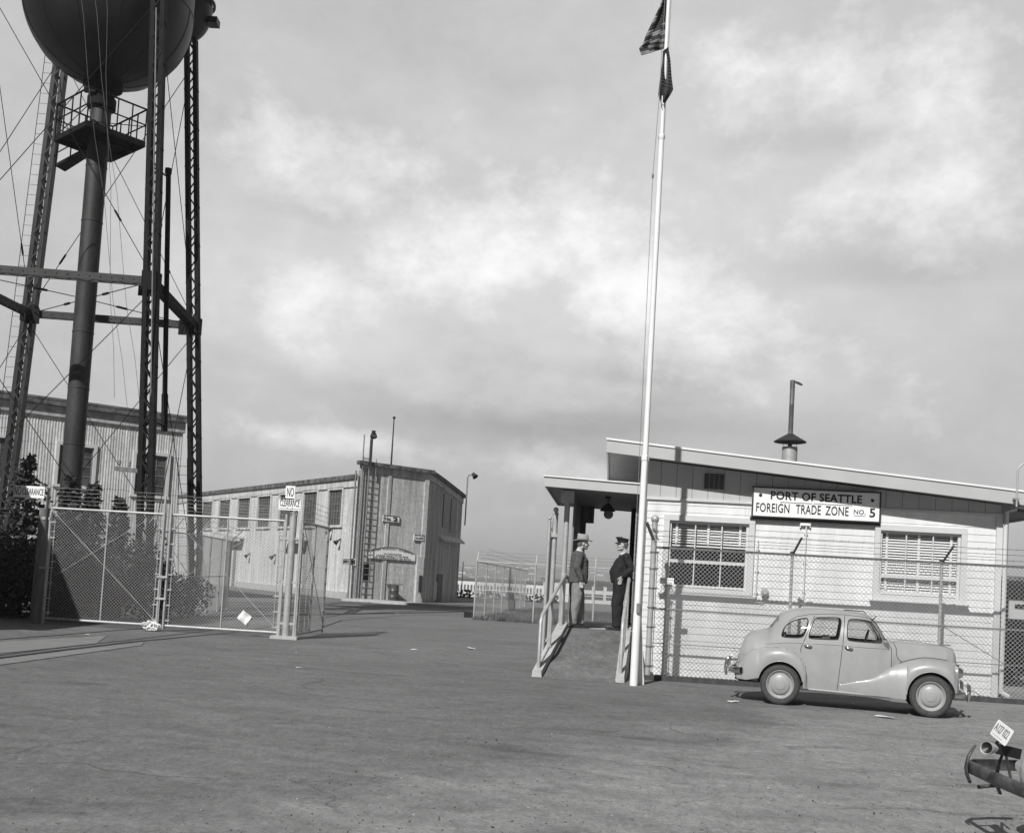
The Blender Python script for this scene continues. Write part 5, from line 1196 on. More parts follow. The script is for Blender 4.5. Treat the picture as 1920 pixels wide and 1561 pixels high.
shrub(20, 26.6, 1.35, 1.9, 'dark shrub in the shade at far left beside the timber post', 11)
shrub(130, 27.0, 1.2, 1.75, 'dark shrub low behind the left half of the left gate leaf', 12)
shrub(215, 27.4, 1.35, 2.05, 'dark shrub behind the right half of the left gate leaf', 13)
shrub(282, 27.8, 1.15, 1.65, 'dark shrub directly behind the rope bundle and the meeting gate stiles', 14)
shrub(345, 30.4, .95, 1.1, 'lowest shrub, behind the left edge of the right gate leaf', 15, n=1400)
# ================================================================== distant buildings, trees, hills
def far_block(px0, px1, Y, zb, ztop_, label, wins_, roofh=.5, name='distant_building', grp='distant white buildings'):
    a, b = P(px0, 1080, Y), P(px1, 1080, Y+3); a.z = b.z = zb; d = (b-a).normalized(); n_ = Vector((d.y, -d.x, 0)); AX = (d, -n_, Z); Lx = (b-a).length; H = ztop_-zb
    t = thing(name, label, 'building', (a+b)/2-n_*6, 0, grp)
    mb = MB(); mb.box((a+b)/2-n_*6+Z*H/2, (Lx, 12, H), AX); build('wall', mb, 'farwall', t)
    mb = MB(); mb.box((a+b)/2-n_*6+Z*(H+roofh/2), (Lx+.6, 12.8, roofh), AX); build('roof', mb, 'farroof', t)
    for (z0, z1, step, w) in wins_:
        for i in range(min(int(Lx/step), 90)): mb = MB(); mb.box(a+d*(step*(i+.5))+n_*.02+Z*((z0+z1)/2-zb), (w, .06, z1-z0), AX); build('window', mb, 'farwin', t)
    return t
YB = 215
zy = lambda py, px=870, Y=YB: P(px, py, Y).z
far_block(838, 1075, YB, zy(1124), zy(1085), 'long low white shed with one row of windows between the warehouse and the porch', [(zy(1105), zy(1094), .60, .36)] if 0 else [(zy(1107), zy(1095), .68, .36)], .45)
far_block(1092, 1172, 150, zy(1138, 1120, 150), zy(1092, 1120, 150), 'white two-storey building seen between the two men', [(zy(1106, 1120, 150), zy(1098, 1120, 150), 1.9, 1.3), (zy(1124, 1120, 150), zy(1114, 1120, 150), 1.9, 1.4)], .3)
mb = MB(); a = P(865, 1110, 190); single('distant_pole', mb.tube([(a.x, a.y, -2.7), (a.x+.02, a.y, zy(1053, 880, 190))], .10, 6), 'steelmid', 'thin pole in front of the long white shed', 'pole')
# bushes in front of the far shed
mb = MB(); random.seed(5)
for k in range(900):
    x = random.uniform(-9, 4); p = Vector((x, 84+random.uniform(-1, 1), random.uniform(-.3, .55)+.25*mnoise.noise(Vector((x, 0, 0))))); u_ = Vector((random.gauss(0, 1), random.gauss(0, 1), random.gauss(0, 1))).normalized()*.16; w_ = u_.cross(Vector((random.random(), random.random(), random.random()))).normalized()*.12
    mb.add([p-u_, p+w_, p+u_, p-w_], [(0, 1, 2, 3)])
bs = build('bank_scrub', mb, 'leaf'); bs['kind'] = 'stuff'
# hills
mb = MB(); rows = []
for j in range(14):
    y = 1500+130*j; row = []
    for i in range(161):
        x = -2400+30*i; t = j/13; h = -2.7+ (6+38*t+16*mnoise.noise(Vector((x*.0022, t*1.4, 3)))+5*mnoise.noise(Vector((x*.009, t*5, 1))))*min(1, t*3)
        row.append(Vector((x, y, max(h, -2.7))))
    rows.append(row)
mb.grid(rows, True, flip=True); structure(build('hills', mb, 'hill'))
hb = MB(); hb.box((0, 0, 2.2), (9, 8, 4.4)); hs0 = None; random.seed(9)
for k in range(75):
    px = random.choice((random.uniform(850, 1000), random.uniform(850, 990), random.uniform(1090, 1150), random.uniform(1870, 1915))); y = random.uniform(1650, 2700); x = P(px, 1075, y).x; t = (y-1500)/1690
    h = -2.7+(6+38*t+16*mnoise.noise(Vector((x*.0022, t*1.4, 3)))+5*mnoise.noise(Vector((x*.009, t*5, 1))))*min(1, t*3)
    if hs0 is None:
        hs0 = thing('hillside_house', 'tiny pale house among many on the far hillside', 'house', (x, y, h-1), 0, 'houses on the far hillside'); build('wall', hb, 'farwall', hs0, local=True)
        r_ = MB(); r_.add([(-5, -4.5, 4.3), (5, -4.5, 4.3), (5, 4.5, 4.3), (-5, 4.5, 4.3), (-5, 0, 7), (5, 0, 7)], [(0, 1, 5, 4), (2, 3, 4, 5), (0, 4, 3), (1, 2, 5), (3, 2, 1, 0)]); build('roof', r_, 'farroof', hs0, local=True)
    else: copy_thing(hs0, (x, y, h-1), random.uniform(-.4, .4))
# shed with clutter right of the gatehouse
sb = P(1872, 1100, 24.5); sb.z = 0; s2 = thing('lean_to', 'dark open-fronted lean-to with a pale board behind the right end of the gatehouse', 'shed', sb+Vector((3, 1.5, 0)))
zt6 = zfor(sb.x, sb.y, 1087); mb = MB(); mb.box(sb+Vector((3.1, 3, zt6/2)), (6, .1, zt6)); mb.box(sb+Vector((.02, 1.5, zt6/2)), (.08, 3, zt6)); build('wall', mb, 'wooddark', s2)
mb = MB(); mb.box(sb+Vector((3.0, 1.4, zt6+.05)), (6.4, 3.6, .1)); build('roof', mb, 'roof', s2)
z_a, z_b = zfor(sb.x, sb.y, 1122), zfor(sb.x, sb.y, 1158); mb = MB(); mb.box(sb+Vector((3.1, .1, (z_a+z_b)/2)), (5.6, .04, z_a-z_b)); bd = build('front_board', mb, 'fascia', s2)
mb = MB(); zz6 = zfor(sb.x, sb.y, 1134)
for i in range(9): mb.box(sb+Vector((.6+i*.6, .075, zz6)), (.34, .03, .10))
build('slot', mb, 'black', bd)
shrub(1888, 23.2, .55, 1.0, 'scruffy bush in front of the dark lean-to at the right edge', 21, n=900)
# ================================================================== saloon car
wr_, wf_ = G(1461, 1320), G(1743, 1344)
cu_ = (wf_-wr_); cu_.z = 0; WB0 = cu_.length; cang = atan2(cu_.y, cu_.x); WB = 2.35
CS = WB0/WB
near_off = .64
cdir = cu_.normalized(); cnrm = Vector((-cdir.y, cdir.x, 0))
corg = wr_+cnrm*near_off*CS; corg.z = 0
car = thing('saloon_car', 'small light grey rounded saloon car parked beside the chain link fence', 'car', corg, cang)
car.scale = (CS, CS, CS*1.045)
def cz_(X, Y):      # zoomed drawing coordinates -> (s, z)
    return (X-463)/448.0, .33+(690+.095*(X-463)-Y)/448.0
def czl(L): return [cz_(*q) for q in L]
def cl(L): return L
ztopL = czl([(118, 585), (125, 540), (150, 430), (185, 345), (240, 312), (350, 290), (385, 245), (410, 215), (450, 182), (500, 162), (600, 152), (750, 158), (900, 178), (1000, 195), (1060, 212), (1110, 243), (1150, 296), (1200, 378), (1232, 408), (1300, 415), (1400, 430), (1500, 445), (1600, 462), (1660, 478), (1695, 500), (1710, 530), (1716, 575)])
WL = [(-.77, .20), (-.75, .33), (-.70, .42), (-.60, .50), (-.45, .56), (-.25, .61), (0, .655), (.3, .69), (.7, .71), (1.2, .705), (1.55, .675), (1.72, .63), (1.85, .55), (2.1, .46), (2.4, .38), (2.62, .31), (2.74, .22), (2.797, .10)]
z0L = [(-.77, .42), (-.6, .36), (-.3, .33), (.2, .29), (.6, .285), (1.6, .275), (2.0, .29), (2.797, .36)]
Z1 = .74
s0, s1 = ztopL[0][0], ztopL[-1][0]
ss = [s0+(s1-s0)*i/200 for i in range(201)]
NT_L, NT_U = 22, 54
def zt_s(s): return max(smooth_list(ztopL, s), .50)
def top_n(s): # squarer over cabin, rounder over bonnet
    return lerp_list([(-.5, 2.3), (-.1, 2.6), (.2, 2.9), (1.3, 2.9), (1.7, 2.4), (2.7, 2.2)], s)
def sec(s, k):
    W_ = lerp_list(WL, s); z0 = lerp_list(z0L, s); zt = zt_s(s); z1 = min(Z1, zt-.05)
    if k <= NT_L:
        t = k/NT_L; z = z0+(z1-z0)*t; y = W_*(1-.055*(1-t)**2)
    else:
        a = pi/2*(k-NT_L)/NT_U; n = top_n(s); z = z1+(zt-z1)*sin(a)**(2/n); y = W_*max(cos(a), 0)**(2/n)
    return y, z
def y_at(s, z):
    W_ = lerp_list(WL, s); z0 = lerp_list(z0L, s); zt = zt_s(s); z1 = min(Z1, zt-.05)
    if z <= z1: t = max(0, (z-z0)/(z1-z0)); return W_*(1-.055*(1-t)**2)
    u = min((z-z1)/(zt-z1), 1); n = top_n(s); return W_*max(1-u**n, 0)**(1/n)
def inside(poly, x, y):
    c = False; j = len(poly)-1
    for i in range(len(poly)):
        xi, yi = poly[i]; xj, yj = poly[j]
        if (yi > y) != (yj > y) and x < (xj-xi)*(y-yi)/(yj-yi)+xi: c = not c
        j = i
    return c
def rounded(poly, it=2):
    for _ in range(it):
        q = []
        for i in range(len(poly)):
            a, b = poly[i], poly[(i+1) % len(poly)]
            q += [(a[0]*.75+b[0]*.25, a[1]*.75+b[1]*.25), (a[0]*.25+b[0]*.75, a[1]*.25+b[1]*.75)]
        poly = q
    return poly
WQ = rounded(czl([(458, 338), (475, 285), (520, 248), (600, 228), (648, 228), (644, 290), (620, 352), (596, 366), (490, 360), (460, 352)]))
WR = rounded(czl([(652, 362), (668, 300), (694, 228), (730, 226), (860, 230), (884, 246), (880, 300), (868, 382), (850, 386), (670, 374)]))
WF = rounded(czl([(926, 384), (928, 262), (950, 242), (1075, 258), (1112, 285), (1178, 398), (1170, 418), (1145, 418), (950, 398)]))
DR = czl([(905, 212), (898, 400), (868, 742), (655, 727), (655, 640), (640, 575), (606, 500), (598, 462), (610, 420), (660, 290), (694, 208), (760, 204)])
DF = czl([(913, 214), (1060, 236), (1120, 262), (1243, 462), (1243, 590), (1262, 640), (1262, 795), (876, 744), (905, 400)])
WINS = {'q': WQ, 'r': WR, 'f': WF}
WSH = (1.40, 1.70)    # windscreen station range
ctrs = [(0.0, .33), (WB, .33)]
grid_side = [[sec(s, k) for k in range(NT_L+NT_U+1)] for s in ss]
body, doorR, doorF = MB(), MB(), MB(); glassm = {'q': MB(), 'r': MB(), 'f': MB()}; wscreen, rscreen = MB(), MB()
ARCH = .385
for side in (-1, 1):
    for i in range(200):
        for k in range(NT_L+NT_U):
            a = (ss[i], grid_side[i][k]); b = (ss[i+1], grid_side[i+1][k]); c = (ss[i+1], grid_side[i+1][k+1]); d = (ss[i], grid_side[i][k+1])
            sm_ = (a[0]+b[0])/2; zm = (a[1][1]+b[1][1]+c[1][1]+d[1][1])/4; ym = (a[1][0]+c[1][0])/2
            q = [Vector((p[0], side*p[1][0], p[1][1])) for p in (a, b, c, d)]
            if side > 0: q = q[::-1]
            tgt = body; inset = 0
            hit = None
            for key, pl in WINS.items():
                if inside(pl, sm_, zm): hit = key
            if hit: tgt = glassm[hit]; inset = .012
            elif WSH[0] < sm_ < WSH[1] and zm > 1.13 and ym < .50*(1-(.0)) and zm < 1.50 and abs(ym) < .52 and zm > zt_s(sm_)-.42: 
                # windscreen: the sloping front of the cabin
                if k > NT_L+NT_U*.52 and zt_s(sm_) < 1.50: tgt = wscreen; inset = .008
            elif -.24 < sm_ < -.08 and k > NT_L+NT_U*.60 and zm > 1.22: tgt = rscreen; inset = .008
            if tgt is body:
                if any((sm_-cx)**2+(zm-cz)**2 < ARCH**2 and zm < .75 for cx, cz in ctrs): continue
                if inside(DR, sm_, zm): tgt = doorR
                elif inside(DF, sm_, zm): tgt = doorF
            if inset:
                q = [Vector((p.x, p.y-side*inset*(1 if tgt not in (wscreen, rscreen) else 0), p.z-(inset if tgt in (wscreen, rscreen) else 0))) for p in q]
            tgt.add(q, [(0, 1, 2, 3)], True)
def weld(o, d=.0006):
    bm = bmesh.new(); bm.from_mesh(o.data); bmesh.ops.remove_doubles(bm, verts=bm.verts, dist=d); bmesh.ops.recalc_face_normals(bm, faces=bm.faces); bm.to_mesh(o.data); bm.free(); o.data.update()
    for p in o.data.polygons: p.use_smooth = True
    return o
def cbuild(name, mb, m, parent=None, w=False):
    o = build(name, mb, m, parent or car, local=True)
    if w: weld(o)
    return o
ob = cbuild('body', body, 'paint', w=True)
# split doors by side
def split(mb, side):
    r = MB()
    for f, s_ in zip(mb.f, mb.sm):
        if (mb.v[f[0]].y+mb.v[f[2]].y)*side > 0: r.add([mb.v[i] for i in f], [tuple(range(len(f)))], True)
    return r
def loop3(poly, side, off=.004, dens=1):
    return [Vector((s, side*(y_at(s, z)+off), z)) for s, z in poly]
def dense(poly, n=4, closed=True):
    q = []
    m = len(poly)
    for i in range(m if closed else m-1):
        a, b = poly[i], poly[(i+1) % m]
        for k in range(n): q.append((a[0]+(b[0]-a[0])*k/n, a[1]+(b[1]-a[1])*k/n))
    if not closed: q.append(poly[-1])
    return q
SEAM_F = czl([(907, 220), (900, 400), (871, 741)])
SEAM_R = czl([(692, 212), (660, 285), (618, 400), (600, 440), (604, 470)])
SEAM_A = czl([(1110, 250), (1150, 300), (1243, 462), (1243, 590)])
for side in (-1, 1):
    for nm, mb_, poly, wkeys in (('door', doorR, DR, 'r'), ('door', doorF, DF, 'f')):
        d_ = cbuild(nm, split(mb_, side), 'paint', w=True)
        mb = MB(); lp_ = czl([(625, 420), (640, 422), (672, 428), (682, 428)] if mb_ is doorR else [(913, 440), (930, 444), (960, 452), (972, 454)])
        mb.tube([Vector((s, side*(y_at(s, z)+(.012 if i in (0, 3) else .035)), z)) for i, (s, z) in enumerate(lp_)], [.012, .015, .015, .008], 8); cbuild('handle', mb, 'chrome', d_)
        g_ = cbuild('window', split(glassm[wkeys], side), 'carglass', d_, w=True)
        mb = MB(); mb.tube(loop3(dense(WINS[wkeys], 2), side, -.001), .0085, 6, closed=True); cbuild('window_rubber', mb, 'seam', d_)
    mb = split(glassm['q'], side); cbuild('quarter_window', mb, 'carglass', w=True)
    mb = MB(); mb.tube(loop3(dense(WINS['q'], 2), side, -.001), .0085, 6, closed=True); cbuild('window_rubber', mb, 'seam')
    mb = MB()
    for sm_l in (SEAM_F, SEAM_R, SEAM_A): mb.tube(loop3(dense(sm_l, 10, False), side, -.001), .0058, 4, cap=False)
    # roof gutter line and belt mouldings
    mb2 = MB(); gut = czl([(505, 245), (560, 215), (650, 203), (760, 203), (905, 213), (1060, 237), (1115, 256), (1150, 300), (1243, 462)]); mb.tube(loop3(dense(gut, 8, False), side, .001), .005, 4, cap=False)
    belt = czl([(345, 403), (500, 395), (600, 400), (700, 407), (890, 425), (1060, 445), (1240, 464)]); mb2.tube(loop3(dense(belt, 10, False), side, .002), .007, 6, cap=False); cbuild('belt_moulding', mb2, 'paint')
    cbuild('seam', mb, 'seam')
wo = cbuild('windscreen', wscreen, 'carglass', w=True) if wscreen.f else None
ro = cbuild('rear_window', rscreen, 'carglass', w=True) if rscreen.f else None
mb = MB()     # closing front nose and tail caps
for st, sgn in ((0, -1), (200, 1)):
    row = grid_side[st]; pts = [Vector((ss[st], -y, z)) for y, z in row]+[Vector((ss[st], y, z)) for y, z in row[::-1]]; mb.add(pts, [tuple(range(len(pts)))])
cbuild('end_panel', mb, 'paint')
# wings (fenders)
FRT = czl([(1240, 592), (1300, 565), (1400, 542), (1480, 535), (1560, 545), (1640, 562), (1700, 583), (1712, 620), (1714, 680)])
def arch_z(s, cx, r): 
    d = abs(s-cx); return .33+sqrt(max(r*r-d*d, 0)) if d < r else None
def fender(sts, topf, botf, outf, p=2.6, nv=26, side=1, mb=None):
    rows = []
    for s in sts:
        zt, zb_2 = topf(s), botf(s); yi = y_at(s, min(zt, zt_s(s)-.02)); yo = max(outf(s), yi+.001); r = []
        for k in range(nv+1):
            a = pi/2*k/nv; vz = sin(a)**(2/p); vy = max(cos(a), 0)**(2/p)
            z = zb_2+(zt-zb_2)*vz
            low = .02*max(0, 1-(z-zb_2)/.25)**2 if zt-zb_2 > .1 else 0
            r.append(Vector((s, side*(yi+(yo-yi)*vy-low), z)))
        rows.append(r)
    mb.grid(rows, True, flip=(side < 0)); return rows
rearT = czl([(122, 600), (140, 550), (190, 482), (250, 445), (350, 426), (430, 430), (500, 445), (560, 475), (610, 520), (640, 570), (653, 640), (656, 724)])
rearB = [(-.77, .43), (-.72, .36), (-.55, .355), (-.36, .42)]
frontT = [(.95, .40), (1.2, .462), (1.42, .52), (1.6, .62), (1.734, .715)]+FRT[1:7]+[(2.79, .74)]
def sts(a, b, n, cx, r):
    L_ = [a+(b-a)*i/n for i in range(n+1)]; 
    for e in (cx-r, cx+r):
        for q in (-.002, .002, .01, .025): 
            if a < e+q < b: L_.append(e+q)
    return sorted(L_)
RA, FA = .365, .372
for side in (-1, 1):
    mb = MB()
    def rb_(s):
        z = arch_z(s, .0, RA); lo = lerp_list([(-.77, .43), (-.72, .36), (-.55, .355), (-.38, .40), (-.35, .42), (.3, .29), (.44, .29)], s)
        return max(z, lo) if z else lo
    fender(sts(-.765, .430, 90, 0, RA), lambda s: max(smooth_list(rearT, s), rb_(s)+.004), rb_, lambda s: lerp_list([(-.77, .50), (-.72, .60), (-.60, .69), (-.4, .755), (-.1, .782), (.2, .778), (.33, .765), (.40, .74), (.43, .69)], s), 2.3, side=side, mb=mb)
    cbuild('rear_wing', mb, 'paint', w=True)
    mb = MB()
    def fb_(s):
        z = arch_z(s, WB, FA); lo = lerp_list([(.9, .275), (1.7, .262), (1.95, .25), (2.7, .34), (2.8, .38)], s)
        return max(z, lo) if z else lo
    fender(sts(.95, 2.795, 130, WB, FA), lambda s: max(smooth_list(frontT, s), fb_(s)+.004), fb_, lambda s: lerp_list([(.95, .70), (1.2, .712), (1.42, .722), (1.6, .738), (1.78, .762), (2.0, .775), (2.4, .775), (2.6, .765), (2.68, .745), (2.74, .70), (2.775, .63), (2.795, .50)], s), 2.5, side=side, mb=mb)
    cbuild('front_wing', mb, 'paint', w=True)
    mb = MB(); mb.tube([Vector((s, side*(.778 if abs(s-WB) < .4 else .77), z)) for s, z in [(WB+FA*cos(a), .33+FA*sin(a)) for a in [pi*j/24 for j in range(25)]] if s < 2.70], .008, 6); mb.tube([Vector((RA*cos(a), side*.777, .33+RA*sin(a))) for a in [pi*(.06+.88*j/24) for j in range(25)]], .008, 6); cbuild('arch_lip', mb, 'paint')
    mb = MB(); mb.tube([Vector((s, side*(y_at(s, z)+o), z)) for s, z, o in [(cz_(1243, 596)+(.01,)), (cz_(1262, 612)+(.075,)), (cz_(1268, 650)+(.088,)), (cz_(1266, 720)+(.088,)), (cz_(1258, 792)+(.085,))]], .004, 4)
    bn = czl([(1262, 420), (1278, 460), (1280, 510), (1296, 540), (1318, 556)]); mb.tube([Vector((s, side*(y_at(s, z)+.002), z)) for s, z in dense(bn, 5, False)], .005, 4)
    # join of rear wing with the body side and of front wing with the bonnet
    mb.tube([Vector((s, side*(y_at(s, smooth_list(frontT, s)+.004)+.003), smooth_list(frontT, s)+.003)) for s in [1.87+.9*j/30 for j in range(26)]], .006, 4)
    mb.tube([Vector((s, side*(y_at(s, z)+.003), z)) for s, z in dense(rearT[2:], 4, False)], .0045, 4)
    cbuild('seam', mb, 'seam')
    mb = MB(); mb.lathe([(0, .0), (.02, .085), (.06, .07), (.085, .03), (.09, .0)][::-1], (2.77, side*.50, .70), (1, side*.12, 0), 24); hl = cbuild('headlight', mb, 'chrome')
    mb = MB(); mb.lathe([(.105, -.12), (.105, -.0), (.092, .012)], (2.765, side*.50, .70), (1, side*.12, 0), 24); cbuild('lamp_rim', mb, 'paint', hl)
# sill, underbody, wheel wells
mb = MB(); mb.box((.95, 0, .36), (3.3, .9, .10)); mb.box((.95, 0, .40), (1.28, 1.28, .06)); 
for cx in (0, WB): mb.box((cx, 0, .52), (.80, .84, .42))
mb.box((-.55, 0, .45), (.4, .8, .2)); cbuild('underbody', mb, 'black')
mb = MB()
for side in (-1, 1): mb.tube([(.46, side*.69, .285), (1.75, side*.68, .262)], .018, 8)
cbuild('sill', mb, 'paint')
mb = MB(); mb.box((2.80, 0, .60), (.03, .46, .42)); gr2 = cbuild('grille', mb, 'black')
mb = MB()
for i in range(9): mb.box((2.818, 0, .42+.045*i), (.012, .44, .014))
cbuild('grille_bar', mb, 'chrome', gr2)
mb = MB(); mb.box((2.70, 0, .50), (.15, 1.15, .42)); cbuild('front_valance', mb, 'paint')
# bumpers
for x, s_, z_, w_, nm in ((2.90, 1, .37, 1.42, 'front_bumper'), (-.86, -1, .50, 1.36, 'rear_bumper')):
    mb = MB(); pts = []
    for i in range(25):
        t = -1+2*i/24; pts.append(Vector((x-s_*(.05*t*t+.17*abs(t)**7), t*w_/2, z_)))
    rows = []
    for p in pts:
        rows.append([p+Vector((s_*(.03*cos(a)), 0, .052*sin(a))) for a in [2*pi*j/12 for j in range(13)]])
    mb.grid(rows); b_2 = cbuild(nm, mb, 'chrome', w=True)
    for sd in (-1, 1):
        mb = MB(); mb.tube([Vector((x+s_*.045, sd*.42, z_-.11)), Vector((x+s_*.06, sd*.42, z_)), Vector((x+s_*.05, sd*.42, z_+.14)), Vector((x+s_*.02, sd*.42, z_+.17))], [.02, .03, .026, .012], 8); cbuild('overrider', mb, 'chrome', b_2)
        mb = MB(); mb.bar((x-s_*.03, sd*.38, z_), (x-s_*.25, sd*.38, z_-.02), .03, .05); cbuild('bumper_iron', mb, 'black', b_2)
mb = MB(); mb.tube([(-.45, .3, .31), (-.80, .3, .30)], .022, 8); mb.box((-.62, -.42, .36), (.20, .08, .06)); cbuild('exhaust', mb, 'black')
for sd in (-1, 1):
    mb = MB(); mb.tube([(-.70, sd*.58, .50), (-.735, sd*.55, .585), (-.70, sd*.54, .66)], [.016, .024, .012], 10); cbuild('tail_light', mb, 'chrome')
mb = MB(); mb.tube([(1.86, 0, 1.135), (2.2, 0, 1.12), (2.6, 0, 1.08), (2.74, 0, 1.04)], .007, 6); mb.tube([(2.60, 0, 1.10), (2.70, 0, 1.10)], .014, 6); cbuild('bonnet_strip', mb, 'chrome')
# wheels
def wheel(x, side, y=None):
    y = y or (.655 if side < 0 else .655)
    c = Vector((x, side*y, .326)); ax = Vector((0, side, 0)); mb = MB(); R = .326
    mb.lathe([(.215, -.07), (.235, -.085), (.295, -.08), (.318, -.06), (R, -.035), (R, -.012), (R-.006, -.010), (R-.006, -.004), (R, -.002), (R, .035), (.318, .055), (.300, .068), (.270, .078), (.240, .075), (.222, .062), (.215, .04)], c, ax, 56)
    t_ = cbuild('tyre', mb, 'rubber', wheels_[-1] if False else None)
    return t_
for x in (0, WB):
    for side in (-1, 1):
        c = Vector((x, side*.655, .326)); ax = Vector((0, side, 0))
        mb = MB(); mb.lathe([(.222, .060), (.226, .066), (.220, .070), (.205, .055), (.195, .038), (.178, .028), (.160, .030), (.150, .040), (.0, .04)], c, ax, 48); w_ = cbuild('wheel', mb, 'wheelpaint')
        R = .326; mb = MB(); mb.lathe([(.215, -.07), (.235, -.085), (.295, -.08), (.318, -.06), (R, -.035), (R, -.012), (R-.008, -.010), (R-.008, -.004), (R, -.002), (R, .035), (.318, .055), (.305, .066), (.302, .063), (.290, .074), (.270, .078), (.240, .075), (.222, .062), (.215, .04)], c, ax, 56); cbuild('tyre', mb, 'rubber', w_)
        mb = MB(); mb.lathe([(.162, .030), (.160, .050), (.148, .062), (.120, .072), (.088, .080), (.084, .088), (.060, .094), (.030, .096), (.0, .097)], c, ax, 48); cbuild('hubcap', mb, 'wheelpaint', w_)
        mb = MB()
        for a0 in (.6, 2.7, 4.8): mb.tube([c+Vector((.188*cos(a0+.5*j/8), side*.033, .188*sin(a0+.5*j/8))) for j in range(9)], .004, 4)
        cbuild('wheel_slot', mb, 'black', w_)
# interior
mb = MB()
for x, w_ in ((1.02, .48), (.30, 1.05)):
    for yy in ((-.30, .30) if x > .5 else (0,)):
        mb.box((x, yy, .62), (.5, w_, .16)); mb.box((x-.27, yy, .86), (.12, w_, .52), (Vector((1, 0, .18)).normalized(), Vector((0, 1, 0)), Vector((-.18, 0, 1)).normalized()))
cbuild('seat', mb, 'seat')
mb = MB(); mb.tube([Vector((1.34+.10*cos(a)*.45, -.33+.19*sin(a), 1.10+.17*cos(a))) for a in [2*pi*j/28 for j in range(28)]], .012, 6, closed=True); mb.tube([(1.34, -.33, 1.10), (1.62, -.33, .93)], .018, 8); mb.tube([(1.34, -.52, 1.10), (1.34, -.14, 1.10)], .008, 6); cbuild('steering_wheel', mb, 'black')
mb = MB(); mb.box((1.60, 0, .98), (.20, 1.1, .22)); cbuild('dashboard', mb, 'seat')
mb = MB(); mb.tube([(1.42, -.70, 1.535-.10), (1.48, -.55, 1.49)], .008, 5); mb.tube([(.98, -.25, 1.565), (1.28, -.25, 1.56), (1.34, -.25, 1.535)], .008, 5); cbuild('wiper', mb, 'seam')
# ================================================================== parked vehicle corner, lower right
tk = thing('parked_vehicle', 'corner of an old vehicle with a dull steel bumper at the lower right edge', 'vehicle', (5.2, 6.2, 0))
# bumper blade runs towards the camera with a curled far end
def Bp(px, py, z): return G(px, py, z)
tip = P(1806, 1436, 7.75); 
ba = Bp(1822, 1437, .49); bb_ = Bp(1905, 1473, .49); bd_ = (bb_-ba).normalized(); bn_ = Vector((-bd_.y, bd_.x, 0))*-1
if bn_.x > 0: bn_ = -bn_       # outward (left)
rows = []
pth = [ba+Vector((.42, .20, 0)), ba+Vector((.22, .17, 0)), ba+Vector((.05, .10, 0)), ba-bd_*.0+bn_*.02, ba.lerp(bb_, .5)+bn_*.03, bb_+bn_*.03, bb_+bd_*.5, bb_+bd_*1.0+Vector((.12, 0, 0))]
for p in pth: rows.append([p+Z*h+bn_*o for h, o in ((-.038, -.01), (-.032, .0), (-.015, .008), (.015, .008), (.032, .0), (.038, -.01))])
mb = MB(); mb.grid(rows); bu_ = build('bumper', mb, 'oldsteel', tk)
sm2 = bu_.modifiers.new('thick', 'SOLIDIFY'); sm2.thickness = .012
def guard(p, h0=-.11, h1=.165, flare=.0):
    mb = MB(); pts = [p+Z*h0+bn_*.02, p+Z*(h0*.5)+bn_*.045, p+bn_*.055, p+Z*(h1*.5)+bn_*.04, p+Z*h1+bn_*.01+Vector((flare, 0, 0))]; wd = [.02, .03, .034, .028, .008]; rws_ = []
    for q, w2 in zip(pts, wd): rws_.append([q-bd_*w2*.7, q+bn_*.012, q+bd_*w2*.7])
    mb.grid(rws_); o = build('bumper_guard', mb, 'oldsteel', tk); s_ = o.modifiers.new('thick', 'SOLIDIFY'); s_.thickness = .012
guard(ba+bd_*.03, flare=.02); guard(Bp(1882, 1458, .49), -.11, .17)
mb = MB(); g2 = Bp(1882, 1458, .49); mb.tube([g2+Z*.16, g2+Z*.19+Vector((.05, .10, 0)), g2+Z*.18+Vector((.12, .26, 0)), g2+Z*.02+Vector((.2, .3, -.1))], .010, 6); mb.tube([ba+Vector((.05, 0, -.14)), ba+Vector((.22, .03, -.12))], .015, 6); build('bumper_stay', mb, 'oldsteel', tk)
# fender, tail and body side (most of it outside the frame)
def swept(name, rings, m, par): mb = MB(); mb.grid(rings); return build(name, mb, m, par)
fc = Vector((4.10, 7.45, .50)); mb = MB(); mb.ball(fc, (.44, .30, .28), 28, 18); fw = build('wing', mb, 'paint2', tk)
mb = MB(); rws_ = []
for i in range(15):
    x = 4.12+.22*i; hh = [.35, .52, .66, .80, .92, 1.02, 1.10, 1.2, 1.32, 1.44, 1.5, 1.52, 1.52, 1.5, 1.46][i]; wv = [.45, .62, .72, .76, .78, .8, .8, .8, .8, .8, .8, .8, .8, .8, .8][i]
    rws_.append([Vector((x, 6.0+wv*cos(a_)*.9, .35+hh*max(sin(a_), 0)**.6)) if True else None for a_ in [pi*j/24 for j in range(25)]])
mb.grid(rws_); n_ = len(rws_[0]); mb.add(rws_[0], [tuple(range(n_))]); bo = build('body', mb, 'paint2', tk)
mb = MB(); mb.box((5.6, 6.0, .42), (2.9, 1.1, .16)); build('chassis', mb, 'black', tk)
for (x, y) in ((4.35, 6.75), (4.35, 5.3), (6.7, 6.75), (6.7, 5.3)):
    mb = MB(); mb.lathe([(.20, -.08), (.30, -.08), (.34, -.04), (.34, .04), (.30, .08), (.20, .07), (0, .05)], (x+.1, y, .34), (0, 1 if y > 6 else -1, 0), 32); wq = build('tyre', mb, 'rubber', tk)
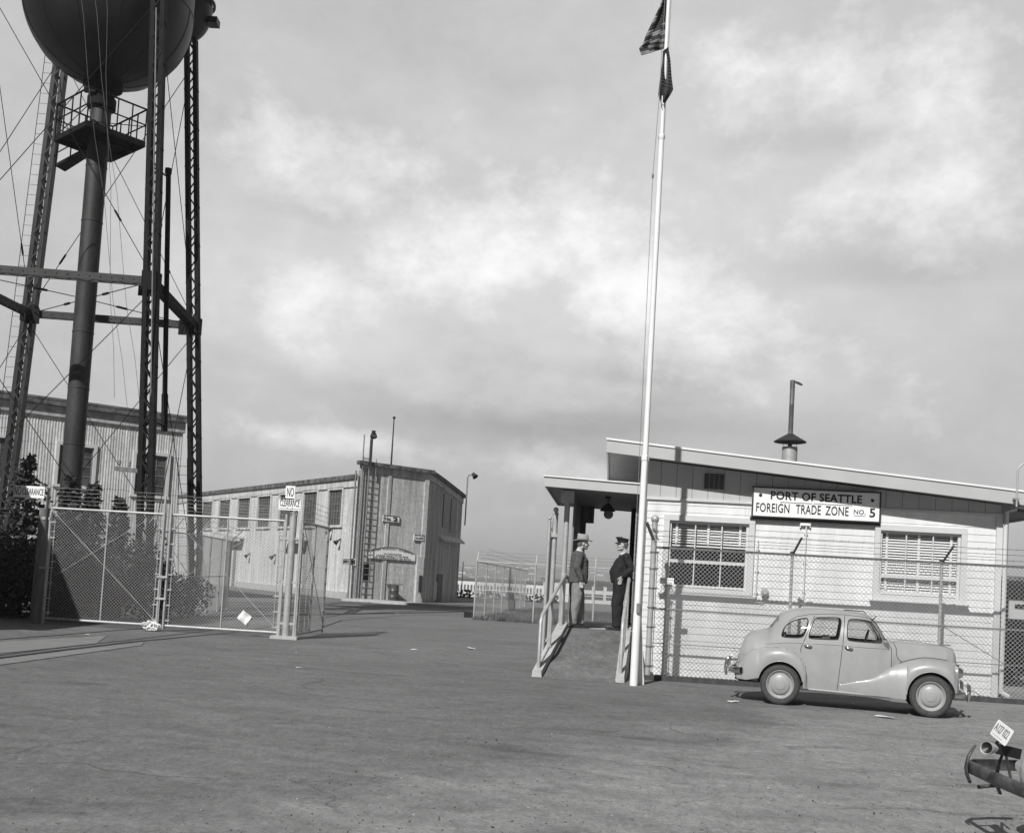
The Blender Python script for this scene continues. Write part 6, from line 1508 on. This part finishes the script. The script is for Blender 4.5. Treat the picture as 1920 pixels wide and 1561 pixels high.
# lamp/horn trumpet
h0 = P(1850, 1401, 7.0); hd = (P(1873, 1403, 7.13)-h0).normalized(); mb = MB(); mb.lathe([(.030, .04), (.036, .012), (.038, -.002), (.042, -.005), (.043, .015), (.036, .06), (.028, .10), (.030, .105), (.026, .115), (.016, .15), (.012, .17), (0, .17)], h0, hd, 24); hn = build('horn', mb, 'galv', tk)
mb = MB(); mb.lathe([(0, .03), (.0355, .010)], h0, hd, 20); build('horn_mouth', mb, 'black', hn)
mb = MB(); a_ = h0+hd*.17; mb.bar(a_, a_+Vector((.16, .02, -.03)), .03, .07); build('lamp_bracket', mb, 'black', hn)
# number plate
c_ = [P(1868, 1346, 7.30), P(1897, 1370, 7.02), P(1888, 1398, 6.98), P(1860, 1376, 7.26)]
pu = (c_[1]-c_[0]+c_[2]-c_[3]); pw_ = pu.length/2; pu.normalize(); pv = (c_[0]-c_[3]+c_[1]-c_[2]); phh_ = pv.length/2; pv = (pv-pu*pv.dot(pu)).normalized(); pn = pu.cross(pv); cc = sum(c_, Vector())/4
pl = thing('number_plate', 'white number plate standing tilted above the bumper of the vehicle at lower right', 'number plate', cc-pv*phh_/2)
mb = MB(); o_ = cc-pu*pw_/2-pv*phh_/2; r_ = .012; prof = []
for cx, cy, a0 in ((pw_-r_, r_, -pi/2), (pw_-r_, phh_-r_, 0), (r_, phh_-r_, pi/2), (r_, r_, pi)):
    for k in range(5): a = a0+pi/2*k/4; prof.append(o_+pu*(cx+r_*cos(a))+pv*(cy+r_*sin(a)))
build('plate', MB().prism(prof, -pn*.003), 'signwhite', pl)
mb = MB(); text(mb, 'A127 022', o_+pu*pw_*.07+pv*phh_*.36+pn*.001, pu, pv, phh_*.48, w=pw_*.84, depth=.002, bold=.004); build('lettering', mb, 'winframe', pl)
mb = MB(); mb.box(o_+pu*pw_*.42+pv*phh_*.17+pn*.001, (pw_*.6, phh_*.05, .002), (pu, pv, pn)); build('lettering', mb, 'lettergrey', pl)
mb = MB(); mb.bar(cc-pv*phh_/2+pu*.02, cc-pv*(phh_/2+.07)-pn*.01, .03, .006); mb.bar(cc-pv*(phh_/2+.05), h0+hd*.19, .02, .02); build('plate_bracket', mb, 'black', pl)
# ================================================================== people
def remeshed(name, mb, m, voxel, parent, smooth_it=6, disp=0.0, seed=0):
    me = bpy.data.meshes.new('tmp'); me.from_pydata([tuple(v) for v in mb.v], [], mb.f); me.update()
    o = bpy.data.objects.new('tmp', me); C.objects.link(o)
    r = o.modifiers.new('r', 'REMESH'); r.mode = 'VOXEL'; r.voxel_size = voxel
    if smooth_it: s_ = o.modifiers.new('s', 'SMOOTH'); s_.factor = .5; s_.iterations = smooth_it
    dg = bpy.context.evaluated_depsgraph_get(); dg.update(); me2 = bpy.data.meshes.new_from_object(o.evaluated_get(dg))
    bpy.data.objects.remove(o); bpy.data.meshes.remove(me); me2.name = name
    if disp:
        for v in me2.vertices:
            c = v.co; n_ = mnoise.noise(Vector((c.x*11+seed, c.y*11, c.z*5)))+.6*mnoise.noise(Vector((c.x*26, c.y*26+seed, c.z*13)))
            v.co = c+v.normal*disp*n_
    me2.materials.clear(); me2.materials.append(M[m])
    for p in me2.polygons: p.use_smooth = True; p.material_index = 0
    ob_ = bpy.data.objects.new(name, me2); C.objects.link(ob_); ob_.parent = parent; FRAME[ob_.name] = FRAME[parent.name]; return ob_
def chainball(mb, pts, sub=5):
    """overlapping capsule chain: pts = [(pos, r or (rx,ry,rz))]"""
    for (a, ra), (b, rb) in zip(pts, pts[1:]):
        a, b = Vector(a), Vector(b); ra = Vector(ra if isinstance(ra, tuple) else (ra,)*3); rb = Vector(rb if isinstance(rb, tuple) else (rb,)*3)
        n_ = max(2, int((b-a).length/(min(*ra, *rb)*.45)))
        for i in range(n_+1): t = i/n_; r = ra.lerp(rb, t); mb.ball(a.lerp(b, t), tuple(r), 14, 10)
def hand(mb, w, d, curl=.6, side=-1, thumb=None):
    """palm below wrist w, direction d down; fingers curl towards +x"""
    w = Vector(w); d = Vector(d).normalized(); f = Vector((1, 0, 0)); f = (f-d*f.dot(d)).normalized(); lat = d.cross(f)
    chainball(mb, [(w, (.026, .02, .026)), (w+d*.045, (.036, .016, .03)), (w+d*.085, (.038, .015, .02))])
    for k, ln in enumerate((.070, .078, .073, .058)):
        b0 = w+d*.09+f*(.028-.019*k); b1 = b0+(d*.85+lat*.25*side*-1+f*0).normalized()*ln*.5; b2 = b1+(d*(1-curl)+lat*curl*side*-1*1.0).normalized()*ln*.5
        chainball(mb, [(b0, .0095), (b1, .0088), (b2, .0075)])
    t0 = w+d*.035+f*.03; t1 = t0+(f*.7+d*.7).normalized()*.035; t2 = t1+(d*.9+f*.15).normalized()*.03; chainball(mb, [(t0, .012), (t1, .011), (t2, .009)])
def head(mb, c, tilt=0.0, jowl=0.0):
    R_ = Matrix.Rotation(tilt, 3, 'Y')
    def q(x, y, z): return Vector(c)+R_ @ Vector((x, y, z))
    def b(x, y, z, rx, ry, rz): mb.ball(q(x, y, z), (rx, ry, rz), 18, 14)
    b(-.012, 0, .03, .098, .078, .092); b(.02, 0, -.02, .075, .066, .085); b(.045, 0, -.075, .042, .045+jowl, .035); b(.0, 0, -.06, .06, .06+jowl, .04)
    b(.072, 0, .018, .02, .045, .014)                                              # brow
    chainball(mb, [(q(.088, 0, .005), .010), (q(.112, 0, -.028), (.013, .014, .010))])     # nose
    for s in (-1, 1):
        b(-.005, s*.079, -.012, .020, .009, .030); b(.058, s*.042, -.028, .026, .024, .022); b(.106, s*.011, -.030, .009, .008, .007)
    b(.086, 0, -.060, .013, .024, .007); b(.084, 0, -.072, .013, .021, .007); b(.078, 0, -.098, .020, .024, .016)
def person(px, py, Y, facing, label, kind):
    b = P(px, py, Y); b.z = PZ+.004; t = thing('person', label, 'person', b, 0 if facing > 0 else pi)
    if kind == 'hat': t.rotation_euler.z = .10
    FRAME[t.name] = Matrix.Identity(4)
    L_ = lambda n_, mb, m, v=.010, s=6, d=0.0, par=None: remeshed(n_, mb, m, v, par or t, s, d, 3 if kind == 'hat' else 8)
    body_ = MB()
    near = -1 if facing > 0 else 1
    if kind == 'hat':
        hipx, shx = 0, -.03; headc = (.055, 0, 1.625); feet = ((-.06, -.10), (.10, .10)); kn = ((-.03, -.095), (.06, .095))
        belly = .145; sh = 1.44
    else:
        hipx, shx = 0, -.07; headc = (-.0, 0, 1.62); feet = ((.02, -.11), (.07, .10)); kn = ((.02, -.11), (.06, .10))
        belly = .19; sh = 1.43
    for i, s in ((0, -1), (1, 1)):
        fx, fy = feet[i]; kx, ky = kn[i]
        chainball(body_, [((hipx, s*.09, .90), (.095, .085, .09)), ((kx, ky, .49), (.058, .055, .06)), ((fx-.03, fy, .09), (.040, .038, .05)), ((fx-.03, fy, .05), (.04, .036, .04))])
        chainball(body_, [((fx-.05, fy, .035), (.04, .035, .03)), ((fx+.12, fy, .028), (.04, .042, .022))])
    chainball(body_, [((hipx, 0, .93), (.115, .155, .11)), ((hipx+.01, 0, 1.10), (belly*.92, .15, .12)), ((shx+.02, 0, 1.30), (.115, .165, .12)), ((shx, 0, sh-.02), (.08, .15, .05))])
    chainball(body_, [((shx+.005, 0, sh), .06), ((headc[0]-.035, 0, headc[2]-.08), .056)])
    head(body_, headc, .05 if kind == 'hat' else .02, .012 if kind != 'hat' else 0)
    arms = {}
    if kind == 'hat':
        for s in (-1, 1): arms[s] = [((shx, s*.195, sh-.05), .056), ((shx-.035, s*.235, 1.15), .045), ((.045+.02*s, s*.225, .915), .034)]
    else:
        for s in (-1, 1): arms[s] = [((shx, s*.205, sh-.05), .060), ((shx-.10, s*.255, 1.17), .048), ((-.005, s*.235, 1.02), .036)]
    for s in (-1, 1):
        chainball(body_, arms[s])
        w = Vector(arms[s][2][0])
        hand(body_, w, (.02, 0, -1) if kind == 'hat' else (.30, -s*.25, -.85), .75 if kind == 'hat' else .3, s)
    L_('body', body_, 'skin', .0062, 3)
    # hair
    mb = MB(); mb.ball(Vector(headc)+Vector((-.022, 0, .022)), (.094, .0815, .078), 18, 12); mb.ball(Vector(headc)+Vector((-.055, 0, -.03)), (.050, .070, .045), 14, 10)
    L_('hair', mb, 'hair', .008, 3)
    mb = MB()
    for s in (-1, 1): mb.ball(Vector(headc)+Vector((.086, s*.030, -.002)), (.007, .010, .006), 10, 8)
    build('eyes', mb, 'ink', t, local=True)
    # trousers
    mb = MB(); fat = 1.0 if kind == 'hat' else 1.12
    for i, s in ((0, -1), (1, 1)):
        fx, fy = feet[i]; kx, ky = kn[i]
        chainball(mb, [((hipx, s*.085, .93), (.125*fat, .10*fat, .10)), ((kx, ky, .50), (.092*fat, .085*fat, .08)), ((fx-.025, fy, .14), (.088, .076, .06)), ((fx-.02, fy, .10), (.090, .076, .045))])
    mb.ball((hipx, 0, .97), (.145*fat, .168*fat, .12), 18, 12)
    L_('trousers', mb, 'trouser' if kind == 'hat' else 'navy', .011, 5, .014)
    # jacket
    mb = MB(); bz = .88 if kind == 'hat' else .93
    chainball(mb, [((hipx-.005, 0, bz), (.172*fat, .20, .05)), ((hipx+.005, 0, 1.10), (belly+.035, .19, .10)), ((shx+.035, 0, 1.28), (.165, .20, .12)), ((shx, 0, sh-.03), (.105, .19, .055)), ((shx, 0, sh+.015), (.075, .09, .03))])
    for s in (-1, 1):
        a = arms[s]; chainball(mb, [((a[0][0][0], s*.17, sh-.035), .070), (a[0][0], .072), (a[1][0], .064), (Vector(a[1][0]).lerp(Vector(a[2][0]), .93), .052)])
    jk = L_('jacket', mb, 'tweed' if kind == 'hat' else 'navy', .011, 5, .016)
    if kind == 'hat':
        mb = MB()
        for s in (-1, 1): mb.prism([(.115+shx+.02, s*.020, 1.13), (.125+shx+.02, s*.075, 1.30), (.06+shx, s*.085, sh+.01), (.03+shx+.05, s*.05, sh+.05), (.10+shx+.02, s*.035, 1.32)], (.012, 0, 0))
        build('lapel', mb, 'tweed', jk, local=True)
        mb = MB(); chainball(mb, [((shx+.10, 0, 1.22), (.045, .04, .06)), ((shx+.075, 0, 1.38), (.052, .065, .06)), ((shx+.05, 0, sh+.03), (.045, .055, .035))]); L_('shirt', mb, 'shirt', .009, 3)
        mb = MB(); mb.lathe([(.058, -.04), (.064, -.03), (.060, .012), (.056, .012)], (shx+.03, 0, sh+.045), (.25, 0, 1), 24); build('collar', mb, 'shirt', t, local=True)
        mb = MB(); mb.tube([(shx+.115, 0, sh-.005), (shx+.15, .0, 1.33), (shx+.155, 0, 1.20)], [.02, .022, .03], 8); build('necktie', mb, 'tweed', t, local=True)
    else:
        mb = MB(); mb.lathe([(.058, -.02), (.062, .0), (.057, .022)], (shx+.045, 0, sh+.03), (.2, 0, 1), 24); build('collar', mb, 'shirt', t, local=True)
        mb = MB(); mb.tube([(shx+.10, 0, sh+.01), (shx+.135, 0, 1.34)], [.012, .02], 8); build('necktie', mb, 'navy', t, local=True)
        mb = MB()
        for k in range(4): mb.ball((.175+.012*(k < 2)-.02*(k > 2), 0, 1.02+.09*k), .009, 8, 6)
        mb.prism([(.10+shx, -.09, 1.34), (.105+shx, -.09, 1.39), (.085+shx, -.12, 1.37)], (.02, -.01, 0)); build('buttons', mb, 'chrome', jk, local=True)
        mb = MB(); mb.lathe([(.182, -.018), (.19, 0), (.182, .018)], (.0, 0, 1.0), n=32); 
        for i, v in enumerate(mb.v): mb.v[i] = Vector((v.x*.86, v.y*1.0, v.z))
        build('belt', mb, 'leather', jk, local=True)
    # shoes
    for i in (0, 1):
        fx, fy = feet[i]; mb = MB(); chainball(mb, [((fx-.065, fy, .040), (.044, .038, .040)), ((fx+.03, fy, .042), (.05, .040, .042)), ((fx+.135, fy, .032), (.048, .044, .030))]); mb.box((fx-.07, fy, .012), (.075, .06, .024)); mb.box((fx+.06, fy, .009), (.20, .076, .016))
        L_('shoe', mb, 'leather', .008, 3)
    hc = Vector(headc)
    if kind == 'hat':
        mb = MB(); ax = Vector((-.10, 0, 1)).normalized(); c0_ = hc+Vector((-.008, 0, .062)); N_ = 40
        rings = [(.172, -.004, .125), (.176, .006, .128), (.112, .010, .092), (.104, .030, .086), (.100, .075, .080), (.096, .105, .066), (.088, .122, .040), (.05, .112, .014), (.0, .106, .0)]
        rows = []
        for rx, h, ry in rings: rows.append([c0_+Vector((rx*cos(a), ry*sin(a), h+(-.016*cos(a)**2 if rx > .15 else 0)+(.014*abs(sin(a)) if rx > .15 else 0)+(.012*(cos(a) < 0)*cos(a)**2 if h > .1 else 0))) for a in [2*pi*j/N_ for j in range(N_+1)]])
        mb.grid(rows, flip=True); h_ = build('hat', mb, 'felt', t, local=True)
        mb = MB(); mb.grid([[c0_+Vector((rx*cos(a), ry*sin(a), h)) for a in [2*pi*j/N_ for j in range(N_+1)]] for rx, h, ry in ((.1125, .012, .093), (.107, .032, .0885))], flip=True); build('hat_band', mb, 'tweed', h_, local=True)
    else:
        c0_ = hc+Vector((-.008, 0, .048)); N_ = 40; rows = []
        for rx, h, ry, ox in ((.096, 0, .080, 0), (.099, .045, .083, 0), (.128, .075, .112, .012), (.130, .083, .114, .014), (.10, .092, .09, .014), (0, .096, 0, .014)):
            rows.append([c0_+Vector((ox+rx*cos(a), ry*sin(a), h+.16*h*cos(a))) for a in [2*pi*j/N_ for j in range(N_+1)]])
        mb = MB(); mb.grid(rows, flip=True); h_ = build('peaked_cap', mb, 'navy', t, local=True)
        mb = MB(); mb.grid([[c0_+Vector(((.094+.062*k)*cos(a)+.0, (.079+.012*k)*sin(a), .006-.030*k)) for a in [-1.15+2.3*j/16 for j in range(17)]] for k in (0, .5, 1)]); pk_ = build('cap_peak', mb, 'leather', h_, local=True); sm3 = pk_.modifiers.new('thick', 'SOLIDIFY'); sm3.thickness = .004
        mb = MB(); mb.ball(c0_+Vector((.106, 0, .045)), (.008, .018, .020), 10, 8); build('cap_badge', mb, 'chrome', h_, local=True)
    t.scale = (1.10, 1.05, 1.02) if kind == 'hat' else (1.05, 1.05, 1.03)
    return t
person(1079, 1174, 20.78, 1, 'man in a pale brimmed hat, dark jacket and light trousers standing on the porch', 'hat')
person(1159, 1174, 20.75, -1, 'stout man in a dark uniform and peaked cap leaning by the porch corner', 'cap')
# ================================================================== litter on the ground
random.seed(21)
scr = [(776, 1218, .07, 'small white scrap of paper on the asphalt left of the other scrap'), (883, 1216, .13, 'longer twisted white scrap on the asphalt left of the ramp'), (1040, 1270, .05, 'tiny white scrap at the foot of the left ramp kerb'), (1361, 1282, .13, 'white scrap lying by the fence left of the car'),
       (1374, 1316, .09, 'small scrap in front of the rear bumper of the car'), (1660, 1345, .13, 'pale scrap on the asphalt in front of the car doors'), (164, 1190, .07, 'white scrap between the rails near the left gate'), (555, 1224, .03, 'speck of paper in front of the steel gate post'),
       (1600, 1320, .05, 'speck of paper under the middle of the car'), (560, 1252, .05, 'thin pale scrap on the open asphalt below the steel gate post'), (745, 1150, .08, 'white scrap beyond the gates near the oil drum')]
for px, py, sz, lab in scr:
    c_ = G(px, py); rows = []; a0 = random.uniform(0, 3)
    for i in range(5): rows.append([c_+Vector((cos(a0)*(i/4-.5)-sin(a0)*(j/4-.5)*.5, sin(a0)*(i/4-.5)+cos(a0)*(j/4-.5)*.5, 0))*sz*2+Z*(.012+sz*.30*abs(mnoise.noise(Vector((i*.9, j*.9, px))))) for j in range(5)])
    mb = MB(); mb.grid(rows); single('paper_scrap', mb, 'paper', lab, 'litter', 'scraps of paper on the asphalt')
# gravel specks (stuff)
mb = MB()
for k in range(2200):
    u = random.random(); px = random.uniform(500, 1920) if u < .75 else random.uniform(0, 1920); py = random.uniform(1330, 1561)
    if random.random() < .25: py = random.uniform(1200, 1400)
    c_ = G(px, py)
    if c_.y > 18.6: continue
    r = random.uniform(.003, .009)*(1.5 if random.random() < .06 else 1); vs = [c_+Vector((random.gauss(0, 1), random.gauss(0, 1), random.gauss(0, .6))).normalized()*r*random.uniform(.7, 1.2)+Z*r*.5 for _ in range(6)]
    mb.add(vs, [(0, 1, 2), (0, 2, 3), (0, 3, 4), (0, 4, 1), (5, 2, 1), (5, 3, 2), (5, 4, 3), (5, 1, 4)], mi=0 if random.random() < .88 else 1)
gv = build('gravel', mb, ['bark', 'conc']); gv['kind'] = 'stuff'
# ================================================================== haze
mb = MB(); mb.box((0, 1690, 34), (7000, 3500, 76)); hz = build('haze', mb, 'white'); hz.data.materials.clear()
hm = bpy.data.materials.new('haze_air'); hm.use_nodes = True; t_ = hm.node_tree; t_.nodes.clear(); o_ = t_.nodes.new('ShaderNodeOutputMaterial'); pv_ = t_.nodes.new('ShaderNodeVolumePrincipled')
pv_.inputs['Color'].default_value = (.9, .9, .9, 1); pv_.inputs['Density'].default_value = .00050; pv_.inputs['Anisotropy'].default_value = .2; t_.links.new(pv_.outputs[0], o_.inputs['Volume'])
hz.data.materials.append(hm); hz['kind'] = 'stuff'
